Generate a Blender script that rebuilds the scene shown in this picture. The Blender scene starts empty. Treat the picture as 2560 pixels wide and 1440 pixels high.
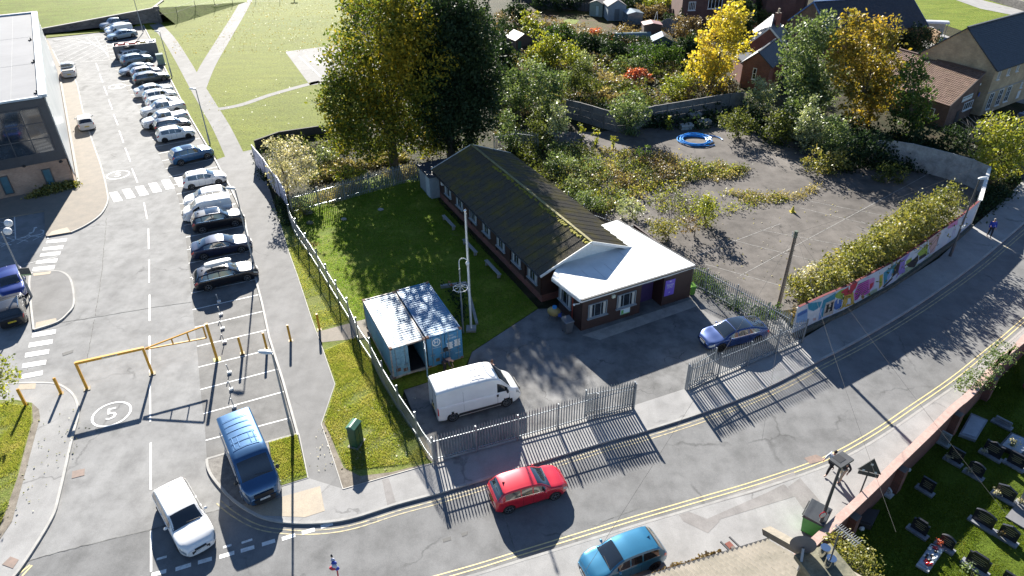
import bpy, bmesh, math, random
import numpy as np
from mathutils import Vector, Matrix
rnd = random.Random(7); nr = np.random.RandomState(7)
R_ = math.radians
sc = bpy.context.scene
C = sc.collection
# ---------------------------------------------------------------- camera, sky, sun, exposure
CAM_H = 30.0; FPX = 1750.0; CX = 1280.0; CY = 720.0
SUN_AZ = -14.2; SUN_EL = 25.0
_n = np.array([1312-CX, 3389-CY, FPX]); _n /= np.linalg.norm(_n)
_up = -_n; _fw = np.array([0, 0, 1.0]); _fw -= _fw.dot(_up)*_up; _fw /= np.linalg.norm(_fw)
_rt = np.cross(_fw, _up); RM = np.array([_rt, _fw, _up])
cam_d = bpy.data.cameras.new('camera'); cam = bpy.data.objects.new('camera', cam_d); C.objects.link(cam)
_r = RM@np.array([1, 0, 0]); _d = RM@np.array([0, 1, 0]); _f = RM@np.array([0, 0, 1])
cam.matrix_world = Matrix(((_r[0], -_d[0], -_f[0], 0), (_r[1], -_d[1], -_f[1], 0), (_r[2], -_d[2], -_f[2], CAM_H), (0, 0, 0, 1)))
cam_d.sensor_width = 36; cam_d.lens = FPX/2560*36; cam_d.clip_end = 2000
sc.camera = cam
w = bpy.data.worlds.new('World'); sc.world = w; w.use_nodes = True
nt = w.node_tree; bg = nt.nodes['Background']; sky = nt.nodes.new('ShaderNodeTexSky')
sky.sky_type = 'NISHITA'; sky.altitude = 1800; sky.air_density = 1.0; sky.dust_density = .15; sky.ozone_density = 3.0; sky.sun_disc = False; sky.sun_elevation = R_(SUN_EL); sky.sun_rotation = R_(SUN_AZ)
nt.links.new(sky.outputs[0], bg.inputs[0]); bg.inputs[1].default_value = 0.05
sl = bpy.data.lights.new('sun', 'SUN'); sl.energy = 5.0; sl.angle = R_(0.5); sl.color = (1, .95, .86)
so = bpy.data.objects.new('sun', sl); C.objects.link(so)
SUNV = Vector((math.sin(R_(SUN_AZ))*math.cos(R_(SUN_EL)), math.cos(R_(SUN_AZ))*math.cos(R_(SUN_EL)), math.sin(R_(SUN_EL))))
so.rotation_euler = SUNV.to_track_quat('Z', 'Y').to_euler(); so.location = (0, 0, 60)
sc.view_settings.view_transform = 'Standard'; sc.view_settings.look = 'None'; sc.view_settings.gamma = 1
sc.view_settings.exposure = 1.85
sc.cycles.max_bounces = 6; sc.cycles.transparent_max_bounces = 8

# ---------------------------------------------------------------- placing helpers (plan survey of the site)
def _ray(x, y): return RM@np.array([x-CX, y-CY, FPX])
def G(x, y, z=0.0):
    d = _ray(x, y); t = (z-CAM_H)/d[2]; return Vector((d[0]*t, d[1]*t, z))
def GP(pts, z=0.0): return [G(x, y, z) for x, y in pts]
def onv(x, y, A, B):
    """point on the vertical plane through plan points A, B"""
    d = _ray(x, y); nx, ny = -(B[1]-A[1]), (B[0]-A[0])
    t = (A[0]*nx+A[1]*ny)/(d[0]*nx+d[1]*ny); return Vector((d[0]*t, d[1]*t, d[2]*t+CAM_H))
def aty(x, y, Y):
    d = _ray(x, y); t = Y/d[1]; return Vector((d[0]*t, Y, d[2]*t+CAM_H))
def hgt(base, x, y):
    """height of a vertical edge standing on base whose top shows at x, y"""
    b = base; dx = b.xy.normalized(); n = Vector((-dx.y, dx.x))
    return onv(x, y, b, b+Vector((n.x, n.y, 0))).z

# ---------------------------------------------------------------- mesh helpers
MW = {}
def mw(o): return MW.get(o.name, Matrix.Identity(4))
class MB:
    def __init__(s): s.v = []; s.f = []; s.m = []
    def add(s, vs, fs, mi=0):
        k = len(s.v); s.v += [tuple(v) for v in vs]; s.f += [tuple(i+k for i in f) for f in fs]; s.m += [mi]*len(fs); return s
    def quad(s, a, b, c, d, mi=0): return s.add([a, b, c, d], [(0, 1, 2, 3)], mi)
    def poly(s, pts, mi=0): return s.add(pts, [tuple(range(len(pts)))], mi)
    def box(s, c, sz, rz=0, mi=0):
        x, y, z = sz[0]/2, sz[1]/2, sz[2]/2; cr, sr = math.cos(rz), math.sin(rz)
        vs = []
        for dz in (-z, z):
            for dx, dy in ((-x, -y), (x, -y), (x, y), (-x, y)):
                vs.append((c[0]+dx*cr-dy*sr, c[1]+dx*sr+dy*cr, c[2]+dz))
        return s.add(vs, [(3, 2, 1, 0), (4, 5, 6, 7), (0, 1, 5, 4), (1, 2, 6, 5), (2, 3, 7, 6), (3, 0, 4, 7)], mi)
    def wall(s, a, b, w, z0, z1, mi=0, off=0):
        """box along plan segment a-b, width w, between heights"""
        a = Vector((a[0], a[1])); b = Vector((b[0], b[1])); d = (b-a); L = d.length; d /= max(L, 1e-6); n = Vector((-d.y, d.x))
        p = [a+n*(off-w/2), b+n*(off-w/2), b+n*(off+w/2), a+n*(off+w/2)]
        vs = [(q.x, q.y, z0) for q in p]+[(q.x, q.y, z1) for q in p]
        return s.add(vs, [(3, 2, 1, 0), (4, 5, 6, 7), (0, 1, 5, 4), (1, 2, 6, 5), (2, 3, 7, 6), (3, 0, 4, 7)], mi)
    def prism(s, pts, z0, z1, mi=0, side=None):
        P = [Vector((p[0], p[1])) for p in pts]
        if sum(P[i-1].x*P[i].y-P[i].x*P[i-1].y for i in range(len(P))) < 0: P = P[::-1]
        n = len(P); vs = [(p.x, p.y, z0) for p in P]+[(p.x, p.y, z1) for p in P]
        s.add(vs, [tuple(range(n, 2*n))], mi)
        k = len(s.v)-2*n
        for i in range(n):
            j = (i+1) % n; s.f.append((k+i, k+j, k+n+j, k+n+i)); s.m.append(mi if side is None else side)
        return s
    def bar(s, a, b, w, h, mi=0):
        """square bar between two points in space"""
        a, b = Vector(a), Vector(b); d = (b-a).normalized(); u = d.cross(Vector((0, 0, 1)))
        if u.length < 1e-4: u = Vector((1, 0, 0))
        u.normalize(); t = u.cross(d).normalized(); vs = []
        for p in (a, b):
            for i, j in ((-1, -1), (1, -1), (1, 1), (-1, 1)): vs.append(p+u*(i*w/2)+t*(j*h/2))
        return s.add(vs, [(0, 3, 2, 1), (4, 5, 6, 7), (0, 1, 5, 4), (1, 2, 6, 5), (2, 3, 7, 6), (3, 0, 4, 7)], mi)
    def tube(s, pts, rad, n=8, mi=0, cap=True):
        pts = [Vector(p) for p in pts]; m = len(pts)
        if not hasattr(rad, '__len__'): rad = [rad]*m
        vs = []; pu = None
        for i, p in enumerate(pts):
            d = (pts[min(i+1, m-1)]-pts[max(i-1, 0)]).normalized()
            u = d.cross(Vector((0, 0, 1)) if abs(d.z) < .95 else Vector((1, 0, 0)))
            u.normalize()
            if pu is not None and u.dot(pu) < 0: u = -u
            pu = u; t = d.cross(u)
            for k in range(n):
                a = 2*math.pi*k/n; vs.append(p+(u*math.cos(a)+t*math.sin(a))*rad[i])
        fs = [(i*n+k, i*n+(k+1) % n, (i+1)*n+(k+1) % n, (i+1)*n+k) for i in range(m-1) for k in range(n)]
        if cap: fs += [tuple(range(n))[::-1], tuple((m-1)*n+k for k in range(n))]
        return s.add(vs, fs, mi)
    def cyl(s, c, r, z0, z1, n=12, mi=0, r2=None):
        return s.tube([(c[0], c[1], z0), (c[0], c[1], z1)], [r, r if r2 is None else r2], n, mi)
    def disc(s, c, ax, r, th, n=14, mi=0):
        c = Vector(c); ax = Vector(ax).normalized(); return s.tube([c-ax*th/2, c+ax*th/2], r, n, mi)
    def ball(s, c, r, n=8, mi=0):
        if not hasattr(r, '__len__'): r = (r, r, r)
        vs = []; fs = []; m = n//2+1
        for i in range(m+1):
            th = math.pi*i/m
            for k in range(n):
                a = 2*math.pi*k/n; vs.append((c[0]+r[0]*math.sin(th)*math.cos(a), c[1]+r[1]*math.sin(th)*math.sin(a), c[2]+r[2]*math.cos(th)))
        for i in range(m):
            for k in range(n): fs.append((i*n+k, (i+1)*n+k, (i+1)*n+(k+1) % n, i*n+(k+1) % n))
        return s.add(vs, fs, mi)
    def mesh(s, name, mats, smooth=False, sharp=40, inv=None):
        me = bpy.data.meshes.new(name)
        v = s.v if inv is None else [tuple(inv@Vector(q)) for q in s.v]
        me.from_pydata(v, [], s.f)
        if not isinstance(mats, (list, tuple)): mats = [mats]
        for m in mats: me.materials.append(m)
        if len(mats) > 1: me.polygons.foreach_set('material_index', s.m)
        if smooth:
            me.polygons.foreach_set('use_smooth', [True]*len(me.polygons)); me.set_sharp_from_angle(angle=R_(sharp))
        me.update(); return me
    def build(s, name, mats, parent=None, local=False, smooth=False, sharp=40, **kw):
        inv = None
        if parent is not None and not local: inv = mw(parent).inverted()
        me = s.mesh(name, mats, smooth, sharp, inv)
        o = bpy.data.objects.new(name, me); C.objects.link(o)
        if parent is not None:
            o.parent = parent; MW[o.name] = mw(parent)
        tag(o, **kw); return o
def tag(o, label=None, cat=None, group=None, kind=None):
    if label: o['label'] = label
    if cat: o['category'] = cat
    if group: o['group'] = group
    if kind: o['kind'] = kind
    return o
def empty(name, loc, rz=0, label=None, cat=None, group=None):
    o = bpy.data.objects.new(name, None); C.objects.link(o); o.empty_display_size = .3
    o.location = loc; o.rotation_euler = (0, 0, rz); MW[o.name] = Matrix.Translation(Vector(loc))@Matrix.Rotation(rz, 4, 'Z')
    return tag(o, label, cat, group)
KIDS = {}
def dup(root, loc, rz=0, label=None, group=None, scale=None):
    def cp(o, par):
        c = o.copy(); C.objects.link(c)
        if par is not None: c.parent = par
        for ch in [x for x in bpy.data.objects if x.parent == o]: cp(ch, c)
        return c
    c = cp(root, None); c.location = loc; c.rotation_euler = (0, 0, rz)
    if scale: c.scale = scale
    if label: c['label'] = label
    if group: c['group'] = group
    MW[c.name] = Matrix.Translation(Vector(loc))@Matrix.Rotation(rz, 4, 'Z'); return c

# ---------------------------------------------------------------- materials
def _mat(name):
    m = bpy.data.materials.new(name); m.use_nodes = True; return m, m.node_tree, m.node_tree.nodes['Principled BSDF']
def _pos(nt):
    g = nt.nodes.new('ShaderNodeNewGeometry'); return g.outputs['Position']
def _obj(nt):
    g = nt.nodes.new('ShaderNodeTexCoord'); return g.outputs['Object']
def _noise(nt, src, scale, detail=5, rough=.6, stretch=None):
    n = nt.nodes.new('ShaderNodeTexNoise'); n.inputs['Scale'].default_value = scale; n.inputs['Detail'].default_value = detail; n.inputs['Roughness'].default_value = rough
    if stretch:
        mp = nt.nodes.new('ShaderNodeMapping'); mp.inputs['Scale'].default_value = stretch; nt.links.new(src, mp.inputs[0]); src = mp.outputs[0]
    nt.links.new(src, n.inputs['Vector']); return n.outputs['Fac']
def _ramp(nt, fac, stops, interp='LINEAR'):
    r = nt.nodes.new('ShaderNodeValToRGB'); e = r.color_ramp.elements; r.color_ramp.interpolation = interp
    while len(e) < len(stops): e.new(.5)
    for i, (p, c) in enumerate(stops):
        e[i].position = p; e[i].color = (c[0], c[1], c[2], 1) if hasattr(c, '__len__') else (c, c, c, 1)
    nt.links.new(fac, r.inputs[0]); return r.outputs[0]
def _mix(nt, fac, a, b, mode='MIX'):
    x = nt.nodes.new('ShaderNodeMix'); x.data_type = 'RGBA'; x.blend_type = mode
    for s, v in ((x.inputs[0], fac), (x.inputs[6], a), (x.inputs[7], b)):
        if isinstance(v, (int, float)): s.default_value = v
        elif isinstance(v, (tuple, list)): s.default_value = (v[0], v[1], v[2], 1)
        else: nt.links.new(v, s)
    return x.outputs[2]
def _bump(nt, h, b, strength, dist=.02):
    n = nt.nodes.new('ShaderNodeBump'); n.inputs['Strength'].default_value = strength; n.inputs['Distance'].default_value = dist
    nt.links.new(h, n.inputs['Height']); nt.links.new(n.outputs[0], b.inputs['Normal'])
def mt(name, c, c2=None, sc_=2., rough=.7, metal=0, bump=0, coat=0, spec=.5, lo=.35, hi=.65, stretch=None, local=True, fine=0, fsc=60):
    m, nt, b = _mat(name)
    b.inputs['Base Color'].default_value = (*c, 1); b.inputs['Roughness'].default_value = rough; b.inputs['Metallic'].default_value = metal
    b.inputs['Coat Weight'].default_value = coat; b.inputs['Coat Roughness'].default_value = .06; b.inputs['Specular IOR Level'].default_value = spec
    if c2 is not None or bump or fine:
        src = _obj(nt) if local else _pos(nt)
        n = _noise(nt, src, sc_, 6, .65, stretch)
        col = _ramp(nt, n, [(lo, c), (hi, c2 if c2 is not None else c)])
        if fine:
            f = _noise(nt, src, fsc, 3, .7); col = _mix(nt, 1.0, col, _ramp(nt, f, [(.3, 1-fine), (.7, 1+0*fine)]), 'MULTIPLY')
        nt.links.new(col, b.inputs['Base Color'])
        if bump: _bump(nt, n, b, bump)
    return m
def asphalt(name, base, tint=(1, 1, .99), patch=.25, crack=.5, rough=.62, crsc=.35, stain=.3, spec=.5, fsc=28):
    m, nt, b = _mat(name); p = _pos(nt)
    big = _noise(nt, p, .09, 4, .6); mid = _noise(nt, p, .8, 6, .65); fine = _noise(nt, p, fsc, 3, .75); streak = _noise(nt, p, .5, 4, .6, (1.2, .18, 1))
    c0 = [base*t*(1-patch) for t in tint]; c1 = [base*t*(1+patch) for t in tint]
    col = _ramp(nt, big, [(.3, c0), (.7, c1)])
    col = _mix(nt, 1., col, _ramp(nt, mid, [(.25, 1-stain), (.55, 1.0), (.8, 1+stain*.5)]), 'MULTIPLY')
    col = _mix(nt, 1., col, _ramp(nt, fine, [(.3, .8), (.7, 1.12)]), 'MULTIPLY')
    col = _mix(nt, .5, col, _mix(nt, 1., col, _ramp(nt, streak, [(.3, .75), (.7, 1.15)]), 'MULTIPLY'))
    st_ = _ramp(nt, _noise(nt, p, .33, 7, .72), [(.58, 1.0), (.66, .72)]); col = _mix(nt, stain, col, _mix(nt, 1., col, st_, 'MULTIPLY'))
    if crack:
        v = nt.nodes.new('ShaderNodeTexVoronoi'); v.feature = 'DISTANCE_TO_EDGE'; v.inputs['Scale'].default_value = crsc
        wv = nt.nodes.new('ShaderNodeVectorMath'); wv.operation = 'MULTIPLY_ADD'
        nn = nt.nodes.new('ShaderNodeTexNoise'); nn.inputs['Scale'].default_value = 1.1; nn.inputs['Detail'].default_value = 5; nt.links.new(p, nn.inputs['Vector'])
        nt.links.new(nn.outputs['Color'], wv.inputs[0]); wv.inputs[1].default_value = (1.6, 1.6, 0); nt.links.new(p, wv.inputs[2]); nt.links.new(wv.outputs[0], v.inputs['Vector'])
        ln = _ramp(nt, v.outputs['Distance'], [(0, 1), (.012, 0)]); msk = _ramp(nt, _noise(nt, p, .25, 3), [(.5, 0), (.6, 1)])
        k = _mix(nt, 1., ln, msk, 'MULTIPLY'); kk = _mix(nt, 1., k, (crack, crack, crack), 'MULTIPLY')
        col = _mix(nt, kk, col, [base*.25]*3)
    nt.links.new(col, b.inputs['Base Color']); b.inputs['Roughness'].default_value = .5+rough*.5; b.inputs['Specular IOR Level'].default_value = spec*.3
    _bump(nt, fine, b, .35, .015); return m
def grass(name, a, b_, c, worn=None, wsc=.12, wlo=.6, fsc=7.):
    m, nt, b = _mat(name); p = _pos(nt)
    big = _noise(nt, p, wsc, 5, .6); mid = _noise(nt, p, 1.3, 6, .7); fine = _noise(nt, p, fsc, 5, .8); mow = _noise(nt, p, .5, 3, .5, (.3, 1.5, 1))
    col = _ramp(nt, big, [(.3, a), (.7, b_)])
    col = _mix(nt, _ramp(nt, mid, [(.4, 0), (.68, .8)]), col, c)
    col = _mix(nt, .35, col, _mix(nt, 1., col, _ramp(nt, mow, [(.35, .7), (.65, 1.3)]), 'MULTIPLY'))
    col = _mix(nt, 1., col, _ramp(nt, fine, [(.3, .45), (.5, .95), (.72, 1.4)]), 'MULTIPLY')
    if worn: col = _mix(nt, _ramp(nt, _noise(nt, p, .45, 6, .7), [(wlo, 0), (wlo+.1, .85)]), col, worn)
    lf = _noise(nt, p, 5.5, 2, .5)
    nt.links.new(col, b.inputs['Base Color']); b.inputs['Roughness'].default_value = .85; b.inputs['Specular IOR Level'].default_value = .08
    _bump(nt, fine, b, .9, .08)
    return m
def brick(name, c1, c2, mortar, bw=.225, bh=.075, rough=.85):
    m, nt, b = _mat(name); t = nt.nodes.new('ShaderNodeTexBrick')
    # wall-aligned plan coordinate: x+y run mixed by the surface normal
    g = nt.nodes.new('ShaderNodeNewGeometry'); cr = nt.nodes.new('ShaderNodeVectorMath'); cr.operation = 'CROSS_PRODUCT'; cr.inputs[0].default_value = (0, 0, 1); nt.links.new(g.outputs['True Normal'], cr.inputs[1])
    dt = nt.nodes.new('ShaderNodeVectorMath'); dt.operation = 'DOT_PRODUCT'; nt.links.new(cr.outputs[0], dt.inputs[0]); nt.links.new(g.outputs['Position'], dt.inputs[1])
    sp = nt.nodes.new('ShaderNodeSeparateXYZ'); nt.links.new(g.outputs['Position'], sp.inputs[0]); cb = nt.nodes.new('ShaderNodeCombineXYZ')
    nt.links.new(dt.outputs['Value'], cb.inputs[0]); nt.links.new(sp.outputs[2], cb.inputs[1]); nt.links.new(cb.outputs[0], t.inputs['Vector'])
    t.inputs['Scale'].default_value = 1; t.inputs['Brick Width'].default_value = bw; t.inputs['Row Height'].default_value = bh; t.inputs['Mortar Size'].default_value = .008
    t.inputs['Color1'].default_value = (*c1, 1); t.inputs['Color2'].default_value = (*c2, 1); t.inputs['Mortar'].default_value = (*mortar, 1)
    col = _mix(nt, 1., t.outputs['Color'], _ramp(nt, _noise(nt, g.outputs['Position'], .7, 6, .7), [(.3, .65), (.7, 1.2)]), 'MULTIPLY')
    nt.links.new(col, b.inputs['Base Color']); b.inputs['Roughness'].default_value = rough; return m
def leafm(name, cols, trans=.45, nsc=.25, rough=.5, spec=.5):
    m, nt, b = _mat(name); g = nt.nodes.new('ShaderNodeNewGeometry')
    a = nt.nodes.new('ShaderNodeMath'); a.operation = 'MULTIPLY_ADD'; nt.links.new(g.outputs['Random Per Island'], a.inputs[0]); a.inputs[1].default_value = .55
    n = _noise(nt, g.outputs['Position'], nsc, 4, .6); s = nt.nodes.new('ShaderNodeMath'); s.operation = 'MULTIPLY_ADD'; nt.links.new(n, s.inputs[0]); s.inputs[1].default_value = 1.5; s.inputs[2].default_value = -.53
    nt.links.new(s.outputs[0], a.inputs[2])
    k = len(cols); col = _ramp(nt, a.outputs[0], [(i/(k-1)*.96+.02, c) for i, c in enumerate(cols)])
    nt.links.new(col, b.inputs['Base Color']); b.inputs['Roughness'].default_value = rough; b.inputs['Specular IOR Level'].default_value = spec
    t = nt.nodes.new('ShaderNodeBsdfTranslucent'); tc = _mix(nt, 1., col, (1.25, 1.2, .6), 'MULTIPLY'); nt.links.new(tc, t.inputs[0])
    mx = nt.nodes.new('ShaderNodeMixShader'); mx.inputs[0].default_value = trans; nt.links.new(b.outputs[0], mx.inputs[1]); nt.links.new(t.outputs[0], mx.inputs[2])
    nt.links.new(mx.outputs[0], nt.nodes['Material Output'].inputs[0]); return m
_pc = {}
def paint(c, metal=.0, rough=.35):
    k = ('paint', c, metal)
    if k not in _pc: _pc[k] = mt('car_paint', c, tuple(x*.9 for x in c), 1.2, rough, metal, coat=1, spec=.5)
    return _pc[k]
def plain(c, rough=.6, metal=0, coat=0):
    k = (c, rough, metal, coat)
    if k not in _pc: _pc[k] = mt('surface', c, tuple(x*.82 for x in c), 3., rough, metal, coat=coat)
    return _pc[k]
M_glass = mt('dark_glass', (.012, .016, .02), rough=.04, spec=.9, coat=1)
M_tyre = mt('tyre_rubber', (.012, .012, .013), rough=.8)
M_well = mt('wheel_well', (.006, .006, .006), rough=.95)
M_rim = mt('alloy_rim', (.42, .43, .45), rough=.3, metal=.9)
M_rimd = mt('dark_rim', (.05, .05, .055), rough=.35, metal=.7)
M_trim = mt('black_trim', (.02, .02, .022), (.03, .03, .032), rough=.55)
M_chrome = mt('chrome', (.7, .7, .72), rough=.15, metal=1)
M_red = mt('red_lens', (.45, .015, .02), rough=.12, coat=1)
M_lens = mt('clear_lens', (.45, .5, .55), (.25, .28, .3), 14, rough=.08, metal=.4, coat=1)
M_steel = mt('galvanised', (.36, .39, .41), (.25, .275, .30), 3, .42, .55, fine=.15, fsc=14)
M_white = mt('white_paint', (.72, .72, .70), (.62, .62, .6), 5, .5)
M_grey = mt('grey_paint', (.3, .31, .32), (.24, .25, .26), 3, .5, .3)
M_dgrey = mt('dark_paint', (.05, .052, .055), (.07, .07, .072), 4, .5)
M_plateW = mt('plate_white', (.7, .7, .68), rough=.4)
M_plateY = mt('plate_yellow', (.62, .45, .03), rough=.4)
M_ink = mt('plate_black', (.01, .01, .01), rough=.5)
M_conc = mt('concrete', (.36, .35, .32), (.26, .25, .235), 2., .85, fine=.2, fsc=20, bump=.2)
M_kerb = mt('kerb_stone', (.42, .41, .385), (.31, .30, .285), 1.2, .8, fine=.2, fsc=18, local=False)
M_bark = mt('bark', (.07, .055, .04), (.12, .1, .075), 5, .9, bump=.5)
def font(txt, size, loc, ux, uy, mat, name='lettering', parent=None, th=.004, align='CENTER', **kw):
    """raised lettering: origin loc, reading direction ux, upward direction uy"""
    cu = bpy.data.curves.new('t', 'FONT'); cu.body = txt; cu.size = size; cu.extrude = th; cu.align_x = align; cu.align_y = 'CENTER'; cu.resolution_u = 2
    t = bpy.data.objects.new('t', cu); C.objects.link(t)
    me = bpy.data.meshes.new_from_object(t.evaluated_get(bpy.context.evaluated_depsgraph_get())) if False else None
    dg = bpy.context.evaluated_depsgraph_get(); dg.update(); me = bpy.data.meshes.new_from_object(t.evaluated_get(dg))
    bpy.data.objects.remove(t)
    ux, uy = Vector(ux).normalized(), Vector(uy).normalized(); uz = ux.cross(uy)
    T = Matrix(((ux.x, uy.x, uz.x, loc[0]), (ux.y, uy.y, uz.y, loc[1]), (ux.z, uy.z, uz.z, loc[2]), (0, 0, 0, 1)))
    if parent is not None and not kw.get('local'): T = mw(parent).inverted()@T
    kw.pop('local', None)
    me.transform(T); me.materials.clear(); me.materials.append(mat)
    o = bpy.data.objects.new(name, me); C.objects.link(o)
    if parent is not None: o.parent = parent; MW[o.name] = mw(parent)
    return tag(o, **kw)
# ---------------------------------------------------------------- ground, roads, paths
M_earth = grass('rough_earth', (.02, .028, .012), (.045, .045, .02), (.04, .032, .02), (.06, .045, .03), .2, .52)
M_park = grass('park_grass', (.10, .13, .010), (.15, .165, .012), (.13, .15, .010), (.17, .145, .035), .06, .66, 4.)
M_lawn = grass('lawn_grass', (.09, .14, .012), (.14, .19, .02), (.19, .2, .035), (.2, .18, .08), .3, .64)
M_verge = grass('verge_grass', (.12, .16, .03), (.17, .2, .045), (.2, .2, .07), (.26, .23, .16), .35, .6, 9)
M_cemg = grass('cemetery_grass', (.05, .08, .008), (.09, .13, .015), (.08, .11, .012), (.19, .16, .09), .3, .64, 9)
M_weed = grass('weedy_ground', (.09, .095, .03), (.2, .175, .08), (.13, .13, .04), (.16, .14, .11), .3, .5, 9)
M_lot = asphalt('old_playground_asphalt', .12, (1.1, 1, .92), .3, .9, .8, .22, .4)
M_yard = asphalt('yard_asphalt', .19, (1, .99, .98), .3, .7, .7, .3, .5)
M_road = asphalt('road_asphalt', .185, (1, 1, 1), .1, .5, .68, .12, .3, spec=.4)
M_cpark = asphalt('car_park_asphalt', .255, (1, .995, .985), .12, .5, .8, .12, .32)
M_bay = asphalt('bay_asphalt', .17, (1.02, 1, .97), .1, .3, .62, .12, .35)
M_path = asphalt('path_asphalt', .2, (1, .985, .97), .1, .3, .68, .15, .22)
M_pave = asphalt('pavement_asphalt', .3, (1, .985, .97), .08, .55, .72, .15, .2)
M_patch = asphalt('patch_asphalt', .245, (1.02, .97, .94), .08, 0, .75)
M_slab = mt('paving_slab', (.25, .215, .175), (.2, .178, .15), 1.2, .9, fine=.2, fsc=9, local=False)
M_tact = mt('tactile_paving', (.38, .315, .23), (.31, .26, .2), 1.5, .75, fine=.25, fsc=14, local=False)
M_line = mt('white_marking', (.74, .74, .72), (.45, .45, .44), 4., .6, lo=.5, hi=.75, local=False, fine=.25, fsc=26)
M_yel = mt('yellow_marking', (.72, .58, .27), (.45, .38, .22), 4., .6, lo=.5, hi=.75, local=False, fine=.25, fsc=26)
M_gravel = mt('cracked_concrete', (.27, .255, .235), (.15, .14, .13), 2.5, .9, fine=.4, fsc=16, local=False, bump=.4)
M_dirt = mt('worn_soil', (.27, .235, .19), (.16, .135, .105), 2.2, .95, fine=.4, fsc=14, local=False, bump=.4)

def off(pts, d):
    """offset a plan polyline to its left by d (metres)"""
    P = [Vector((p[0], p[1])) for p in pts]; o = []
    for i, p in enumerate(P):
        a = (P[i]-P[i-1]).normalized() if i else None; b = (P[i+1]-P[i]).normalized() if i < len(P)-1 else None
        a = a or b; b = b or a; n = Vector((-a.y-b.y, a.x+b.x)).normalized(); k = max(.4, n.dot(Vector((-a.y, a.x))))
        o.append(p+n*(d/k))
    return o
def smooth_line(pts, n=4):
    P = [Vector((p[0], p[1])) for p in pts]; o = []
    for i in range(len(P)-1):
        p0 = P[max(i-1, 0)]; p1 = P[i]; p2 = P[i+1]; p3 = P[min(i+2, len(P)-1)]
        for k in range(n):
            t = k/n; o.append(.5*((2*p1)+(p2-p0)*t+(2*p0-5*p1+4*p2-p3)*t*t+(3*p1-p0-3*p2+p3)*t**3))
    return o+[P[-1]]
def strip(mb, pts, w_, z, mi=0, off_=0):
    a = off(pts, off_+w_/2); b = off(pts, off_-w_/2)
    vs = [(p.x, p.y, z) for p in a]+[(p.x, p.y, z) for p in b]; n = len(a)
    return mb.add(vs, [(i, n+i, n+i+1, i+1) for i in range(n-1)], mi)
def sheet(name, pts, z, m, z0=None, side=None, kind='structure', **kw):
    mb = MB()
    if z0 is None: mb.poly([(p[0], p[1], z) for p in (pts if sum(pts[i-1][0]*pts[i][1]-pts[i][0]*pts[i-1][1] for i in range(len(pts))) > 0 else pts[::-1])])
    else: mb.prism(pts, z0, z)
    return mb.build(name, m, kind=kind, **kw)
def kerb(pts, name='kerb', w_=.14, z1=.13, off_=0):
    a = off(pts, off_+w_/2); b = off(pts, off_-w_/2); n = len(a); mb = MB()
    rnd.seed(3)
    vs = [(p.x, p.y, z1) for p in a]+[(p.x, p.y, z1-.01) for p in b]+[(p.x, p.y, 0) for p in b]+[(p.x, p.y, 0) for p in a]
    fs = []
    for i in range(n-1): fs += [(i, n+i, n+i+1, i+1), (n+i, 2*n+i, 2*n+i+1, n+i+1), (3*n+i, i, i+1, 3*n+i+1)]
    mb.add(vs, fs); return mb.build(name, M_kerb, kind='structure')
def cz(px, z=.11): return GP(px, z)

WALLPX = [(2043, 1347), (2083, 1310), (2127, 1270), (2193, 1207), (2247, 1153), (2320, 1083), (2387, 1017), (2420, 990), (2475, 930), (2530, 873), (2560, 847)]
WALL = [G(x, y, 1.2).xy for x, y in WALLPX]
_e0 = WALL[0]+(WALL[0]-WALL[1]).normalized()*9; _e1 = WALL[-1]+(WALL[-1]-WALL[-3]).normalized()*60
WALLX = [_e0]+WALL+[_e1]
sheet('ground', [(-500, -60), (_e0.x, -60)]+[tuple(p) for p in WALLX]+[(600, _e1.y+10), (600, 700), (-500, 700)], 0, M_earth)
ZC = -.8
sheet('cemetery_ground', [(_e0.x-1.5, -60)]+[(p.x-.1, p.y+.1) for p in WALLX]+[(600, _e1.y+10), (600, -60)], ZC, M_cemg)

# kerbs of the main road
K_N = GP([(568, 1236), (600, 1262), (650, 1290), (700, 1302), (780, 1306), (873, 1295), (990, 1259), (1087, 1233), (1207, 1197), (1330, 1158), (1447, 1122), (1527, 1098), (1613, 1075), (1757, 1029), (1913, 968), (2037, 905), (2153, 845), (2287, 765), (2420, 673), (2500, 608), (2560, 556), (2640, 480), (2740, 380)], .12)
K_N = smooth_line(K_N)
K_S = GP([(1000, 1490), (1190, 1436), (1280, 1408), (1430, 1362), (1600, 1310), (1760, 1263), (1920, 1215), (2080, 1158), (2200, 1093), (2300, 1025), (2400, 955), (2480, 890), (2560, 822), (2700, 690), (2850, 520)], .12)
K_S = smooth_line(K_S)
nside = GP([(20, 1420), (67, 1405), (377, 1323), (513, 1285), (575, 1266)])
# road surface between the kerbs
sheet('main_road', [tuple(p)[:2] for p in GP([(-300, 1520), (-200, 1440), (20, 1421)])]+[tuple(p)[:2] for p in nside]+[tuple(p)[:2] for p in K_N]+[tuple(p)[:2] for p in K_S[::-1]]+[tuple(p)[:2] for p in GP([(1000, 1700), (-300, 1800)])], .014, M_road)
# car park surface
LK = GP([(20, 1455), (60, 1405), (127, 1297), (147, 1237), (180, 1093), (195, 1033), (187, 993), (160, 967), (127, 957), (50, 957), (-60, 962)], .12)
sheet('car_park_road', [tuple(p)[:2] for p in GP([(-250, 1470), (40, 1440), (600, 1290), (760, 1240), (748, 1085), (690, 890), (640, 687), (612, 550), (572, 460), (540, 400), (480, 290), (430, 190), (380, 100), (350, 60), (250, 60), (110, 92), (100, 90), (60, 30), (-300, 200), (-500, 700), (-500, 1300)])], .007, M_cpark)
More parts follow.
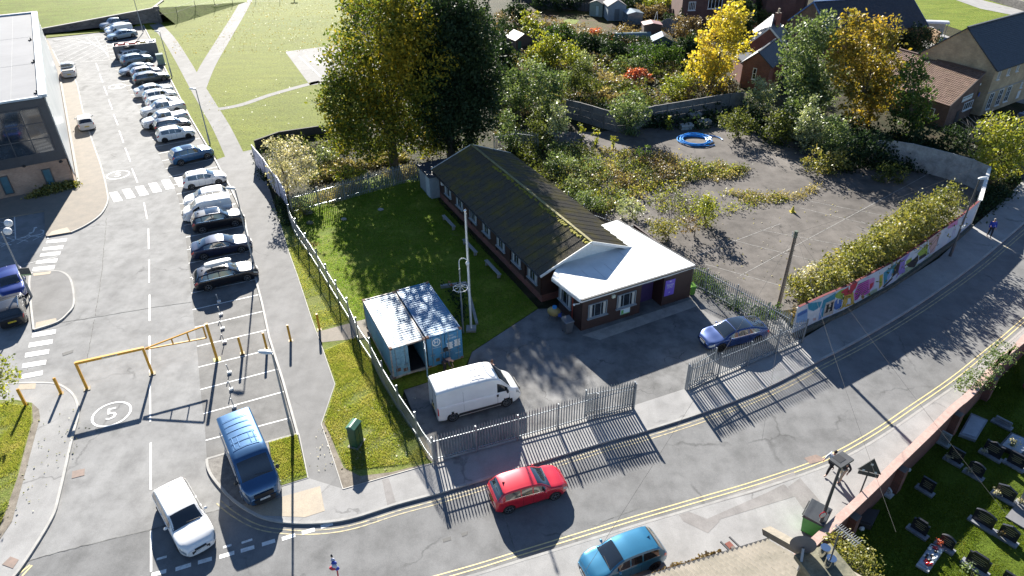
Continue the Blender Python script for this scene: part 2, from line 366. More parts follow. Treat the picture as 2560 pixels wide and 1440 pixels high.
# bays along the path
BAYK = GP([(745, 1087), (707, 950), (673, 843), (655, 757), (640, 700), (630, 650), (612, 550), (590, 497), (572, 460), (550, 422), (539, 400), (475, 292), (430, 205), (390, 125), (358, 62)], .12)
OUT = GP([(517, 1147), (513, 1077), (500, 960), (492, 861), (482, 774), (474, 680), (462, 571), (445, 492), (417, 427), (388, 367), (343, 263), (303, 203), (283, 163), (262, 100), (250, 66)])
sheet('parking_bays', [tuple(p)[:2] for p in OUT]+[tuple(p)[:2] for p in BAYK[::-1]], .013, M_bay)
mk = MB(); ZM = .021
def arclen(P):
    s = [0]
    for i in range(1, len(P)): s.append(s[-1]+(P[i].xy-P[i-1].xy).length)
    return s
def at_s(P, S, s):
    for i in range(1, len(P)):
        if S[i] >= s: t = (s-S[i-1])/(S[i]-S[i-1]); return P[i-1].xy.lerp(P[i].xy, t), (P[i].xy-P[i-1].xy).normalized()
    return P[-1].xy, (P[-1].xy-P[-2].xy).normalized()
BS = arclen(OUT); s = 1.55
BAYDIR = (G(640, 738)-G(482, 774)).xy.normalized()
while s < BS[-1]:
    p, d = at_s(OUT, BS, s); n = Vector((d.y, -d.x)); n = n if n.dot(BAYDIR) > 0 else -n
    strip(mk, [p, p+n*4.85], .09, ZM); s += 2.46
def dash(a, b, w_=.12, m=mk, z=ZM, mi=0): A, B = G(*a), G(*b); strip(m, [A.xy, B.xy], w_, z, mi)
for y0, y1, x0, x1 in ((960, 1055, 375, 376), (1107, 1225, 377, 377), (1327, 1430, 378, 378), (840, 940, 374, 375), (737, 803, 374, 374), (650, 707, 373, 373), (572, 623, 371, 372), (507, 548, 360, 368), (422, 457, 330, 344), (370, 404, 313, 326), (327, 357, 298, 309), (286, 313, 284, 295), (250, 274, 272, 281), (216, 238, 260, 268), (185, 207, 249, 257), (158, 176, 240, 247)):
    dash((x0, y0), (x1, y1), .1)
for a, b in (((379, 1438), (416, 1428)), ((439, 1424), (478, 1412)), ((495, 1407), (530, 1397)), ((549, 1393), (586, 1382)), ((602, 1378), (636, 1368)), ((655, 1362), (688, 1352)), ((705, 1348), (738, 1338)), ((755, 1333), (787, 1324)), ((802, 1318), (832, 1309)), ((320, 1456), (356, 1446))):
    dash(a, b, .24)
for a, b in (((558, 1369), (579, 1363)), ((604, 1358), (631, 1349)), ((392, 1399), (417, 1392))): dash(a, b, .14)
# zebra crossings
def quadpx(m, pts, z=ZM, mi=0): P = GP(pts, z); return m.poly([tuple(p) for p in P][::-1], mi)
for x, y in ((273, 482), (305, 474), (338, 467), (371, 459), (403, 451), (435, 444)): quadpx(mk, [(x, y), (x+20, y-3), (x+34, y+19), (x+12, y+23)])
for x0, x1, y0, y1 in ((515, 755, 352, 378), (475, 715, 432, 460), (445, 685, 500, 528), (400, 650, 580, 610), (362, 620, 655, 688)):
    quadpx(mk, [(x0/4.5+3, 520+y0/4.5+3), (x1/4.5, 520+y0/4.5-3), (x1/4.5-3, 520+y1/4.5), (x0/4.5, 520+y1/4.5+4)])
for x0, x1, y in ((238, 420, 1060), (213, 397, 1135), (185, 370, 1210), (165, 348, 1290), (160, 322, 1370)):
    quadpx(mk, [(x0/3+2, 480+(y-3)/3), (x1/3, 480+(y-32)/3), (x1/3-2, 480+(y+3)/3), (x0/3, 480+(y+32)/3)])
# speed roundels
BU = Vector((BAYDIR.x, BAYDIR.y, 0)); BV = Vector((-BU.y, BU.x, 0))
for (x, y, r) in ((279, 1035, 1.15), (295, 437, 1.15), (293, 216, 1.15)):
    c = G(x, y, ZM); pts = [c.xy+Vector((math.cos(a), math.sin(a)))*r for a in [2*math.pi*k/28 for k in range(29)]]
    P = pts; vs = []; fs = []
    for k, p in enumerate(P[:-1]):
        q = c.xy+(p-c.xy)*(1-.13/r); vs += [(p.x, p.y, ZM), (q.x, q.y, ZM)]
    n = 28
    for k in range(n): j = (k+1) % n; fs.append((2*k, 2*j, 2*j+1, 2*k+1))
    mk.add(vs, fs)
    font('5', 1.55, (c.x, c.y, ZM), BU, BV, M_line, 'road_marking', th=.001, kind='structure')
# disabled bays by the building
def pl(m, pts, w_, z=ZM, mi=0): strip(m, [p.xy for p in GP(pts, z)], w_, z, mi)
pl(mk, [(115, 528), (120, 597)], .09); pl(mk, [(36, 541), (39, 600)], .1); pl(mk, [(37, 541), (115, 528)], .06); pl(mk, [(-60, 556), (37, 541)], .06)
for k in range(7): pl(mk, [(-2, 548+k*11), (37, 541+k*10)] if k % 2 == 0 else [(0, 545+k*10), (37, 552+k*8)], .08)
for a, b in (((36, 599), (111, 583)), ((42, 610), (80, 590)), ((40, 598), (70, 603)), ((82, 601), (110, 586)), ((80, 589), (107, 593)), ((2, 618), (36, 599)), ((0, 607), (29, 612)), ((0, 590), (38, 600))): pl(mk, [a, b], .08)
sy = MB()
cw = G(88, 582, ZM)
def wheelchair(m, c, s_):
    u, v = BU.xy, BV.xy
    def L(pts, w_): strip(m, [Vector((c.x, c.y))+u*(x*s_)+v*(y*s_) for x, y in pts], w_, ZM+.003)
    L([(.1+.62*math.cos(a), -.1+.62*math.sin(a)) for a in [R_(-200+k*22) for k in range(13)]], .11)
    L([(-.15, .95), (-.2, .25), (-.55, .25)], .13); L([(-.2, .25), (-.85, -.55), (-1.15, -.5)], .13)
    p = Vector((c.x, c.y))+u*(-.1*s_)+v*(1.15*s_); m.poly([(p.x+.16*math.cos(a), p.y+.16*math.sin(a), ZM+.003) for a in [k*math.pi/4 for k in range(8)]])
wheelchair(mk, cw, .95)
# hatched box at the far end
for q in ([(118, 100), (262, 90)], [(128, 160), (273, 150)], [(118, 100), (150, 160)], [(262, 90), (273, 150)]): pl(mk, q, .06)
for k in range(6):
    pl(mk, [(118+k*5.2, 100+k*10), (165+k*22, 97-k*1.2)], .035); pl(mk, [(262-k*24, 91+k*1.6), (273-k*2, 150-k*8)], .035); pl(mk, [(135+k*23, 158-k*1.4), (262+k*2, 95+k*9)], .035)
pl(mk, [(60, 661), (142, 642)], .05)
mk.build('road_marking', M_line, kind='structure')
yl = MB(); KN2 = [p for p in K_N]; 
yn = MB()
for o_ in (-.42, -.66): strip(yn, K_N, .07, .02, 0, o_)
yn.build('road_marking', mt('faded_yellow', (.55, .45, .24), (.26, .24, .19), 3., .7, lo=.42, hi=.62, local=False, fine=.3, fsc=20), kind='structure')
for o_ in (.36, .6): strip(yl, K_S, .065, .02, 0, o_)
pl(yl, [(45, 1436), (75, 1412)], .09, .02); pl(yl, [(55, 1440), (80, 1413)], .09, .02)
yl.build('road_marking', M_yel, kind='structure')
sm = MB()
for q in ([(67, 1405), (150, 1380), (262, 1352), (377, 1325), (470, 1297), (513, 1285), (590, 1263)], [(120, 812), (240, 793), (370, 771), (483, 754), (640, 722)], [(238, 790), (252, 700), (262, 600), (266, 545)], [(236, 800), (225, 860), (215, 910)], [(1480, 1316), (1600, 1270)], [(1500, 1370), (1526, 1440)], [(1250, 1250), (1300, 1420)]):
    w0 = [p.xy for p in GP(q)]; w1 = smooth_line(w0, 8)
    rnd.seed(6); strip(sm, [p+Vector((rnd.uniform(-.035, .035), rnd.uniform(-.035, .035))) for p in w1], .045, .0185)
sm.build('asphalt_seam', mt('seam_tar', (.07, .07, .068), (.2, .2, .19), 2.5, .9, lo=.4, hi=.65, local=False), kind='structure')
pt = MB()
for q in ([(512, 1440), (560, 1427)],): pass
def pquad(m, pts, z, mi=0): quadpx(m, pts, z, mi)
pb = MB()
for q in ([(181, 1178), (212, 1171), (211, 1188), (179, 1196)], [(50, 1327), (77, 1321), (78, 1340), (52, 1346)], [(5, 1411), (26, 1391), (47, 1399), (32, 1421)], [(82, 1272), (101, 1264), (101, 1276), (84, 1279)],
          [(2010, 1145), (2040, 1136), (2066, 1149), (2026, 1160)], [(2270, 745), (2292, 738), (2302, 752), (2280, 760)], [(2000, 872), (2025, 864), (2035, 880), (2012, 886)], [(2528, 525), (2556, 520), (2556, 535), (2532, 536)]):
    pquad(pb, q, .024 if q[0][1] != 1411 else .13)
pb.build('manhole_cover', mt('rusty_cover', (.24, .17, .14), (.17, .13, .11), 4, .8, local=False), kind='structure')
pg = MB(); 
for q in ([(155, 883), (184, 874), (182, 881), (157, 890)], [(924, 1299), (943, 1294), (942, 1302), (923, 1304)], [(1152, 1333), (1170, 1328), (1168, 1337), (1155, 1342)], [(1106, 1347), (1127, 1341), (1128, 1350), (1108, 1356)]): pquad(pg, q, .022)
pg.build('drain_cover', plain((.06, .06, .06), .7), kind='structure')

# ---------------- raised pavements and verges
PZ = .115
sheet('pavement', [p.xy for p in off(K_N[6:], .07)]+[p.xy for p in GP([(2760, 330), (2620, 380), (2530, 480), (2475, 530), (2440, 560), (2347, 646), (2253, 706), (2187, 743), (2117, 779), (2003, 849), (1967, 868), (1870, 908), (1715, 971), (1580, 1015), (1480, 1043), (1280, 1099), (1080, 1152), (857, 1222), (770, 1195), (690, 1219), (640, 1240)], .11)], PZ, M_pave, 0)
kerb(K_N[:], off_=0)
kerb(K_S[:], off_=0)
sheet('pavement', [p.xy for p in off(K_S, -.07)]+[(_e1.x, _e1.y)]+[(p.x, p.y) for p in WALL[::-1]]+[(_e0.x, _e0.y), (_e0.x-30, _e0.y-14)], PZ, M_pave, 0)
pp = MB()
for q in ([(1697, 1287), (1722, 1279), (1768, 1297), (1920, 1230), (1960, 1210), (1990, 1240), (1800, 1298), (1797, 1305), (1770, 1333), (1708, 1303)],): pp.poly([tuple(p) for p in GP(q, .12)][::-1])
for q in ([(1970, 1217), (2000, 1195), (2050, 1252), (2008, 1272)], [(955, 1200), (972, 1195), (990, 1257), (968, 1262)], [(1740, 1270), (1800, 1248), (1900, 1210), (1985, 1180), (1990, 1195), (1890, 1230)]): pp.poly([tuple(p) for p in GP(q, .121)][::-1])
pp.build('repair_patch', M_patch, kind='structure')
# path beside the bays
path = GP([(745, 1087), (707, 950), (673, 843), (655, 757), (640, 700), (630, 650), (612, 550), (590, 497), (572, 460), (550, 422), (539, 400), (580, 385), (640, 372), (660, 430), (697, 547), (722, 630), (743, 687), (780, 800), (807, 873), (837, 960), (803, 1060), (833, 1147), (857, 1222), (775, 1240), (770, 1193)], .11)
sheet('path', [p.xy for p in path], .11, M_path, 0)
kerb([p.xy for p in BAYK], z1=.135)
kerb([p.xy for p in GP([(517, 1147), (568, 1132), (747, 1083)], .12)], z1=.13)
IS = smooth_line([p.xy for p in GP([(517, 1147), (520, 1170), (535, 1197), (568, 1236)], .12)])
kerb(IS, z1=.13)
sheet('traffic_island', [p for p in IS]+[p.xy for p in GP([(600, 1260), (640, 1280), (690, 1219), (670, 1103), (568, 1133)], .12)], .112, M_gravel, 0)
sheet('verge', [p.xy for p in GP([(672, 1106), (744, 1087), (768, 1192), (690, 1216)], .13)], .125, M_verge, 0)
sheet('tactile_paving', [p.xy for p in GP([(690, 1246), (800, 1215), (812, 1277), (763, 1293), (640, 1288), (600, 1262), (650, 1252)], .12)], .122, M_tact, 0)
edg = [p.xy for p in GP([(770, 1193), (747, 1083)], .13)]
for e in ([(690, 1219), (770, 1194), (747, 1083)], [(857, 1222), (833, 1147), (803, 1060), (837, 960), (807, 873), (780, 800), (743, 687), (722, 630), (697, 547)], [(1083, 1157), (857, 1222)]):
    kerb([p.xy for p in GP(e, .14)], 'path_edging', .05, .14)
# verges beside the fence
FENCE_L = [G(x, y, 2.0).xy for x, y in [(718, 512), (730, 540), (770, 597), (787, 623), (837, 703), (867, 750), (888, 800), (923, 850), (950, 903), (990, 968), (1033, 1030), (1067, 1087), (1083, 1104)]]
sheet('verge', [p.xy for p in GP([(697, 547), (722, 630), (743, 687), (780, 800), (792, 830)], .12)]+FENCE_L[6:0:-1]+[G(690, 490).xy], .122, M_verge, 0)
sheet('paved_crossing', [p.xy for p in GP([(792, 830), (920, 796), (932, 842), (805, 856)], .12)], .129, M_slab, 0)
sheet('verge', [p.xy for p in GP([(805, 850), (807, 873), (837, 960), (803, 1060), (833, 1147), (857, 1222), (1083, 1157)], .12)]+FENCE_L[:6:-1][1:]+[G(890, 829, .12).xy], .122, M_verge, 0)
wd = MB()
for q in ([(803, 1060), (812, 1052), (838, 1120), (860, 1170), (900, 1190), (980, 1180), (1060, 1160), (1083, 1157), (857, 1222), (833, 1147)], [(1060, 1140), (1040, 1090), (1015, 1040), (1025, 1035), (1080, 1130), (1083, 1156)]): wd.poly([tuple(p) for p in GP(q, .127)][::-1])
wd.build('bare_soil', M_dirt, kind='structure')
# lawn and yard of the hut
sheet('lawn', FENCE_L[1:10]+[G(1010, 975).xy, G(1160, 925).xy, G(1180, 880).xy, G(1345, 772).xy, G(1100, 510).xy, G(1045, 410).xy, G(880, 460).xy, G(722, 500).xy], .06, M_lawn, 0)
YE = GP([(1083, 1157), (1280, 1103), (1480, 1047), (1580, 1020), (1715, 975), (1870, 913), (2003, 853), (1960, 800), (1930, 778), (1740, 690), (1700, 740), (1400, 770), (1345, 772), (1180, 880), (1165, 925), (1010, 975)], .1)
sheet('hut_yard', [p.xy for p in YE], .1, M_yard, 0)
sheet('doorstep_slab', [p.xy for p in GP([(1455, 838), (1600, 790), (1730, 748), (1745, 765), (1500, 850)], .1)], .108, M_conc)
# old playground behind
LOT = GP([(1380, 330), (1500, 330), (1700, 300), (2000, 330), (2250, 400), (2380, 440), (2460, 470), (2447, 503), (2403, 545), (2240, 650), (2120, 715), (1995, 772), (1930, 780), (1740, 690), (1545, 560), (1420, 470)])
sheet('old_playground', [p.xy for p in LOT], .012, M_lot)
lm = MB()
for a, b in (((1740, 640), (1950, 560)), ((1760, 660), (2040, 740)), ((1830, 600), (2180, 690)), ((1900, 575), (2250, 640)), ((2000, 520), (2290, 590)), ((1850, 690), (2330, 430)), ((1900, 480), (2240, 545))): dash(a, b, .06, lm, .02)
for k in range(9): dash((2040+k*14, 650-k*12), (2082+k*14, 668-k*12), .05, lm, .02)
lm.build('road_marking', mt('faded_marking', (.3, .29, .27), (.16, .155, .15), 3, .8, lo=.4, hi=.6, local=False), kind='structure')
# park
sheet('park', [p.xy for p in GP([(545, 402), (480, 300), (430, 205), (385, 110), (352, 50), (110, 75), (60, 20), (-300, -60), (500, -60), (900, -60), (880, 60), (905, 330), (700, 345), (640, 372), (600, 395)])], .05, M_park, 0)
for nm, pts, ww in (('park_path', [(592, 400), (555, 322), (523, 268), (490, 212), (455, 150), (420, 95), (385, 58)], 2.0), ('park_path', [(495, 222), (520, 165), (560, 98), (598, 35), (620, -5), (650, -60)], 2.3), ('park_path', [(530, 276), (600, 264), (680, 237), (770, 212), (800, 205)], 1.1)):
    mb = MB(); strip(mb, smooth_line([p.xy for p in GP(pts)]), ww, .06+.004*len(mk.v)*0+(.008 if ww > 2.1 else .004 if ww < 1.5 else 0)); mb.build(nm, M_path, kind='structure')
sheet('sports_court', [p.xy for p in GP([(713, 130), (850, 113), (1000, 190), (775, 214)])], .064, M_path)
cm = MB(); pl(cm, [(748, 141), (800, 190)], .1, .07); pl(cm, [(764, 138), (775, 150), (800, 160), (830, 160)], .1, .07); pl(cm, [(787, 138), (800, 147), (830, 150)], .1, .07); pl(cm, [(716, 132), (727, 131)], .2, .07)
cm.build('road_marking', M_line, kind='structure')
# left pavements
sheet('pavement', [p.xy for p in LK]+[p.xy for p in GP([(-100, 1000), (43, 1000), (80, 1007), (97, 1023), (100, 1043), (67, 1167), (30, 1303), (0, 1347), (-100, 1440)], .12)], PZ, M_pave, 0)
kerb(smooth_line([p.xy for p in LK]))
sheet('verge', [p.xy for p in GP([(-100, 1000), (43, 1000), (80, 1007), (97, 1023), (100, 1043), (67, 1167), (30, 1303), (0, 1347), (-100, 1440)], .12)], .125, M_verge, 0)
wd = MB(); wd.poly([tuple(p) for p in GP([(80, 1007), (97, 1023), (100, 1043), (67, 1167), (30, 1303), (0, 1347), (-5, 1330), (20, 1260), (45, 1190), (60, 1130), (82, 1050)], .13)][::-1]); wd.build('bare_soil', M_dirt, kind='structure')
sheet('tactile_paving', [p.xy for p in GP([(48, 960), (90, 958), (88, 972), (44, 975)], .12)], .122, M_tact)
ISL = smooth_line([p.xy for p in GP([(84, 823), (78, 771), (73, 709), (78, 683), (95, 679), (124, 677), (153, 679), (173, 693), (182, 720), (184, 760), (169, 782), (142, 804), (84, 823)], .12)])
sheet('traffic_island', ISL[:-1], .112, M_path, 0); kerb(ISL, z1=.13)
for q in ([(82, 683), (128, 678), (125, 685), (84, 690)], [(90, 806), (140, 795), (142, 803), (88, 822)]): sheet('tactile_paving', [p.xy for p in GP(q, .12)], .122, M_tact)
BP = [(120, 100), (150, 165), (187, 197), (207, 277), (230, 350), (253, 417), (268, 480), (268, 507), (250, 537), (213, 563), (177, 580), (115, 590), (110, 527), (36, 540), (-80, 556), (-80, 480), (0, 470), (190, 440), (130, 300), (80, 100)]
sheet('paved_forecourt', [p.xy for p in GP(BP, .11)], .11, M_slab, 0)
kerb(smooth_line([p.xy for p in GP(BP[1:11], .11)]))
sheet('tactile_paving', [p.xy for p in GP([(130, 578), (168, 568), (177, 580), (118, 590)], .12)], .122, M_tact)
mb = MB(); pl(mb, [(268, 480), (253, 417), (230, 350), (207, 277), (190, 210)], .12, .02); mb.build('road_marking', M_line, kind='structure')
# road patch, grass and kerb beyond the slate hall
sheet('back_road', [p.xy for p in GP([(2290, 60), (2420, 110), (2560, 160), (2560, 260), (2300, 200), (2150, 120)])], .02, M_pave)
sheet('back_green', [p.xy for p in GP([(2200, -60), (2290, 40), (2440, 88), (2600, 130), (2700, -20), (2640, -60)])], .03, M_lawn, 0)
sheet('back_path', [p.xy for p in GP([(2295, -8), (2360, -10), (2450, 22), (2640, 60), (2640, 48), (2460, 2), (2380, -25)])], .05, M_pave)
# gardens: leaf-strewn lawn
sheet('garden_lawn', [p.xy for p in GP([(1280, 20), (1490, 25), (1560, 70), (1420, 100), (1260, 60)])], .03, grass('leafy_lawn', (.05, .05, .012), (.07, .035, .02), (.06, .08, .012), (.09, .045, .03), .1, .5, 3))
sheet('garden_lawn', [p.xy for p in GP([(1405, 52), (1425, 47), (1448, 50), (1440, 60), (1415, 62)])], .04, M_lawn)
# ---------------------------------------------------------------- buildings
M_brickred = brick('red_brick', (.22, .065, .045), (.15, .05, .035), (.16, .13, .11))
M_brickbrn = brick('brown_brick', (.18, .10, .07), (.12, .07, .05), (.13, .11, .09))
M_brickcrm = brick('cream_brick', (.50, .37, .22), (.42, .30, .18), (.38, .32, .24))
M_bricktan = brick('tan_brick', (.42, .27, .19), (.33, .2, .14), (.3, .26, .22))
M_board = mt('brown_weatherboard', (.026, .011, .009), (.042, .016, .012), 2, .55, stretch=(.4, .4, 6), lo=.3)
M_hutroof = mt('mossy_roof_sheet', (.092, .078, .056), (.15, .12, .028), .55, .95, lo=.45, hi=.62, fine=.45, fsc=9, bump=.4)
M_moss = mt('bright_moss', (.30, .26, .02), (.17, .17, .02), 6, .95, bump=1, fine=.3, fsc=30)
M_felt = mt('pale_roof_felt', (.74, .76, .76), (.5, .53, .54), .5, .6, lo=.45, hi=.8, fine=.1, fsc=4)
M_slate = mt('slate', (.035, .042, .055), (.06, .068, .085), 3, .6, fine=.3, fsc=11)
M_cur = mt('net_curtain', (.5, .5, .46), (.34, .34, .32), 5, .8, stretch=(6, 6, .3))
M_blueframe = plain((.10, .2, .4), .5)
def clap(mb, a, b, z0, z1, out, step=.16, mi=0):
    """overlapping boards along a-b; out is the outward plan normal"""
    a, b, o = Vector((a[0], a[1])), Vector((b[0], b[1])), Vector(out)
    z = z0
    while z < z1-.02:
        zt = min(z+step, z1); p, q = a+o*.03, b+o*.03
        mb.quad((p.x, p.y, z), (q.x, q.y, z), (b.x, b.y, zt), (a.x, a.y, zt), mi)
        mb.quad((a.x, a.y, z), (b.x, b.y, z), (q.x, q.y, z), (p.x, p.y, z), mi); z += step
def nrm(A, B, toward=(0, 0)):
    d = (Vector((B[0], B[1]))-Vector((A[0], A[1]))).normalized(); n = Vector((d.y, -d.x))
    m = Vector(((A[0]+B[0])/2, (A[1]+B[1])/2)); return (n if n.dot(Vector(toward)-m) > 0 else -n), d
def window(parent, c, d, n, w_, h_, frame, mull=(1, 0), fw=.07, glass=None, sill=True, name='window', curtain=False):
    """framed window centred at c (on the wall plane); d along the wall, n outward"""
    c = Vector(c); d = Vector((d[0], d[1], 0)).normalized(); n3 = Vector((n[0], n[1], 0)).normalized(); Z = Vector((0, 0, 1))
    def bx(mb, u, v, su, sv, dep, o_=0.0):
        p = c+d*u+Z*v+n3*(o_+dep/2); rz = math.atan2(d.y, d.x); mb.box(p, (su, dep, sv), rz)
    f = MB(); bx(f, 0, h_/2-fw/2, w_, fw, .07); bx(f, 0, -h_/2+fw/2, w_, fw, .07); bx(f, -w_/2+fw/2, 0, fw, h_-2*fw, .07); bx(f, w_/2-fw/2, 0, fw, h_-2*fw, .07)
    for k in range(mull[0]): bx(f, -w_/2+(k+1)*w_/(mull[0]+1), 0, fw*.7, h_-2*fw, .06)
    for k in range(mull[1]): bx(f, 0, -h_/2+(k+1)*h_/(mull[1]+1), w_-2*fw, fw*.7, .055)
    if sill: bx(f, 0, -h_/2-.04, w_+.16, .07, .16)
    W_ = f.build(name, frame, parent)
    g = MB(); bx(g, 0, 0, w_-fw, h_-fw, .03); g.build('pane', glass or M_glass, W_)
    if curtain:
        
        for sx in (-.36, .36): q = MB(); bx(q, w_*sx, 0, w_*.13, h_-fw*2, .008, .032); q.build('curtain', M_cur, W_)
    return W_

# ---- the long hut
hut = empty('hut', G(1353, 767), 0, 'long brown weatherboarded hut with a mossy corrugated pitched roof', 'building')
UH = Vector((math.cos(R_(116.6)), math.sin(R_(116.6)))); RH = Vector((UH.y, -UH.x))
AP = G(1480, 607, 4.25).xy; HL = 21.9; HWD = 4.35; ZE, ZR = 2.55, 4.25
LE0 = AP-RH*HWD; RE0 = AP+RH*HWD
def P3(p, z): return (p.x, p.y, z)
wi = .35; W0 = LE0+RH*wi+UH*.35; W1 = LE0+RH*wi+UH*(HL-.3); W2 = RE0-RH*wi+UH*(HL-.3); W3 = RE0-RH*wi+UH*.35
pm = MB(); pm.prism([W0-RH*.04-UH*.04, W1-RH*.04, W2, W3-UH*.04], 0, .62); pm.build('plinth', M_brickred, hut)
wm = MB(); wm.prism([W0, W1, W2, W3], .62, ZE+.02)
clap(wm, W0, W1, .62, ZE-.05, -RH); clap(wm, W0, W3, .62, ZE, -UH)
for k in range(9):
    p = W0+UH*(k*2.55+.1)-RH*.04; wm.box((p.x, p.y, 1.6), (.09, .09, 2.0), R_(26.6))
wm.build('wall', M_board, hut)
g0 = LE0+UH*.38; g1 = RE0+UH*.38; ga = AP+UH*.38
gm = MB(); gm.add([P3(g0+RH*.3, ZE-.1), P3(g1-RH*.3, ZE-.1), P3(ga, ZR-.05)], [(0, 1, 2)]); gm.quad(P3(g0+RH*.3, ZE-.35), P3(g1-RH*.3, ZE-.35), P3(g1-RH*.3, ZE-.1), P3(g0+RH*.3, ZE-.1))
gb = gm.build('gable', M_white, hut)
ga2 = AP+UH*(HL-.35); gm = MB(); gm.add([P3(LE0+UH*(HL-.35)+RH*.3, ZE-.1), P3(RE0+UH*(HL-.35)-RH*.3, ZE-.1), P3(ga2, ZR-.05)], [(0, 2, 1)]); gm.build('gable', M_board, hut)
def slope(e0, e1, r0, r1, nsheet, mat, parent, name='roof', th=.05, corr=.0, lines=True):
    """roof slope of overlapping sheets running eave to ridge"""
    m = MB(); e0, e1, r0, r1 = map(Vector, (e0, e1, r0, r1)); N = (e1-e0).cross(r0-e0).normalized(); N = N if N.z > 0 else -N
    for k in range(nsheet):
        t0, t1 = k/nsheet, (k+1)/nsheet
        a, b, c_, d = e0.lerp(e1, t0), e0.lerp(e1, t1), r0.lerp(r1, t1), r0.lerp(r1, t0)
        la = N*.045 if lines else N*0
        A_, B_, C_, D_ = a, b+la, c_+la, d
        if corr:
            nc = 7; 
            for q in range(nc):
                u0, u1 = q/nc, (q+1)/nc; um = (u0+u1)/2
                p0, p1, pm_ = A_.lerp(B_, u0), A_.lerp(B_, u1), A_.lerp(B_, um)+N*corr
                s0, s1, sm = D_.lerp(C_, u0), D_.lerp(C_, u1), D_.lerp(C_, um)+N*corr
                m.quad(p0, pm_, sm, s0); m.quad(pm_, p1, s1, sm)
        else: m.quad(A_, B_, C_, D_)
        m.quad(B_, b, c_, C_)
        m.quad(A_-N*th, B_-N*th, B_, A_); m.quad(D_-N*th, C_-N*th, B_-N*th, A_-N*th)
    m.quad(e0-N*th, e0, r0, r0-N*th); m.quad(e1, e1-N*th, r1-N*th, r1)
    return m.build(name, mat, parent)
r1 = AP+UH*HL; l1 = LE0+UH*HL; q1 = RE0+UH*HL
slope(P3(l1, ZE), P3(LE0, ZE), P3(r1, ZR), P3(AP, ZR), 24, M_hutroof, hut, corr=.03)
slope(P3(q1, ZE), P3(RE0, ZE), P3(r1, ZR), P3(AP, ZR), 24, M_hutroof, hut, corr=.03)
rm = MB(); n = 60; rnd.seed(5)
for k in range(n):
    a = AP+UH*(HL*k/n); b = AP+UH*(HL*(k+1)/n+.02); z = ZR+.07+rnd.uniform(0, .02)
    rm.bar(P3(a, z), P3(b, z), .2, .07)
rm.build('ridge_tiles', mt('ridge', (.17, .15, .08), (.3, .27, .1), 4, .9, lo=.4), hut)
mm = MB()
for k in range(150):
    t = rnd.random()**1.1*.75; p = AP+UH*(HL*t)-RH*rnd.uniform(.12, .34); r = rnd.uniform(.06, .14)
    mm.ball((p.x, p.y, ZR+.03-.39*(-(p-AP).dot(RH))*1.0+.02), (r*1.3, r*1.3, r*.45), 6)
mm.build('moss', M_moss, hut, smooth=True, kind='stuff')
for a_, b_, h_ in ((P3(LE0-RH*.02-UH*.02, ZE+.0), P3(AP-UH*.02, ZR+.03), .2), (P3(RE0-UH*.02, ZE), P3(AP-UH*.02, ZR+.03), .2), (P3(l1, ZE+.03), P3(r1, ZR+.06), .06), (P3(q1, ZE+.03), P3(r1, ZR+.06), .06)): bb = MB(); bb.bar(a_, b_, .05, h_); bb.build('bargeboard', M_white, hut)
gt = MB(); gt.bar(P3(LE0-RH*.06, ZE-.06), P3(l1-RH*.06, ZE-.06), .1, .09); gt.build('gutter', M_trim, hut)
for cx_, cy_ in ((1121, 483), (1150, 511), (1184, 546), (1217, 579), (1253, 614), (1292, 654), (1332, 694)):
    c = onv(cx_, cy_, W0-RH*.03, W1-RH*.03); c.z = 1.72; window(hut, c, UH, -RH, 1.45, 1.05, plain((.3, .34, .37), .5), (3, 0), .055, curtain=True)
# gable board with crescent sign
gd, gn = RH, -UH
c = onv(1482, 650, g0-UH*.03, g1-UH*.03); sg = MB(); sg.box(c, (1.5, .03, .95), math.atan2(RH.y, RH.x)); sgn = sg.build('sign_board', plain((.62, .68, .70), .5), hut)
cr = MB(); 
for k in range(12):
    a0, a1 = R_(105+k*17), R_(105+(k+1)*17); w_ = .055*math.sin(math.pi*(k+.5)/12)+.008
    def pp_(a, r): return c+Vector((RH.x, RH.y, 0))*(-.12+.52*r*math.cos(a))+Vector((0, 0, 1))*(.28*r*math.sin(a)-.06)-Vector((UH.x, UH.y, 0))*.022
    cr.quad(pp_(a0, 1-w_), pp_(a1, 1-w_), pp_(a1, 1+w_), pp_(a0, 1+w_))
cr.build('emblem', M_ink, sgn)
font('REGOLITH', .19, c+Vector((RH.x, RH.y, 0))*.16+Vector((-UH.x, -UH.y, 0))*.02+Vector((0, 0, .1)), RH.to_3d(), (0, 0, 1), plain((.2, .3, .3)), 'lettering', sgn)
mm = MB(); p = onv(1106, 459, W0-RH*.1, W1-RH*.1); mm.box(p, (.22, .3, .3), R_(26)); mm.build('alarm_box', M_white, hut)
for px_, py_ in ((1127, 545), (1150, 585), (1195, 620), (1225, 655), (1265, 690)): pass
# ---- flat roofed extension
ext = empty('hut_extension', G(1452, 830), 0, 'flat roofed brown timber extension with a bright white felt roof', 'building')
E0 = G(1452, 830).xy; E1 = G(1722, 745).xy; dE = (E1-E0).normalized(); nE = Vector((dE.y, -dE.x)); nE = nE if nE.y < 0 else -nE
S1 = onv(1597, 784, E0, E1).xy; S2 = onv(1652, 765, E0, E1).xy; RD = 1.2
ZF = 2.72
LB = E0-nE*3.2; BR = G(1543, 550, 2.9).xy
em = MB()
for a, b in ((E0, S1), (S2, E1), (S1-nE*RD, S2-nE*RD)): em.wall(a, b, .12, 0, ZF, off=.06)
em.wall(S1, S1-nE*RD, .12, 0, ZF, off=.06); em.wall(S2-nE*RD, S2, .12, 0, ZF, off=.06); em.wall(E0, LB, .12, 0, ZF, off=-.06); em.wall(E1, E1-nE*7.6, .12, 0, ZF, off=.06)
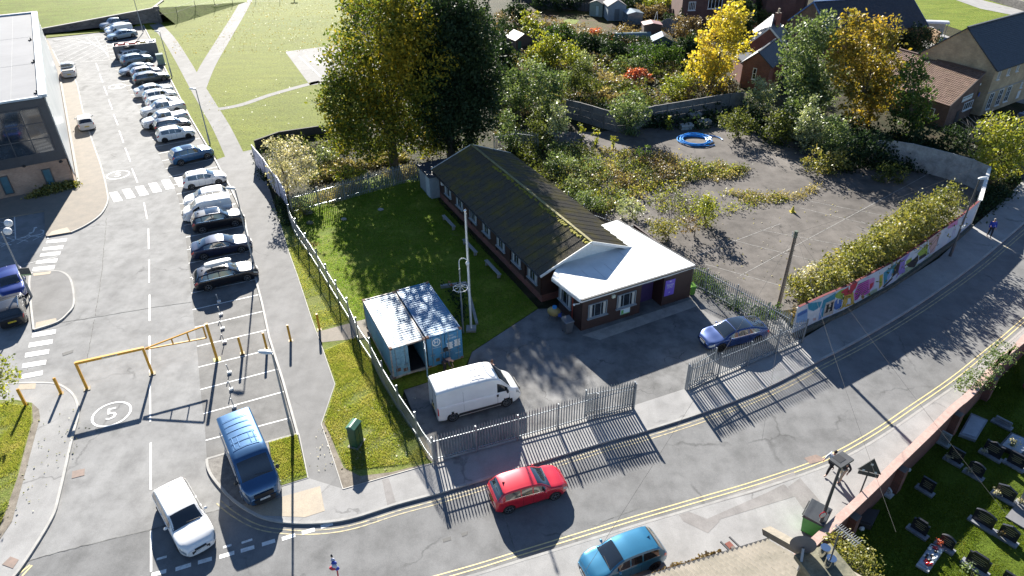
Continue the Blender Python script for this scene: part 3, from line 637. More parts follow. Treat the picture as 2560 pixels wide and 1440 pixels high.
clap(em, E0, S1, .05, ZF, nE); clap(em, S2, E1, .05, ZF, nE); clap(em, LB, E0, .05, ZF, -dE); clap(em, E1, E1-nE*7.6, .05, ZF, dE); clap(em, S2-nE*RD, S2, .05, ZF, -dE)
em.build('wall', M_board, ext)
RF = [G(1452, 748, 2.9).xy, G(1738, 662, 2.9).xy, BR, (BR-dE*3.5+nE*.3), AP+UH*4+RH*2.5, LE0+RH*1.5+UH*.2, G(1380, 693, 2.9).xy]
fm = MB(); fm.prism(RF, 2.74, 2.9); fm.build('flat_roof', M_felt, ext)
sm_ = MB()
for k in range(1, 10): a = RF[0].lerp(RF[1], k/10); sm_.wall(a-nE*.1, a-nE*(3.2 if k < 6 else 7.6), .05, 2.898, 2.908)
sm_.build('felt_seam', plain((.55, .57, .58), .6), ext)
fa = MB(); fa.wall(RF[0]+nE*.02, RF[1]+nE*.02, .05, 2.6, 2.86, off=0); fa.wall(RF[6]-dE*.02, RF[0]-dE*.02, .05, 2.6, 2.86); fa.wall(RF[1]+dE*.02, RF[2]+dE*.02, .05, 2.6, 2.86); fa.build('fascia', M_white, ext)
fa = MB(); fa.wall(RF[0]+nE*.1, RF[1]+nE*.1, .11, 2.80, 2.9); fa.wall(RF[1]+dE*.1, RF[2]+dE*.1, .1, 2.82, 2.91)
p = E0+dE*.5-nE*.3; fa.build('gutter', M_trim, ext)
dr = MB(); dr.box(((S1+S2)/2-nE*(RD-.1)).to_3d()+Vector((0, 0, 1.15)), ((S2-S1).length-.15, .06, 2.3), math.atan2(dE.y, dE.x)); D_ = dr.build('door', mt('purple_door', (.045, .025, .09), (.06, .035, .11), 3, .5), ext)
hb = MB(); p = (S1*.6+S2*.4)-nE*(RD-.15); hb.box((p.x, p.y, 1.1), (.05, .06, .18)); hb.build('handle', M_chrome, D_)
for x, y, w_ in ((1493, 772, 1.55), (1565, 748, 1.6)): 
    c = onv(x, y, E0, E1); window(ext, c+nE.to_3d()*.02, dE, nE, w_, 1.15, plain((.25, .29, .32), .5), (2, 0), .06, curtain=True)
c = onv(1414, 742, E0, LB); window(ext, c-dE.to_3d()*.02, nE, -dE, 1.7, 1.15, plain((.25, .29, .32), .5), (2, 0), .06, curtain=True)
# signs fixed to the extension
def board(parent, c, d, n, w_, h_, m, name='sign', th=.03):
    b = MB(); b.box(Vector(c)+Vector((n[0], n[1], 0))*th/2, (w_, th, h_), math.atan2(d[1], d[0])); return b.build(name, m, parent)
c = onv(1673, 718, E0, E1)+nE.to_3d()*.04
ps = board(ext, c, dE, nE, .85, 1.35, mt('purple_sign', (.17, .10, .5), (.2, .13, .56), 1, .4))
nn = nE.to_3d()*.036
font('Scouts', .24, c+nn+Vector((0, 0, .28)), dE.to_3d(), (0, 0, 1), M_white, 'lettering', ps)
font('Skills for life\nJoin us here', .1, c+nn+Vector((0, 0, .06)), dE.to_3d(), (0, 0, 1), M_white, 'lettering', ps)
font('38', .16, c+nn+Vector((0, 0, -.42)), dE.to_3d(), (0, 0, 1), M_white, 'lettering', ps)
e_ = MB(); 
for a in (-50, 0, 50): 
    q = c+nn+Vector((0, 0, .5)); v = dE.to_3d()*math.sin(R_(a))+Vector((0, 0, math.cos(R_(a)))); s_ = v.cross(nE.to_3d())*.03; e_.quad(q-s_*.5, q+s_*.5, q+v*.09+s_, q+v*.09-s_); e_.add([q+v*.09-s_, q+v*.09+s_, q+v*.14], [(0, 1, 2)])
e_.build('emblem', M_white, ps)
c = onv(1562, 773, E0, E1)+nE.to_3d()*.04
po = board(ext, c, dE, nE, .8, .72, mt('poster_paper', (.6, .68, .66), (.45, .6, .7), 3, .5), 'poster')
font('PLAYGROUP\nNOW OPEN', .12, c+nn+Vector((0, 0, .2)), dE.to_3d(), (0, 0, 1), plain((.5, .06, .05)), 'lettering', po)
gq = MB(); q = c+nn; gq.box(q+dE.to_3d()*-.25+Vector((0, 0, -.12)), (.2, .004, .3), math.atan2(dE.y, dE.x)); gq.box(q+dE.to_3d()*.0+Vector((0, 0, -.32)), (.78, .004, .05), math.atan2(dE.y, dE.x)); gq.build('picture', plain((.12, .38, .08)), po)
for x, y, h_ in ((1532, 739, .2),): 
    c = onv(x, y, E0, E1)+nE.to_3d()*.1; b = MB(); b.box(c, (.24, .14, .24), math.atan2(dE.y, dE.x)); b.build('alarm_box', plain((.6, .62, .5)), ext)
dp = MB(); p = LB*.35+E0*.65-dE*.1; dp.tube([(p.x, p.y, 2.6), (p.x, p.y, .05)], .045, 8); dp.build('downpipe', plain((.30, .06, .04), .5), ext)
cm_ = MB(); p = E0-dE*.25-nE*.3; cm_.bar((p.x+.2, p.y, 2.35), (p.x-.15, p.y, 2.3), .05, .05); cm_.ball((p.x-.2, p.y, 2.25), .09, 8); cm_.build('security_camera', M_white, ext)
# back annex behind the hut
anx = empty('annex', G(1055, 480), 0, 'small grey annex with dark lean-to roof at the back of the hut', 'building')
a0 = G(1050, 477).xy; a1 = a0+RH*2.3-UH*1.0; m = MB(); m.prism([W1-RH*.9-UH*.9, W1-RH*.9+UH*2.2, W1+RH*3.2+UH*2.2, W1+RH*3.2+UH*.1, W1+UH*.1, W1-UH*.9], 0, 2.3); m.build('wall', plain((.25, .28, .30), .7), anx)
m = MB(); m.prism([W1-RH*1.1-UH*1.1, W1-RH*1.1+UH*2.5, W1+RH*4.8+UH*2.5, W1+RH*4.8+UH*.35, W1+UH*.35, W1-RH*.35-UH*1.1], 2.32, 2.44); m.build('roof', M_slate, anx)
m = MB(); p = W1-RH*.95-UH*.2; m.box((p.x, p.y, 1.15), (.07, .9, 2.1), R_(26.6)); m.build('door', plain((.45, .5, .52), .5), anx)

# ---- large sports building, left
big = empty('sports_building', G(190, 462), 0, 'large flat roofed building with dark cladding, big window and brick ground floor', 'building')
B0 = G(190, 462).xy; dF = (G(0, 500).xy-B0).normalized(); dS = Vector((math.cos(R_(120.3)), math.sin(R_(120.3))))
B1 = B0+dF*26; B2 = B0+dS*43.5; B3 = B1+dS*43.5; ZT = 9.0; ZB = 2.9
m = MB(); m.prism([B0, B1, B3, B2], 0, ZB); m.build('brick_base', M_bricktan, big)
M_clad = mt('dark_cladding', (.045, .05, .062), (.06, .066, .08), .5, .45, .2, fine=.1, fsc=2)
M_side = mt('pale_glass_cladding', (.36, .39, .41), (.45, .47, .49), .35, .35, .1)
m = MB(); o = .12; oF = Vector((dF.y, -dF.x)); oF = oF if oF.dot(dS) < 0 else -oF
m.prism([B0+oF*o-dF*.1, B1+oF*o, B3, B2-dF*.1], ZB+.003, ZT); m.build('cladding', M_clad, big)
m = MB(); oS = -dF
m.wall(B0+oS*.16+dS*.3, B2+oS*.16, .1, 1.0, ZT-.1); m.build('side_cladding', M_side, big)
m = MB(); m.prism([B0, B1, B3, B2], ZT, ZT+.1); m.build('roof', mt('grey_membrane', (.19, .195, .21), (.16, .165, .18), .25, .9, fine=.06, fsc=3), big)
m = MB(); m.wall(B0-dF*.05, B2-dF*.05, .7, ZT+.08, ZT+.34, off=.0); m.wall(B0+oF*.05, B1+oF*.05, .3, ZT+.08, ZT+.26); m.wall(B2, B3, .3, ZT+.08, ZT+.3); m.build('parapet', mt('parapet_cap', (.3, .36, .42), (.45, .5, .54), 1.2, .6), big)
m = MB(); 
for k in range(8): a = B0+dF*(2.6+k*2.6); m.wall(a+dS*.5, a+dS*42.8, .03, ZT+.1, ZT+.115)
for k in range(2): a = B0+dS*(14+k*14); m.wall(a+dF*.6, a+dF*24, .03, ZT+.1, ZT+.115)
m.build('roof_seam', plain((.2, .21, .22), .6), big)
for x, y in ((75, 100), (83, 155), (90, 232)): c = G(x, y, ZT+.15); m = MB(); m.box(c, (.3, .3, .12)); m.box(c+Vector((.1, 0, .15)), (.1, .1, .25)); m.build('roof_vent', M_trim, big)
pa, pb_ = onv(107, 265, B0+oF*.13, B1+oF*.13), onv(140, 378, B0+oF*.13, B1+oF*.13)
zc_ = (pa.z+pb_.z)/2; hh = pa.z-pb_.z; s0 = (pb_.xy-B0).dot(dF)
m_g = mt('big_glass', (.015, .022, .03), (.05, .065, .085), .45, .05, coat=1, spec=.9, local=False, lo=.45, hi=.7)
c = B0+oF*.13+dF*(s0+7.5); window(big, (c.x, c.y, zc_), dF, oF, 15, hh, M_clad, (8, 2), .12, m_g, sill=False)
for x, y in ((122, 444), (16, 463), (-60, 482)):
    c = onv(x, y, B0+oF*.01, B1+oF*.01); window(big, c, dF, oF, .8, 1.9, M_dgrey, (0, 0), .1, mt('teal_glass', (.05, .12, .15), (.08, .16, .2), 1, .08, coat=1), sill=False)
for x, y in ((60, 415), (152, 404)): c = onv(x, y, B0+oF*.1, B1+oF*.1); m = MB(); m.box(c, (.2, .25, .2)); m.build('wall_light', M_trim, big)
m = MB(); m.wall(B2, B3, 3.2, ZT-1.6, ZT-.2, off=1.8 if dF.cross(dS) > 0 else -1.8); m.build('plant_screen', plain((.13, .05, .05), .6), big)
m = MB(); m.wall(B0+oS*.3+dS*.2, B2+oS*.3, .25, 0, .25); m.build('channel', M_conc, big)

# ---- stone retaining wall and grass bank
rw = MB(); A_ = [G(60, 96).xy, G(112, 84).xy, G(250, 70).xy, G(395, 57).xy]; Zs = [.5, .8, 1.6, 2.6]
for i in range(3):
    a, b = A_[i], A_[i+1]; n = Vector((-(b-a).y, (b-a).x)).normalized()*.4; z0, z1 = Zs[i], Zs[i+1]
    rw.add([(a.x, a.y, 0), (b.x, b.y, 0), (b.x, b.y, z1), (a.x, a.y, z0), (a.x+n.x, a.y+n.y, 0), (b.x+n.x, b.y+n.y, 0), (b.x+n.x, b.y+n.y, z1), (a.x+n.x, a.y+n.y, z0)], [(0, 1, 2, 3), (7, 6, 5, 4), (3, 2, 6, 7)])
a = A_[3]; b = G(398, 48).xy+Vector((0, 4)); rw.wall(a, b, .5, 0, 2.7, off=.25); rw.box((a.x+.3, a.y+.3, 1.45), (.9, .9, 2.9), .2)
M_stone = brick('dressed_stone', (.18, .165, .15), (.10, .095, .09), (.22, .2, .18), .5, .22)
rwo = rw.build('retaining_wall', M_stone, label='dark stone retaining wall rising below the grass bank at the top of the car park', cat='wall')
cp = MB()
for i in range(3): cp.bar((A_[i].x, A_[i].y+.2, Zs[i]+.06), (A_[i+1].x, A_[i+1].y+.2, Zs[i+1]+.06), .55, .12)
cp.build('coping', M_conc, rwo)
bk = MB(); n_ = Vector((.1, .4))
def V3(p, z): return (p.x, p.y, z)
far = [G(-200, -80).xy, G(60, -80).xy, G(280, -80).xy, G(470, -90).xy]
for i in range(3):
    a, b, c, d = A_[i]+n_, A_[i+1]+n_, far[i+1], far[i]
    N = 6
    for k in range(N):
        t0, t1 = k/N, (k+1)/N
        def zz(z, t): return z+(2.9-z)*min(1, t*2.4)
        bk.quad(V3(a.lerp(d, t0), zz(Zs[i], t0)), V3(b.lerp(c, t0), zz(Zs[i+1], t0)), V3(b.lerp(c, t1), zz(Zs[i+1], t1)), V3(a.lerp(d, t1), zz(Zs[i], t1)))
a = A_[3]+n_; e1_, e2_ = G(440, 62).xy, G(620, 5).xy
bk.quad(V3(a, 2.6), V3(e1_, .03), V3(e2_, .03), V3(far[3], 2.9)); bk.poly([V3(e2_, .03), V3(G(680, -90).xy, .03), V3(far[3], 2.9)])
bk.build('grass_bank', grass('bank_grass', (.12, .17, .02), (.17, .21, .03), (.14, .15, .03), None, .12, .6, 4), kind='structure')
sheet('verge', [p.xy for p in GP([(115, 88), (395, 60), (385, 58), (353, 52), (330, 72), (116, 95)], .05)], .09, M_park, 0)

# ---- cream brick building with slate roof (right)
def gabled(name, E0, dirv, L, D, ze, zr, wallm, roofm, label, cat='building', over=.3, verge=None, courses=0, z0=0):
    """E0: plan corner of the eave wall nearest; dirv along the eave; D: plan vector across"""
    e = empty(name, (E0.x, E0.y, z0), 0, label, cat); d = Vector(dirv).normalized(); a, b = E0, E0+d*L; c, f = b+D, a+D; rA, rB = a+D/2, b+D/2
    m = MB(); m.prism([a, b, c, f], z0, ze)
    m.add([V3(a, ze), V3(f, ze), V3(rA, zr-.03)], [(0, 1, 2)]); m.add([V3(b, ze), V3(c, ze), V3(rB, zr-.03)], [(0, 2, 1)]); m.build('wall', wallm, e)
    k = (zr-ze)/(D.length/2); dn = D.normalized(); o_ = over; A1, B1_ = a-dn*o_-d*.15, b-dn*o_+d*.15; F1, C1 = f+dn*o_-d*.15, c+dn*o_+d*.15; RA, RB = rA-d*.15, rB+d*.15
    m = MB(); th = .1
    def sl(p, q, r, s_, n=max(1, courses)):
        p, q, r, s_ = map(Vector, (p, q, r, s_)); N = (q-p).cross(s_-p).normalized(); N = N if N.z > 0 else -N
        for i in range(n):
            t0, t1 = i/n, (i+1)/n; u0, u1 = p.lerp(s_, t0)+N*.035, q.lerp(r, t0)+N*.035; v0, v1 = p.lerp(s_, t1), q.lerp(r, t1)
            m.quad(u0, u1, v1, v0); m.quad(p.lerp(s_, t0), q.lerp(r, t0), u1, u0)
        m.quad(p-N*th, q-N*th, q+N*.035, p+N*.035); m.quad(p-N*th, p+N*.035, s_, s_-N*th); m.quad(q+N*.035, q-N*th, r-N*th, r); m.quad(p-N*th, s_-N*th, r-N*th, q-N*th)
    sl(V3(A1, ze-k*o_), V3(B1_, ze-k*o_), V3(RB, zr), V3(RA, zr)); sl(V3(F1, ze-k*o_), V3(C1, ze-k*o_), V3(RB, zr), V3(RA, zr))
    m.build('roof', roofm, e)
    m = MB(); m.bar(V3(RA, zr+.06), V3(RB, zr+.06), .25, .12); m.build('ridge_tiles', verge or roofm, e)
    if verge:
        for (p, r) in ((A1, RA), (F1, RA), (B1_, RB), (C1, RB)): m = MB(); m.bar(V3(p, ze-k*o_-.05), V3(r, zr-.05), .06, .22); m.build('bargeboard', verge, e)
    m = MB(); m.bar(V3(A1-dn*.05, ze-k*o_-.03), V3(B1_-dn*.05, ze-k*o_-.03), .1, .1); m.build('gutter', M_trim, e)
    return e, a, b, c, f, d, dn
cr_, a, b, c, f, d, dn = gabled('cream_brick_building', G(2448, 290).xy, (math.cos(R_(33.6)), math.sin(R_(33.6))), 26, Vector((math.cos(R_(123.6)), math.sin(R_(123.6))))*9.2, 5.75, 9.6, M_brickcrm, M_slate, 'two storey cream brick building with a dark slate roof and white windows', courses=26, over=.25)
nb, db = nrm(a, b)
for x, y in ((2407, 0),): pass
for (x, y, w_, h_) in ((2497, 187, .55, 1.15), (2522, 176, .55, 1.15), (2545, 166, .55, 1.15), (2474, 252, 1.0, 2.0), (2497, 243, 1.0, 2.0), (2518, 234, 1.0, 2.0), (2553, 212, .4, .7)):
    window(cr_, onv(x, y, a, b)+nb.to_3d()*.01, db, nb, w_, h_, M_white, (1, 2 if h_ > 1.5 else 0), .07)
m = MB(); m.wall(a+nb*.03, b+nb*.03, .05, 2.75, 2.9); m.build('string_course', M_conc, cr_)
for x, y in ((2545, 236),): q = onv(x, y, a, b); board(cr_, q+nb.to_3d()*.02, db, nb, .7, 1.0, M_white, 'notice')
# ---- pantiled community room
cmn = empty('community_room', G(2356, 318), 0, 'low brown brick community room under a brown pantiled roof', 'building')
ze, zr = 2.7, 5.2; q1_, r1_, r0_ = G(2375, 266, ze).xy, G(2463, 183, zr).xy, G(2249, 124, zr).xy; q0_ = q1_+(r0_-r1_)
dp_ = (r1_-q1_).normalized()
m = MB(); ins = .35; du = (r0_-r1_).normalized(); Q1, R1, R0, Q0 = q1_+dp_*ins+du*.1, r1_+du*.1, r0_-du*.3, q0_+dp_*ins-du*.3
m.add([V3(Q1, 0), V3(R1, 0), V3(R0, 0), V3(Q0, 0), V3(Q1, ze+.1), V3(R1, zr-.05), V3(R0, zr-.05), V3(Q0, ze+.1)], [(0, 1, 5, 4), (1, 2, 6, 5), (2, 3, 7, 6), (3, 0, 4, 7)]); m.build('wall', M_brickbrn, cmn)
# pantiles: rows of rolls
m = MB(); P_, Q_, Rr, S_ = map(Vector, (V3(q1_, ze), V3(q0_, ze), V3(r0_, zr), V3(r1_, zr))); N = (Q_-P_).cross(S_-P_).normalized(); N = N if N.z > 0 else -N
nx, ny = 46, 20
for j in range(ny):
    for i in range(nx):
        u0, u1, t0, t1 = i/nx, (i+1)/nx, j/ny, (j+1)/ny; um = u0*.45+u1*.55
        def S(u, t): return P_.lerp(Q_, u).lerp(S_.lerp(Rr, u), t)
        h0, h1 = .09, .045
        m.quad(S(u0, t0)+N*.03, S(um, t0)+N*h0, S(um, t1)+N*h1, S(u0, t1)); m.quad(S(um, t0)+N*h0, S(u1, t0)+N*.03, S(u1, t1), S(um, t1)+N*h1)
        m.quad(S(u0, t0)-N*.02, S(um, t0)-N*.02, S(um, t0)+N*h0, S(u0, t0)+N*.03)
m.build('roof', mt('pantile', (.16, .09, .055), (.27, .16, .11), 1.6, .8, fine=.35, fsc=3), cmn)
m = MB(); m.bar(V3(r1_, zr+.08), V3(r0_, zr+.08), .28, .16); m.build('ridge_tiles', plain((.12, .07, .05), .8), cmn)
m = MB(); m.bar(V3(q1_, ze-.02), V3(r1_, zr-.02), .08, .2); m.build('bargeboard', plain((.16, .12, .1), .7), cmn)
ng, dg = nrm(Q1, R1); 
c = onv(2419, 263, Q1, R1)+ng.to_3d()*.01; window(cmn, c, dg, ng, 2.35, .95, M_white, (3, 0), .07)
c = onv(2418, 244, Q1, R1)+ng.to_3d()*.03; sb = board(cmn, c+Vector((0, 0, 0)), dg, ng, 2.6, .62, plain((.62, .65, .64), .5))
ud = dg.to_3d() if dg.x > 0 else -dg.to_3d()
font('Parish Community Room', .235, c+ng.to_3d()*.034+Vector((0, 0, .1)), ud, (0, 0, 1), plain((.02, .1, .06)), 'lettering', sb)
c = onv(2390, 296, Q1, R1)+ng.to_3d()*.02; board(cmn, c, dg, ng, .8, 1.9, M_dgrey, 'door')
c = onv(2448, 262, Q1, R1)+ng.to_3d()*.02; board(cmn, c, dg, ng, .55, .85, plain((.6, .66, .75)), 'notice'); c = onv(2447, 236, Q1, R1)+ng.to_3d()*.02; board(cmn, c, dg, ng, .35, .5, plain((.08, .14, .5)), 'notice')
c = onv(2449, 210, Q1, R1)+ng.to_3d()*.1; board(cmn, c, dg, ng, .3, .25, M_white, 'flood_lamp')
nf, df = nrm(Q1, Q0); c = onv(2323, 281, Q1, Q0)+nf.to_3d()*.01; window(cmn, c, df, nf, 1.3, 1.25, M_white, (1, 0), .07)
# ---- slate hall with blue bargeboards
Eh = G(2075, 78, 3.5).xy; gh, a, b, c, f, d, dn = gabled('stone_hall', Eh, (math.cos(R_(12.5)), math.sin(R_(12.5))), 17.2, Vector((math.cos(R_(112)), math.sin(R_(112))))*8.9, 3.5, 7.0, brick('brown_stone', (.22, .14, .08), (.15, .1, .06), (.16, .12, .09), .4, .18), M_slate, 'brown stone hall with wide dark slate roof and blue bargeboards', verge=M_blueframe, courses=24)
nb, db = nrm(a, b)
for x, y, w_ in ((2255, 80, 1.6), (2150, 95, 1.4)): window(gh, onv(x, y, a, b)+nb.to_3d()*.01, db, nb, w_, 1.1, M_white, (1, 0), .09)
# roof aerial on the hall
ae = MB(); p = G(2063, 95, 0).xy; p = Eh-dn*.6-d*.9; top = 5.4; ae.tube([(p.x, p.y, 0), (p.x, p.y, top)], .04, 6)
q = Vector((p.x, p.y, top)); ae.bar(q-Vector((1.0, .2, -.1)), q+Vector((1.2, -.25, -.1)), .05, .05)
for k in range(5): s_ = q+Vector((-.9+k*.45, -.05, .05)); ae.bar(s_+Vector((0, -.35, 0)), s_+Vector((0, .35, 0)), .03, .03)
ae.build('aerial_mast', M_grey, label='tall thin television aerial mast in front of the blue bargeboards', cat='aerial')
# ---- brick houses behind
def w3(e, A, B, lst, fr=M_white):
    n, d = nrm(A, B)
    for x, y, w_, h_, mu in lst: window(e, onv(x, y, A, B)+n.to_3d()*.01, d, n, w_, h_, fr, mu, .08)
H2E = G(1872, 155, 3.5).xy; H2F = G(1927, 163, 3.5).xy; dd = (H2F-H2E); dn_ = Vector((dd.y, -dd.x)); dn_ = -dn_ if dn_.y < 0 else dn_
h2, a, b, c, f, d, dn = gabled('brick_outhouse', H2F, dn_, 7.5, -dd*1.25, 3.5, 5.0, M_brickred, M_slate, 'red brick gabled outhouse with slate roof and one tall white window', courses=10)
w3(h2, H2F, H2E, [(1886, 184, .5, 1.5, (0, 1))])
H1E = G(1878, 103, 4).xy; H1F = G(1959, 109, 4).xy; dd = (H1F-H1E); dn_ = Vector((-dd.y, dd.x))
h1, a, b, c, f, d, dn = gabled('brick_house', H1F, dn_, 8, -dd, 4, 6.1, M_brickred, M_slate, 'red brick house gable with bright white bargeboards and slate roof', verge=M_white, courses=12)
m = MB(); p = G(1941, 62, 5.5); m.box((p.x, p.y, 6.2), (.75, .6, 2.0), .3); ch = m.build('chimney', M_brickred, h1); m = MB(); m.cyl((p.x, p.y), .15, 7.2, 7.8, 10); m.build('chimney_pot', plain((.45, .36, .26)), ch)
# low slate lean-to left of the outhouse
a0 = G(1836, 135, 3).xy; dd = (H2E-a0); L_ = empty('brick_shed', (a0.x, a0.y, 0), 0, 'low red brick shed with a dark roof left of the gabled outhouse', 'shed')
n_ = Vector((-dd.y, dd.x)).normalized(); m = MB(); m.prism([a0, H2E-dd*.02, H2E-dd*.02+n_*4.6, a0+n_*4.6], 0, 2.95); m.build('wall', M_brickred, L_); m = MB(); m.prism([a0-dd*.05-n_*.2, H2E-n_*.2-dd*.02, H2E+n_*4.8-dd*.02, a0+n_*4.8-dd*.05], 2.96, 3.12); m.build('roof', M_slate, L_)
# terrace houses at the top edge
tA, tB = G(1700, 62).xy, G(2010, 52).xy; th_ = empty('terrace_house', (tA.x, tA.y, 0), 0, 'tall dark red brick terrace houses at the top edge behind the conifer', 'building')
m = MB(); m.prism([tA, tB, tB+Vector((0, 9)), tA+Vector((0, 9))], 0, 8.5); m.prism([tA.lerp(tB, .62)-Vector((0, 3)), tA.lerp(tB, .85)-Vector((0, 3)), tA.lerp(tB, .85)-Vector((0, .02)), tA.lerp(tB, .62)-Vector((0, .02))], 0, 5.5); m.build('wall', brick('dark_brick', (.15, .06, .045), (.11, .05, .04), (.12, .1, .09)), th_)
n, d = nrm(tA, tB)
for x, y, w_, h_ in ((1788, 8, 2.6, 1.9), (1730, 15, 1.3, 1.5)): window(th_, onv(x, y, tA, tB)+n.to_3d()*.01, d, n, w_, h_, M_white, (3, 0), .12)
tA2 = tA.lerp(tB, .62)-Vector((0, 3)); tB2 = tA.lerp(tB, .85)-Vector((0, 3)); 
m = MB()
for t in (.6, .86, .98): p = tA.lerp(tB, t)-Vector((0, .12)); m.tube([(p.x, p.y, 0), (p.x, p.y, 8)], .07, 6)
m.build('downpipe', M_trim, th_)

for k, (x0, wd_h) in enumerate(((2, 15), (19, 15), (36, 14))):  # unseen row added out of frame to throw shade over the back gardens
    r_, *_x = gabled('terrace_house', Vector((x0, 159.0)), (1, 0), wd_h, Vector((0, 8.5)), 6.5, 10.5, M_brickred, M_slate, ('leftmost', 'middle', 'rightmost')[k]+' of three unseen brick terrace blocks added beyond the top edge to shade the gardens', courses=8)
# ---- roof corner, chimney, dish and aerials at the bottom edge
rh = empty('corner_house', G(1925, 1353, 5)[:2]+(0,) if False else (11.5, 17, 0), 0, 'house corner with a pale concrete tiled roof at the bottom edge', 'building')
Z5 = 5.0; ea, eb = G(1560, 1466, Z5).xy, G(1925, 1353, Z5).xy; de = (eb-ea).normalized(); ne = Vector((de.y, -de.x)); ne = ne if ne.y < 0 else -ne
LR = 6.0; pitch = .62
m = MB(); Pe, Qe = V3(ea, Z5), V3(eb, Z5); Pr, Qr = V3(ea+ne*LR, Z5+LR*pitch), V3(eb+ne*LR, Z5+LR*pitch)
P_, Q_, S_, Rr = map(Vector, (Pe, Qe, Pr, Qr)); N = (Q_-P_).cross(S_-P_).normalized(); N = N if N.z > 0 else -N; nx, ny = 30, 18; rnd.seed(9)
for j in range(ny):
    sag = 0
    for i in range(nx):
        u0, u1, t0, t1 = i/nx, (i+1)/nx, j/ny, (j+1)/ny; um = u0*.5+u1*.5; jit = rnd.uniform(-.008, .012)
        def S(u, t): return P_.lerp(Q_, u).lerp(S_.lerp(Rr, u), t)
        m.quad(S(u0, t0)+N*(.04+jit), S(um, t0)+N*(.16+jit), S(um, t1)+N*(.11+jit), S(u0, t1)+N*jit); m.quad(S(um, t0)+N*(.16+jit), S(u1, t0)+N*(.04+jit), S(u1, t1)+N*jit, S(um, t1)+N*(.11+jit))
        m.quad(S(u0, t0)-N*.02, S(u1, t0)-N*.02, S(um, t0)+N*(.16+jit), S(u0, t0)+N*(.04+jit))
rf_ = m.build('roof', mt('concrete_tile', (.24, .215, .18), (.18, .165, .135), .8, .95, fine=.15, fsc=5, bump=.1), rh)
m = MB(); m.bar(V3(ea-ne*.1, Z5-.02), V3(eb-ne*.1, Z5-.02), .12, .1); m.build('gutter', M_trim, rh)
m = MB(); m.prism([ea+ne*.35, eb+ne*.35-de*.1, eb+ne*LR*1.9-de*.1, ea+ne*LR*1.9], 0, Z5-.03); m.build('wall', M_brickbrn, rh)
m = MB(); v0 = eb+de*.18; m.bar(V3(v0-ne*.5, Z5-.25+.25), V3(v0+ne*LR, Z5+LR*pitch+.28), .42, .28); m.build('verge_stone', mt('sand_stone', (.22, .19, .15), (.15, .135, .11), 3, .9, fine=.3, bump=.4), rh)
# chimney stack
M_soot = mt('sooty_stone', (.12, .12, .085), (.24, .22, .15), 2.4, .95, fine=.4, fsc=12, bump=.6)
cc = G(2078, 1412, 8.6); m = MB(); rz = math.atan2(de.y, de.x); m.box((cc.x+.05, cc.y-.7, 6.0), (1.15, 2.5, 4.8), rz); m.box((cc.x+.05, cc.y-.7, 8.45), (1.5, 2.9, .2), rz); ch = m.build('chimney', M_soot, rh)
for x, y in ((2065, 1367), (2080, 1394)):
    p = G(x, y, 9.0); m = MB(); m.tube([(p.x, p.y, 8.5), (p.x, p.y, 8.97)], .17, 16); m.build('chimney_pot', M_chrome, ch, smooth=True); 
def dish(c, r, ax, label):
    e = empty('satellite_dish', c, 0, label, 'satellite dish'); c = Vector(c); ax = Vector(ax).normalized(); u = ax.cross(Vector((0, 0, 1))).normalized(); v = u.cross(ax); m = MB(); n = 24; vs = []; fs = []
    for j in range(5):
        rr = r*(j+1)/5
        for k in range(n): a = 2*math.pi*k/n; vs.append(c+u*rr*math.cos(a)+v*rr*1.1*math.sin(a)+ax*(.22*r*(rr/r)**2))
    vs.append(c); 
    for k in range(n): fs.append((len(vs)-1, k, (k+1) % n))
    for j in range(4):
        for k in range(n): fs.append((j*n+k, (j+1)*n+k, (j+1)*n+(k+1) % n, j*n+(k+1) % n))
    m.add(vs, fs); m.build('dish', plain((.10, .10, .11), .6), e, smooth=True)
    m = MB(); m.tube([c-v*r*.9+ax*.1, c+ax*r*.9-v*r*.3], .02, 6); m.ball(c+ax*r*.95-v*r*.3, .06, 8); m.build('receiver_arm', M_trim, e)
    m = MB(); m.bar(c-ax*.05, c-ax*.35-v*.4, .08, .08); m.bar(c-ax*.35-v*.4, c-ax*.3-v*.9, .06, .06); m.build('bracket', M_grey, e)
dc = G(2008, 1368, 8.9); dish(dc, .44, (.3, .95, .02), 'large dark grey satellite dish beside the chimney')
def yagi(base, top, d1, d2, n, label, elen=.22, w_=.02):
    e = empty('television_aerial', base, 0, label, 'aerial'); m = MB(); m.tube([base, top], .028, 8); m.build('mast', M_dgrey, e)
    m = MB(); a, b = Vector(d1), Vector(d2); m.bar(a, b, .03, .03); d = (b-a).normalized(); s_ = d.cross(Vector((0, 0, 1))).normalized()
    m.bar(a+d*.4, a+d*.8-Vector((0, 0, .2)), .02, .02)
    for k in range(n): q = a.lerp(b, (k+.5)/n); m.bar(q-s_*elen, q+s_*elen, w_*.7, w_*.7); m.bar(q-Vector((0, 0, .08)), q+Vector((0, 0, .08)), w_*.6, w_*.6)
    m.build('antenna', M_grey, e)
t0 = G(2097, 1335, 10.0); b0 = (t0.x-.02, t0.y, 7.6); yagi(G(2062, 1440, 8.2), t0, G(2088, 1312, 10.1), G(2148, 1360, 10.1), 12, 'long toothed television aerial on a dark mast above the chimney')
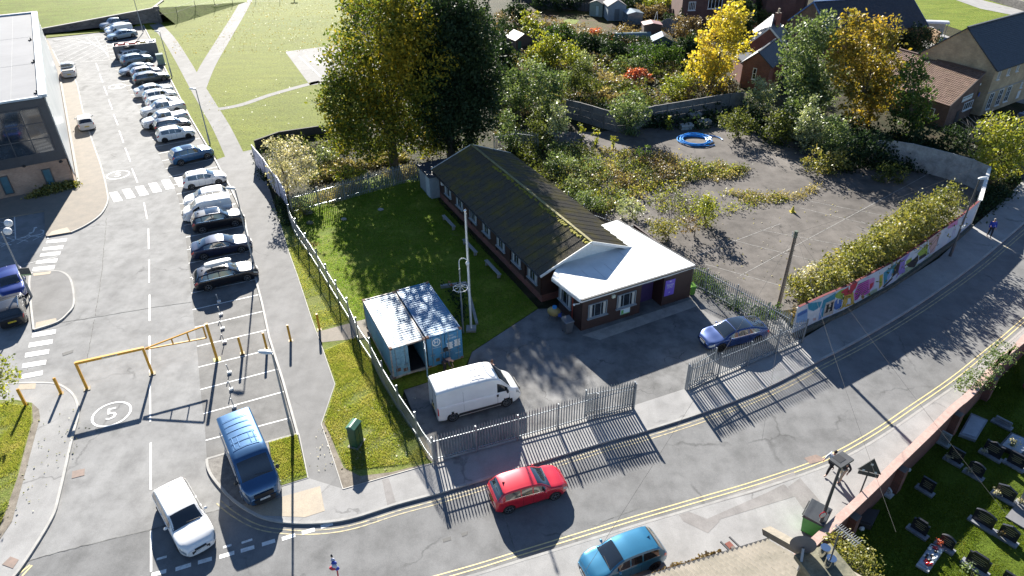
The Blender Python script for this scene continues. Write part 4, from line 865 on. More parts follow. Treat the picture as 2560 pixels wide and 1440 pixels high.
# ---------------------------------------------------------------- fences and walls
def palisade(name, pts, h, label, post_every=2.75, gap=.172, parent=None, pale=.072, mat=None, flip=1, group=None):
    mat = mat or M_steel; P = [Vector((p[0], p[1])) for p in pts]
    e = empty(name, (P[0].x, P[0].y, .05), 0, label, 'fence', group)
    L = [0]
    for i in range(1, len(P)): L.append(L[-1]+(P[i]-P[i-1]).length)
    tot = L[-1]; nb = max(1, round(tot/post_every))
    def at(s_):
        s_ = min(max(s_, 0), tot)
        for i in range(1, len(P)):
            if L[i] >= s_-1e-6: d = (P[i]-P[i-1]).normalized(); return P[i-1]+d*(s_-L[i-1]), d
        return P[-1], d
    for k in range(nb+1):
        p, d = at(k*tot/nb); m = MB(); m.box((p.x-d.y*.06*flip, p.y+d.x*.06*flip, h/2), (.07, .1, h+.04), math.atan2(d.y, d.x)); m.build('post', mat, e)
    for b in range(nb):
        m = MB(); s0, s1 = b*tot/nb, (b+1)*tot/nb; npl = max(2, round((s1-s0)/gap))
        for z in (.35, h-.4):
            a, _ = at(s0); c, _ = at(s1); mid, dm = at((s0+s1)/2); m.wall(a, mid, .04, z-.025, z+.025); m.wall(mid, c, .04, z-.025, z+.025)
        for k in range(npl):
            s_ = s0+(k+.5)*(s1-s0)/npl; p, d = at(s_); q = p+Vector((d.y, -d.x))*.045*flip; w2 = d*pale/2; n_ = Vector((d.y, -d.x))*.018*flip; hz = h+rnd.uniform(-.01, .01)
            for (u, v) in ((-1, 0), (0, 1)):
                A = q+w2*u+(n_ if u == 0 else n_*0); B = q+w2*v+(n_ if v == 0 else n_*0)
                m.add([(A.x, A.y, .08), (B.x, B.y, .08), (B.x, B.y, hz-(.13 if v else .02)), (A.x, A.y, hz-(.13 if u else .02))], [(0, 1, 2, 3)])
            c_ = q+n_; m.add([(q.x-w2.x, q.y-w2.y, hz-.13), (c_.x, c_.y, hz-.02), (c_.x, c_.y, hz+.06)], [(0, 1, 2)]); m.add([(q.x+w2.x, q.y+w2.y, hz-.13), (c_.x, c_.y, hz-.02), (c_.x, c_.y, hz+.06)], [(0, 2, 1)])
        m.build('panel', mat, e)
    return e
rnd.seed(11)
F2 = [G(x, y, .1).xy for x, y in ((1084, 1156), (1280, 1103), (1480, 1047), (1583, 1020))]
palisade('palisade_fence', FENCE_L[:4], 2.0, 'palisade fence run at the top of the grass strip beside the lawn')
palisade('palisade_fence', FENCE_L[3:9], 2.0, 'palisade fence running behind the blue containers along the grass strip')
palisade('palisade_fence', FENCE_L[8:], 2.0, 'palisade fence between the green cabinet and the white van')
palisade('palisade_fence', F2, 2.1, 'roadside palisade fence left of the yard entrance, in front of the white van', flip=-1)
F3 = [G(x, y, .1).xy for x, y in ((1715, 975), (1778, 949), (1870, 911), (1967, 870), (2003, 855))]
palisade('palisade_fence', F3, 2.1, 'roadside palisade fence right of the yard entrance, in front of the blue car', gap=.19, pale=.085, flip=-1)
o_ = Vector((-.25, .45))
palisade('palisade_gate', [F2[-1]+(F2[-2]-F2[-1]).normalized()*3.0+o_*.9, F2[-1]+o_*.25], 2.15, 'palisade gate leaf folded back at the left of the yard entrance', 3.2, flip=-1)
palisade('palisade_gate', [F3[0]+o_*.25, F3[0]+(F3[1]-F3[0]).normalized()*2.6+o_*1.1], 2.15, 'palisade gate leaf folded back at the right of the yard entrance', 3.2, flip=-1)
F4 = [G(x, y, 2.2).xy for x, y in ((1420, 480), (1477, 525), (1557, 552), (1640, 602), (1713, 647), (1780, 677), (1853, 717), (1925, 757))]
palisade('palisade_fence', F4, 2.2, 'weathered palisade fence between the hut yard and the old playground')
palisade('palisade_fence', [F4[-1], G(1962, 850).xy, G(2003, 852).xy][:2], 2.2, 'short palisade return beside the wooden pole at the yard corner')
F5 = [G(x, y, 2.1).xy for x, y in ((722, 487), (775, 472), (830, 458), (900, 438), (1000, 412), (1044, 405))]
palisade('palisade_fence', F5, 2.1, 'palisade fence at the back of the hut lawn under the trees')
palisade('palisade_fence', [G(x, y, 2.2).xy for x, y in ((1235, 335), (1290, 325), (1345, 332))], 2.2, 'palisade fence half hidden in the bushes behind the hut')
# concrete low edging below the roadside fence
m = MB(); strip(m, [p+Vector((0, -.02)) for p in F2], .16, .19); strip(m, F3, .16, .19); m.build('path_edging', M_kerb, kind='structure')

# concrete panel fences
def panelfence(tops, h, label, col=(.26, .255, .25)):
    P = [G(x, y, h).xy for x, y in tops]; e = empty('concrete_panel_fence', (P[0].x, P[0].y, 0), 0, label, 'fence'); M_ = mt('panel_concrete', col, tuple(c*.62 for c in col), 1.3, .9, fine=.25, fsc=5)
    L = [0]
    for i in range(1, len(P)): L.append(L[-1]+(P[i]-P[i-1]).length)
    nb = round(L[-1]/1.85)
    def at(s_):
        for i in range(1, len(P)):
            if L[i] >= s_-1e-6: return P[i-1].lerp(P[i], (s_-L[i-1])/(L[i]-L[i-1]))
        return P[-1]
    S = [at(k*L[-1]/nb) for k in range(nb+1)]
    for k in range(nb+1): d = (S[min(k+1, nb)]-S[max(k-1, 0)]); m = MB(); m.box((S[k].x, S[k].y, h/2+.03), (.16, .2, h+.08), math.atan2(d.y, d.x)); m.build('post', M_, e)
    for k in range(nb):
        m = MB()
        for j in range(3): m.wall(S[k].lerp(S[k+1], .045), S[k].lerp(S[k+1], .955), .06+.004*j, h/3*j+.01, h/3*(j+1)-.012)
        m.wall(S[k].lerp(S[k+1], .05), S[k].lerp(S[k+1], .95), .14, h-.01, h+.05); m.build('panel', M_, e)
panelfence([(1418, 250), (1450, 257), (1490, 268), (1530, 281), (1575, 283), (1627, 267), (1713, 253), (1800, 238), (1860, 231)], 2.3, 'curving concrete panel fence at the far side of the old playground', (.2, .195, .19))
panelfence([(2187, 352), (2253, 354), (2293, 363), (2363, 380), (2427, 397), (2475, 418)], 2.6, 'tall pale concrete panel fence in shade by the community room', (.42, .42, .41))
m = MB(); a, b = G(2475, 418, 2.6).xy, G(2450, 503, 2.4).xy; m.wall(a, b, .12, 0, 2.45); w_ = m.build('boundary_wall', plain((.5, .5, .48)), label='short pale wall end with white coping at the far right corner', cat='wall')
m = MB(); m.wall(a, b, .3, 2.45, 2.52); m.build('coping', M_white, w_)

# cemetery wall
cw_ = empty('brick_wall', (WALL[0].x, WALL[0].y, 0), 0, 'long curving red brick wall between the pavement and the cemetery', 'wall')
WP = smooth_line(WALLX[0:] if True else WALL, 3)
m = MB(); 
for i in range(len(WP)-1): m.wall(WP[i], WP[i+1], .3, ZC-.3, 1.13)
for i in range(2, len(WALL)-1, 2):
    n_, d_ = nrm(WALL[i], WALL[i+1], (60, -20)); p = WALL[i]+n_*.3; m.box((p.x, p.y, -.1), (.5, .5, 2.0), math.atan2(d_.y, d_.x))
m.build('wall', M_brickred, cw_)
m = MB(); strip(m, WP, .42, 1.215)
for s_ in (.21, -.21):
    q = off(WP, s_); 
    for i in range(len(q)-1): m.add([(q[i].x, q[i].y, 1.13), (q[i+1].x, q[i+1].y, 1.13), (q[i+1].x, q[i+1].y, 1.215), (q[i].x, q[i].y, 1.215)], [(0, 1, 2, 3) if s_ < 0 else (3, 2, 1, 0)])
m.build('coping', mt('coping_brick', (.5, .34, .29), (.4, .27, .23), 2, .8, fine=.25, fsc=7), cw_)

# mural wall along the upper pavement
MT = [(1997, 767), (2063, 737), (2127, 710), (2207, 668), (2250, 645), (2307, 607), (2350, 576), (2403, 540), (2447, 503)]
ZM_ = 2.6; MP = [G(x, y, ZM_).xy for x, y in MT]
mu = empty('mural_wall', (MP[0].x, MP[0].y, 0), 0, 'long curving wall covered in a colourful painted mural beside the pavement', 'wall')
m = MB()
for i in range(len(MP)-1): m.wall(MP[i], MP[i+1], .14, .4, ZM_)
m.build('wall', mt('mural_base_paint', (.5, .52, .56), (.33, .4, .5), .6, .6, local=False), mu)
m = MB(); q = off(MP, -.16)
for i in range(len(q)-1): m.wall(q[i], q[i+1], .3, 0, .42)
m.build('stone_base', mt('dark_stone', (.07, .075, .06), (.13, .13, .11), 3, .95, fine=.4, fsc=10, bump=.5), mu)
m = MB(); strip(m, MP, .17, ZM_+.03)
for i in range(len(MP)-1): m.wall(MP[i], MP[i+1], .16, ZM_+.002, ZM_+.028)
m.build('coping', plain((.14, .02, .025), .8), mu)
_mp = {}
def mural(col, pts, k=1, seg=None):
    """painted shape; pts are plan/elevation corners found on the wall face"""
    key = col; m = _mp.setdefault(key, MB()); x = sum(p[0] for p in pts)/len(pts)
    if seg is None:
        seg = 0
        for i in range(len(MT)-1):
            if x >= MT[i][0]-10: seg = i
    A, B = MP[seg], MP[seg+1]; n, d = nrm(A, B); o = n*(.072+.002*k); P = [onv(px_, py_, A+o, B+o) for px_, py_ in pts]
    P = [Vector((p.x, p.y, min(max(p.z, .44), ZM_-.005))) for p in P]; m.add([tuple(p) for p in P], [tuple(range(len(P)))])
Z = lambda pts, s_=8, ox=1980, oy=660: [(ox+x/s_, oy+y/s_) for x, y in pts]
TEAL, BLUE, LB_, PINK, MAG, YEL, RED, GRN, CRM, WHT, BLK, PUR, ORG, LGR, SALM = (.03, .22, .32), (.06, .14, .38), (.2, .33, .55), (.5, .2, .4), (.45, .08, .35), (.5, .33, .05), (.42, .03, .05), (.25, .35, .05), (.5, .42, .34), (.6, .6, .62), (.015, .015, .02), (.22, .16, .45), (.5, .25, .15), (.3, .38, .26), (.5, .34, .32)
mural(WHT, Z([(100, 900), (320, 800), (250, 1330), (20, 1200)]), 0, 0); mural(LB_, Z([(100, 990), (315, 880), (300, 1150), (80, 1180)]), 1, 0)
mural(BLUE, Z([(120, 1000), (300, 900), (310, 960), (110, 1060)]), 2, 0); mural(TEAL, Z([(320, 790), (600, 745), (560, 860), (430, 940), (325, 910)]), 1, 0); mural(WHT, Z([(325, 940), (430, 950), (560, 870), (540, 1130), (290, 1240)]), 1, 0)
mural(TEAL, Z([(600, 740), (880, 570), (860, 700), (680, 780), (610, 1060), (530, 1110), (570, 880)]), 1, 1); mural(LB_, Z([(560, 900), (620, 880), (610, 1070), (520, 1130)]), 2, 0); mural(SALM, Z([(420, 1090), (480, 1070), (480, 1120), (420, 1140)]), 2, 0)
mural(CRM, Z([(680, 790), (860, 700), (820, 990), (615, 1055)]), 2, 1)
for q in ([(700, 825), (745, 805), (715, 965), (665, 985)], [(790, 775), (835, 755), (800, 925), (755, 945)], [(715, 885), (795, 850), (790, 880), (708, 915)], [(690, 822), (755, 792), (755, 808), (690, 838)], [(775, 778), (842, 748), (842, 764), (778, 792)], [(650, 975), (715, 950), (715, 966), (650, 991)], [(740, 940), (805, 915), (805, 931), (740, 956)]): mural(BLK, Z(q), 3, 1)
mural(GRN, Z([(880, 600), (980, 520), (1060, 500), (1010, 700), (900, 690), (850, 650)]), 1, 1); mural(BLUE, Z([(840, 780), (900, 700), (1010, 720), (980, 870), (880, 915), (830, 890)]), 1, 1); mural(WHT, Z([(910, 720), (940, 700), (930, 790), (912, 800)]), 2, 1)
mural(YEL, Z([(1040, 620), (1130, 600), (1110, 760), (1060, 850), (940, 930), (1000, 850)]), 1, 1); mural(YEL, Z([(1130, 600), (1230, 560), (1240, 780), (1180, 790), (1170, 670), (1110, 700)]), 1, 2); mural(YEL, Z([(1060, 830), (1250, 770), (1240, 800), (1060, 870)]), 2, 2)
mural(RED, Z([(980, 560), (1150, 440), (1220, 390), (1330, 340), (1280, 470), (1190, 590), (1050, 640), (1040, 590), (990, 590)]), 2, 1); mural(WHT, Z([(1130, 440), (1165, 420), (1160, 500), (1135, 520)]), 3, 2); mural(WHT, Z([(1120, 700), (1165, 680), (1165, 770), (1120, 785)]), 3, 2)
mural(MAG, Z([(1240, 600), (1320, 420), (1540, 300), (1560, 560), (1400, 660), (1250, 740)]), 1, 2)
for k in range(7): mural(BLK, Z([(1250+k*12, 720-k*52), (1390+k*14, 600-k*44), (1520, 530-k*33), (1520, 538-k*33), (1390+k*14, 610-k*44), (1252+k*12, 732-k*52)]), 3, 2)
mural(PINK, Z([(1540, 310), (1620, 270), (1660, 280), (1640, 440), (1530, 560)]), 2, 2); mural(RED, Z([(1560, 400), (1640, 360), (1600, 470), (1550, 520)]), 3, 2); mural(ORG, Z([(1370, 650), (1430, 590), (1450, 680), (1400, 730)]), 2, 2); mural(WHT, Z([(1320, 700), (1380, 600), (1390, 700)]), 2, 2)
mural(LGR, Z([(1470, 620), (1620, 520), (1700, 480), (1690, 590), (1480, 730)]), 1, 2); mural(YEL, Z([(1750, 230), (1820, 200), (1810, 420), (1740, 500)]), 2, 3); mural(GRN, Z([(1765, 280), (1800, 270), (1790, 420), (1755, 450)]), 3, 3)
X = lambda pts: Z(pts, 6.547, 2180, 500)
mural(TEAL, X([(190, 1190), (400, 1030), (350, 1200), (190, 1400)]), 1, 3); mural(LB_, X([(250, 1250), (330, 1120), (330, 1200), (230, 1400)]), 2, 3); mural(BLK, X([(390, 1080), (480, 960), (430, 1180), (330, 1270)]), 3, 4); mural(PUR, X([(470, 980), (610, 850), (620, 880), (540, 1010), (540, 1180), (430, 1230), (380, 1300), (440, 1120)]), 2, 4)
mural(BLK, X([(160, 1430), (330, 1270), (340, 1290), (200, 1440)]), 3, 3); mural(LGR, X([(400, 1310), (560, 1100), (780, 1080), (960, 900), (960, 990), (700, 1180), (300, 1400)]), 1, 4); mural(GRN, X([(560, 1000), (650, 940), (650, 990), (560, 1060)]), 2, 4)
mural(BLK, X([(560, 1060), (700, 950), (760, 890), (760, 990), (690, 1110), (600, 1100)]), 2, 4); mural(GRN, X([(740, 880), (850, 770), (920, 750), (900, 900), (780, 920)]), 1, 5); mural(BLK, X([(770, 930), (880, 870), (890, 910), (770, 990)]), 2, 5)
mural(SALM, X([(930, 640), (1240, 440), (1340, 330), (1440, 270), (1330, 680), (1100, 790), (950, 880)]), 1, 5); mural(PINK, X([(1250, 400), (1420, 290), (1400, 400), (1240, 480)]), 2, 6); mural(WHT, X([(940, 900), (1300, 700), (1300, 760), (960, 960)]), 2, 5)
def scrawl(pts, w_=.07, seg=5, col=BLK, k=4):
    A, B = MP[seg], MP[seg+1]; n, d = nrm(A, B); o = n*(.074+.002*k); P = [onv(x, y, A+o, B+o) for x, y in X(pts)]; m = _mp.setdefault(col, MB())
    for i in range(len(P)-1):
        t = (P[i+1]-P[i]).normalized(); s_ = t.cross(n.to_3d()).normalized()*w_/2; m.add([P[i]-s_, P[i+1]-s_, P[i+1]+s_, P[i]+s_], [(0, 1, 2, 3)])
for q in ([(990, 650), (940, 740), (990, 680), (1080, 550), (1110, 540), (1060, 640), (930, 800), (905, 900)], [(1060, 680), (1090, 600), (1060, 750), (1120, 700), (1150, 600)], [(1150, 690), (1180, 580), (1180, 700)], [(1200, 520), (1170, 680)], [(1230, 500), (1200, 650), (1260, 480)], [(1260, 560), (1240, 680), (1210, 710), (1190, 690)], [(950, 870), (1010, 790), (1040, 740)]): scrawl(q)
for q in ([(1340, 470), (1310, 600)], [(1370, 440), (1345, 560)]): scrawl(q, .06, 6, PUR)
for q in ([(1470, 290), (1500, 270), (1480, 340)], [(1540, 260), (1500, 400)], [(1580, 250), (1540, 400)]): scrawl(q, .06, 7, PUR)
for q in ([(700, 830), (720, 790), (740, 820)], [(750, 790), (780, 770), (760, 830)], [(690, 870), (740, 850), (800, 790)]): scrawl(q, .035, 4, BLK)
for c_, m in _mp.items(): m.build('mural_painting', mt('mural_paint', c_, tuple(x*.75 for x in c_), 2, .6, local=False), mu)
# left mural boards beside the path
LT = [(629, 363), (657, 396), (680, 430), (693, 444), (710, 473), (716, 497)]; LP = [G(x, y, 2.3).xy for x, y in LT]
lm_ = empty('painted_board_fence', (LP[0].x, LP[0].y, 0), 0, 'pale lilac board fence with scrawled graffiti beside the path', 'fence')
for i in range(len(LP)-1):
    m = MB(); m.wall(LP[i], LP[i+1], .06, .15, 2.3); m.build('panel', mt('lilac_board', (.42, .42, .52), (.52, .53, .6), 1.5, .6, local=False, stretch=(1, 1, .2)), lm_)
    m = MB(); m.box((LP[i].x, LP[i].y, 1.15), (.12, .12, 2.36)); m.build('post', M_dgrey, lm_)
m = MB(); n, d = nrm(LP[0], LP[-1], (-60, 60)); n = Vector((-.9, -.2)).normalized()
for i in range(len(LP)-1):
    A, B = LP[i], LP[i+1]; nn, dd = nrm(A, B, (-60, 40)); L_ = (B-A).length
    for k in range(int(L_/.55)):
        z0 = 1.0+.5*math.sin(k*1.9+i); p = A+dd*(k*.55+.25)+nn*.04
        for s_ in range(3):
            a0, a1 = s_*1.1+k, s_*1.1+1.2+k; r = .3
            p0 = (p.x+dd.x*r*math.cos(a0), p.y+dd.y*r*math.cos(a0), z0+r*1.2*math.sin(a0)); p1 = (p.x+dd.x*r*math.cos(a1), p.y+dd.y*r*math.cos(a1), z0+r*1.2*math.sin(a1)); m.bar(p0, p1, .012, .05)
m.build('graffiti', plain((.12, .1, .2)), lm_)
# dark low wall past the boards and under the trees (edge of the park)
m = MB(); a = [G(x, y).xy for x, y in ((640, 372), (700, 350), (800, 335), (900, 330))]
for i in range(3): m.wall(a[i], a[i+1], .2, 0, 1.0)
m.build('boundary_wall', plain((.06, .055, .05), .9), label='low dark wall between the park grass and the silver bush', cat='wall')
# thin mesh fence on the park slope
e = empty('mesh_fence', G(400, 60), 0, 'thin wire mesh fence with slim posts along the park slope', 'fence'); PX = [(400, 61), (448, 53), (493, 36), (540, 25), (583, 12), (640, 4), (700, 4)]; Q = [G(x, y) for x, y in PX]
zb = [.1, .05, .05, .05, .05, .05, .05]
for p in Q: m = MB(); m.tube([(p.x, p.y, 0), (p.x, p.y, 2.6)], .045, 6); m.build('post', M_dgrey, e)
m = MB()
for i in range(len(Q)-1):
    for z in (.1, .9, 1.7, 2.5): m.bar((Q[i].x, Q[i].y, z), (Q[i+1].x, Q[i+1].y, z), .02, .02)
m.build('wire', M_dgrey, e)
# ---------------------------------------------------------------- vehicles
def cr_spline(xs, ys, x):
    """smooth interpolation through knots (finite-difference Hermite, limited)"""
    n = len(xs)
    if x <= xs[0]: return ys[0]
    if x >= xs[-1]: return ys[-1]
    for i in range(n-1):
        if x <= xs[i+1]: break
    h = xs[i+1]-xs[i]; t = (x-xs[i])/h
    def sl(j):
        if j <= 0 or j >= n-1: return 0
        a = (ys[j]-ys[j-1])/(xs[j]-xs[j-1]); b = (ys[j+1]-ys[j])/(xs[j+1]-xs[j])
        return 0 if a*b <= 0 else 2*a*b/(a+b)
    m0, m1 = sl(i), sl(i+1)
    return (2*t**3-3*t*t+1)*ys[i]+(t**3-2*t*t+t)*h*m0+(-2*t**3+3*t*t)*ys[i+1]+(t**3-t*t)*h*m1
# profile tables, x from tail (0) to nose (1): top line, belt line, plan half width, roof half width
PROF = {
 'hatch': dict(L=4.1, W=.875, wb=(.17, .80), R=.31, top=[(0, .88), (.015, .98), (.05, 1.12), (.12, 1.40), (.22, 1.47), (.42, 1.49), (.55, 1.44), (.62, 1.34), (.755, 1.03), (.9, .92), (.965, .80), (1, .62)],
   belt=[(0, .8), (.04, .98), (.3, .96), (.7, .90), (.755, .93), (.9, .80), (1, .55)], gh=(.10, .73), ws=(.575, .75), rw=(.03, .115), side=[(.13, .33), (.35, .49), (.51, .665)]),
 'suv': dict(L=4.45, W=.92, wb=(.17, .80), R=.35, top=[(0, .95), (.015, 1.1), (.05, 1.28), (.11, 1.56), (.2, 1.62), (.42, 1.65), (.55, 1.6), (.61, 1.5), (.73, 1.16), (.9, 1.06), (.97, .93), (1, .7)],
   belt=[(0, .9), (.04, 1.1), (.3, 1.06), (.7, 1.02), (.75, 1.05), (.9, .95), (1, .62)], gh=(.09, .71), ws=(.57, .725), rw=(.03, .10), side=[(.09, .19), (.21, .38), (.40, .64)]),
 'estate': dict(L=4.8, W=.91, wb=(.19, .80), R=.33, top=[(0, .9), (.015, 1.0), (.04, 1.15), (.1, 1.38), (.2, 1.45), (.42, 1.48), (.55, 1.42), (.62, 1.28), (.72, 1.02), (.9, .9), (.97, .78), (1, .6)],
   belt=[(0, .82), (.04, .97), (.3, .94), (.7, .9), (.75, .92), (.9, .8), (1, .52)], gh=(.08, .70), ws=(.565, .715), rw=(.025, .09), side=[(.09, .21), (.23, .385), (.40, .63)]),
 'saloon': dict(L=4.85, W=.93, wb=(.19, .81), R=.33, top=[(0, .85), (.015, .98), (.06, 1.06), (.13, 1.13), (.24, 1.33), (.36, 1.43), (.46, 1.45), (.56, 1.38), (.63, 1.24), (.74, .98), (.9, .86), (.97, .74), (1, .56)],
   belt=[(0, .8), (.06, .98), (.3, .95), (.7, .88), (.76, .9), (.9, .77), (1, .5)], gh=(.12, .72), ws=(.565, .73), rw=(.13, .27), side=[(.22, .36), (.375, .52), (.535, .65)]),
 'fast': dict(L=4.7, W=.925, wb=(.195, .805), R=.34, top=[(0, .88), (.015, 1.02), (.05, 1.1), (.14, 1.2), (.26, 1.36), (.38, 1.44), (.48, 1.44), (.58, 1.35), (.66, 1.2), (.77, .95), (.9, .82), (.97, .7), (1, .55)],
   belt=[(0, .82), (.06, 1.0), (.3, .96), (.7, .88), (.78, .88), (.9, .74), (1, .5)], gh=(.08, .75), ws=(.57, .76), rw=(.06, .27), side=[(.19, .36), (.375, .53), (.545, .67)]),
 'smallvan': dict(L=4.4, W=.9, wb=(.15, .79), R=.32, top=[(0, 1.5), (.01, 1.76), (.03, 1.8), (.3, 1.83), (.55, 1.82), (.64, 1.76), (.70, 1.62), (.82, 1.2), (.93, 1.02), (.975, .85), (1, .62)],
   belt=[(0, 1.05), (.3, 1.06), (.7, 1.0), (.82, 1.05), (.93, .85), (1, .55)], gh=(.005, .80), ws=(.68, .82), rw=None, side=[(.63, .77)], van=1),
 'van': dict(L=5.4, W=1.02, wb=(.17, .81), R=.345, top=[(0, 2.1), (.006, 2.38), (.03, 2.45), (.3, 2.5), (.6, 2.48), (.70, 2.38), (.745, 2.2), (.87, 1.42), (.955, 1.15), (.985, .9), (1, .62)],
   belt=[(0, 1.3), (.3, 1.3), (.7, 1.22), (.87, 1.25), (.955, .98), (1, .58)], gh=(.004, .86), ws=(.735, .865), rw=None, side=[(.70, .825)], van=1, rwid=.89),
 'pickup': dict(L=5.3, W=.93, wb=(.23, .82), R=.38, top=[(0, .85), (.01, 1.1), (.06, 1.15), (.30, 1.17), (.345, 1.2), (.36, 1.68), (.4, 1.74), (.52, 1.76), (.60, 1.68), (.64, 1.58), (.74, 1.2), (.9, 1.1), (.97, .98), (1, .72)],
   belt=[(0, .95), (.05, 1.08), (.3, 1.1), (.7, 1.06), (.75, 1.1), (.9, 1.0), (1, .65)], gh=(.345, .735), ws=(.61, .735), rw=(.349, .358), side=[(.37, .485), (.50, .665)], bed=1),
}
def surf(p, clear=.2):
    T = p['top']; B = p['belt']; W = p['W']; x0, x1 = p['gh']; van = p.get('van'); rw_ = p.get('rwid', .80 if not van else .86)
    tx, ty = zip(*T); bx_, by = zip(*B)
    def S(u, v, off_=0.0, side=1):
        """u along 0..1, v 0 sill .. 1 centre line; returns local point (x forward)"""
        zt = cr_spline(tx, ty, u); zk = min(cr_spline(bx_, by, u), zt-.02)
        e = min(u, 1-u); wpl = 1-.30*max(0, 1-u-0)**0*max(0, (u-.86)/.14)**2.2-.14*max(0, (.10-u)/.10)**2*(0 if van else 1)-(.03*max(0, (.03-u)/.03)**2 if van else 0)
        w = W*wpl; g = 0
        if x0 < u < x1: g = 1
        # roof half width follows height above the belt
        k = max(0, min(1, (zt-zk)/.42)) if not van else max(0, min(1, (zt-zk)/.8))
        rw = w*(.90*(1-k)+rw_*k); zb = clear+.10*max(0, (u-.9)/.1)+.08*max(0, (.08-u)/.08)
        pts = [(.0, w*.93, zb), (.10, w*.985, zb+.10), (.25, w, zb+(zk-zb)*.55), (.36, w*.992, zk-.10), (.42, w*.965, zk), (.45, w*.945, zk+min(.02, (zt-zk)*.3)), (.66, rw+.015, zt-min(.10, (zt-zk)*.42)), (.74, rw*.93, zt-min(.035, (zt-zk)*.2)), (.86, rw*.55, zt-.006), (1.0, 0, zt+.008)]
        for i in range(len(pts)-1):
            if v <= pts[i+1][0]: break
        a, b = pts[i], pts[i+1]; t = (v-a[0])/(b[0]-a[0]); y = a[1]+(b[1]-a[1])*t; z = a[2]+(b[2]-a[2])*t
        return Vector(((u-.5)*p['L'], y*side, z))
    def So(u, v, o_, side=1):
        du, dv = .004, .01; a = S(min(u+du, 1), v, side=side)-S(max(u-du, 0), v, side=side); b = S(u, min(v+dv, 1), side=side)-S(u, max(v-dv, 0), side=side); n = a.cross(b)*side
        if v > .985: n = Vector((n.x, 0, n.z))
        n.normalize(); c = S(u, v, side=side); 
        if n.dot(c-Vector((c.x*.8, 0, .5))) < 0: n = -n
        return c+n*o_
    return S, So
def make_car(kind, col, metal=0, roof=None, rails=False, box=None, plate=('AB12 CDE', 'AB12 CDE'), rim=None, reg_front=False, glass_roof=False, cladding=None, badge=None, tail=True, scale=1.0, grille='bar'):
    p = PROF[kind]; S, So = surf(p, .2 if kind not in ('suv', 'pickup') else .26); L, W = p['L'], p['W']; van = p.get('van'); R = p['R']
    root = empty({'van': 'panel_van', 'smallvan': 'small_van', 'pickup': 'pickup_truck'}.get(kind, 'parked_car'), (0, 0, 0)); PM = paint(col, metal)
    NU = 64; us = [0, .003, .008, .015, .025]+[.035+(.93)*k/(NU-1) for k in range(NU)]+[.975, .985, .992, .997, 1]
    # place extra stations on wheel circles
    vs_ = [0, .05, .10, .15, .2, .25, .29, .325, .36, .39, .42, .45, .52, .59, .66, .70, .74, .80, .86, .93, 1.0]
    NV = len(vs_); nu = len(us); m = MB(); V = []
    wx = [(p['wb'][0]-.5)*L, (p['wb'][1]-.5)*L]; WR = R*1.14
    for sd in (1, -1):
        for u in us:
            for v in vs_:
                q = S(u, v, side=sd)
                if v < .40:
                    for x in wx:
                        d = Vector((q.x-x, q.z-R)); l = d.length
                        if abs(l-WR) < .055 and l > .01: d = d/l*WR; q.x = x+d.x; q.z = R+d.y
                V.append(q)
    fs = []
    def inarch(c, v): return v < .40 and any((c.x-x)**2+(c.z-R)**2 < (WR*.99)**2 for x in wx)
    for si in range(2):
        o_ = si*nu*NV
        for i in range(nu-1):
            for j in range(NV-1):
                a, b, c, d = o_+i*NV+j, o_+(i+1)*NV+j, o_+(i+1)*NV+j+1, o_+i*NV+j+1
                ce = (V[a]+V[b]+V[c]+V[d])/4
                if inarch(ce, vs_[j]): continue
                if p.get('bed') and us[i] > .03 and us[i+1] < .33 and vs_[j] >= .74: continue
                fs.append((a, b, c, d) if si == 0 else (d, c, b, a))
    k = len(V); m.add(V, fs)
    # end caps and floor
    for i, rev in ((0, 0), (nu-1, 1)):
        ring = [i*NV+j for j in range(NV)]+[nu*NV+i*NV+j for j in range(NV-2, -1, -1)]; m.add([V[q] for q in ring], [tuple(range(len(ring)))[::(1 if rev else -1)]])
    body = m.build('body', PM, root, local=True, smooth=True, sharp=38)
    bm_ = bmesh.new(); bm_.from_mesh(body.data); bmesh.ops.remove_doubles(bm_, verts=bm_.verts, dist=.0005); bm_.to_mesh(body.data); bm_.free()
    fl = MB(); fl.box((0, 0, .30), (L*.9, W*1.72, .14)); 
    for x in wx: fl.box((x, 0, R+.06), (WR*2.05, W*1.8, WR*1.5))
    if p.get('bed'): fl.box((-.32*L, 0, .78), (.31*L, W*1.5, .1))
    fl.build('underbody', M_well, root, local=True)
    def patch(mb, u0, u1, v0, v1, sd, o_=.006, nu_=8, nv_=4, both=False):
        if both:
            rows = [(v0+(1-v0)*j/nv_, 1) for j in range(nv_+1)]+[(v0+(1-v0)*(nv_-j)/nv_, -1) for j in range(1, nv_+1)]
        else: rows = [(v0+(v1-v0)*j/nv_, sd) for j in range(nv_+1)]
        vs = [So(u0+(u1-u0)*i/nu_, v, o_, s_) for i in range(nu_+1) for v, s_ in rows]; n = len(rows)
        mb.add(vs, [(i*n+j, (i+1)*n+j, (i+1)*n+j+1, i*n+j+1) for i in range(nu_) for j in range(n-1)]); return mb
    g = patch(MB(), p['ws'][0], p['ws'][1], .70, 1, 1, both=True); g.build('windscreen', M_glass, root, local=True, smooth=True)
    if p['rw']: g = patch(MB(), p['rw'][0], p['rw'][1], .70 if kind != 'pickup' else .62, 1, 1, both=True); g.build('rear_window', M_glass, root, local=True, smooth=True)
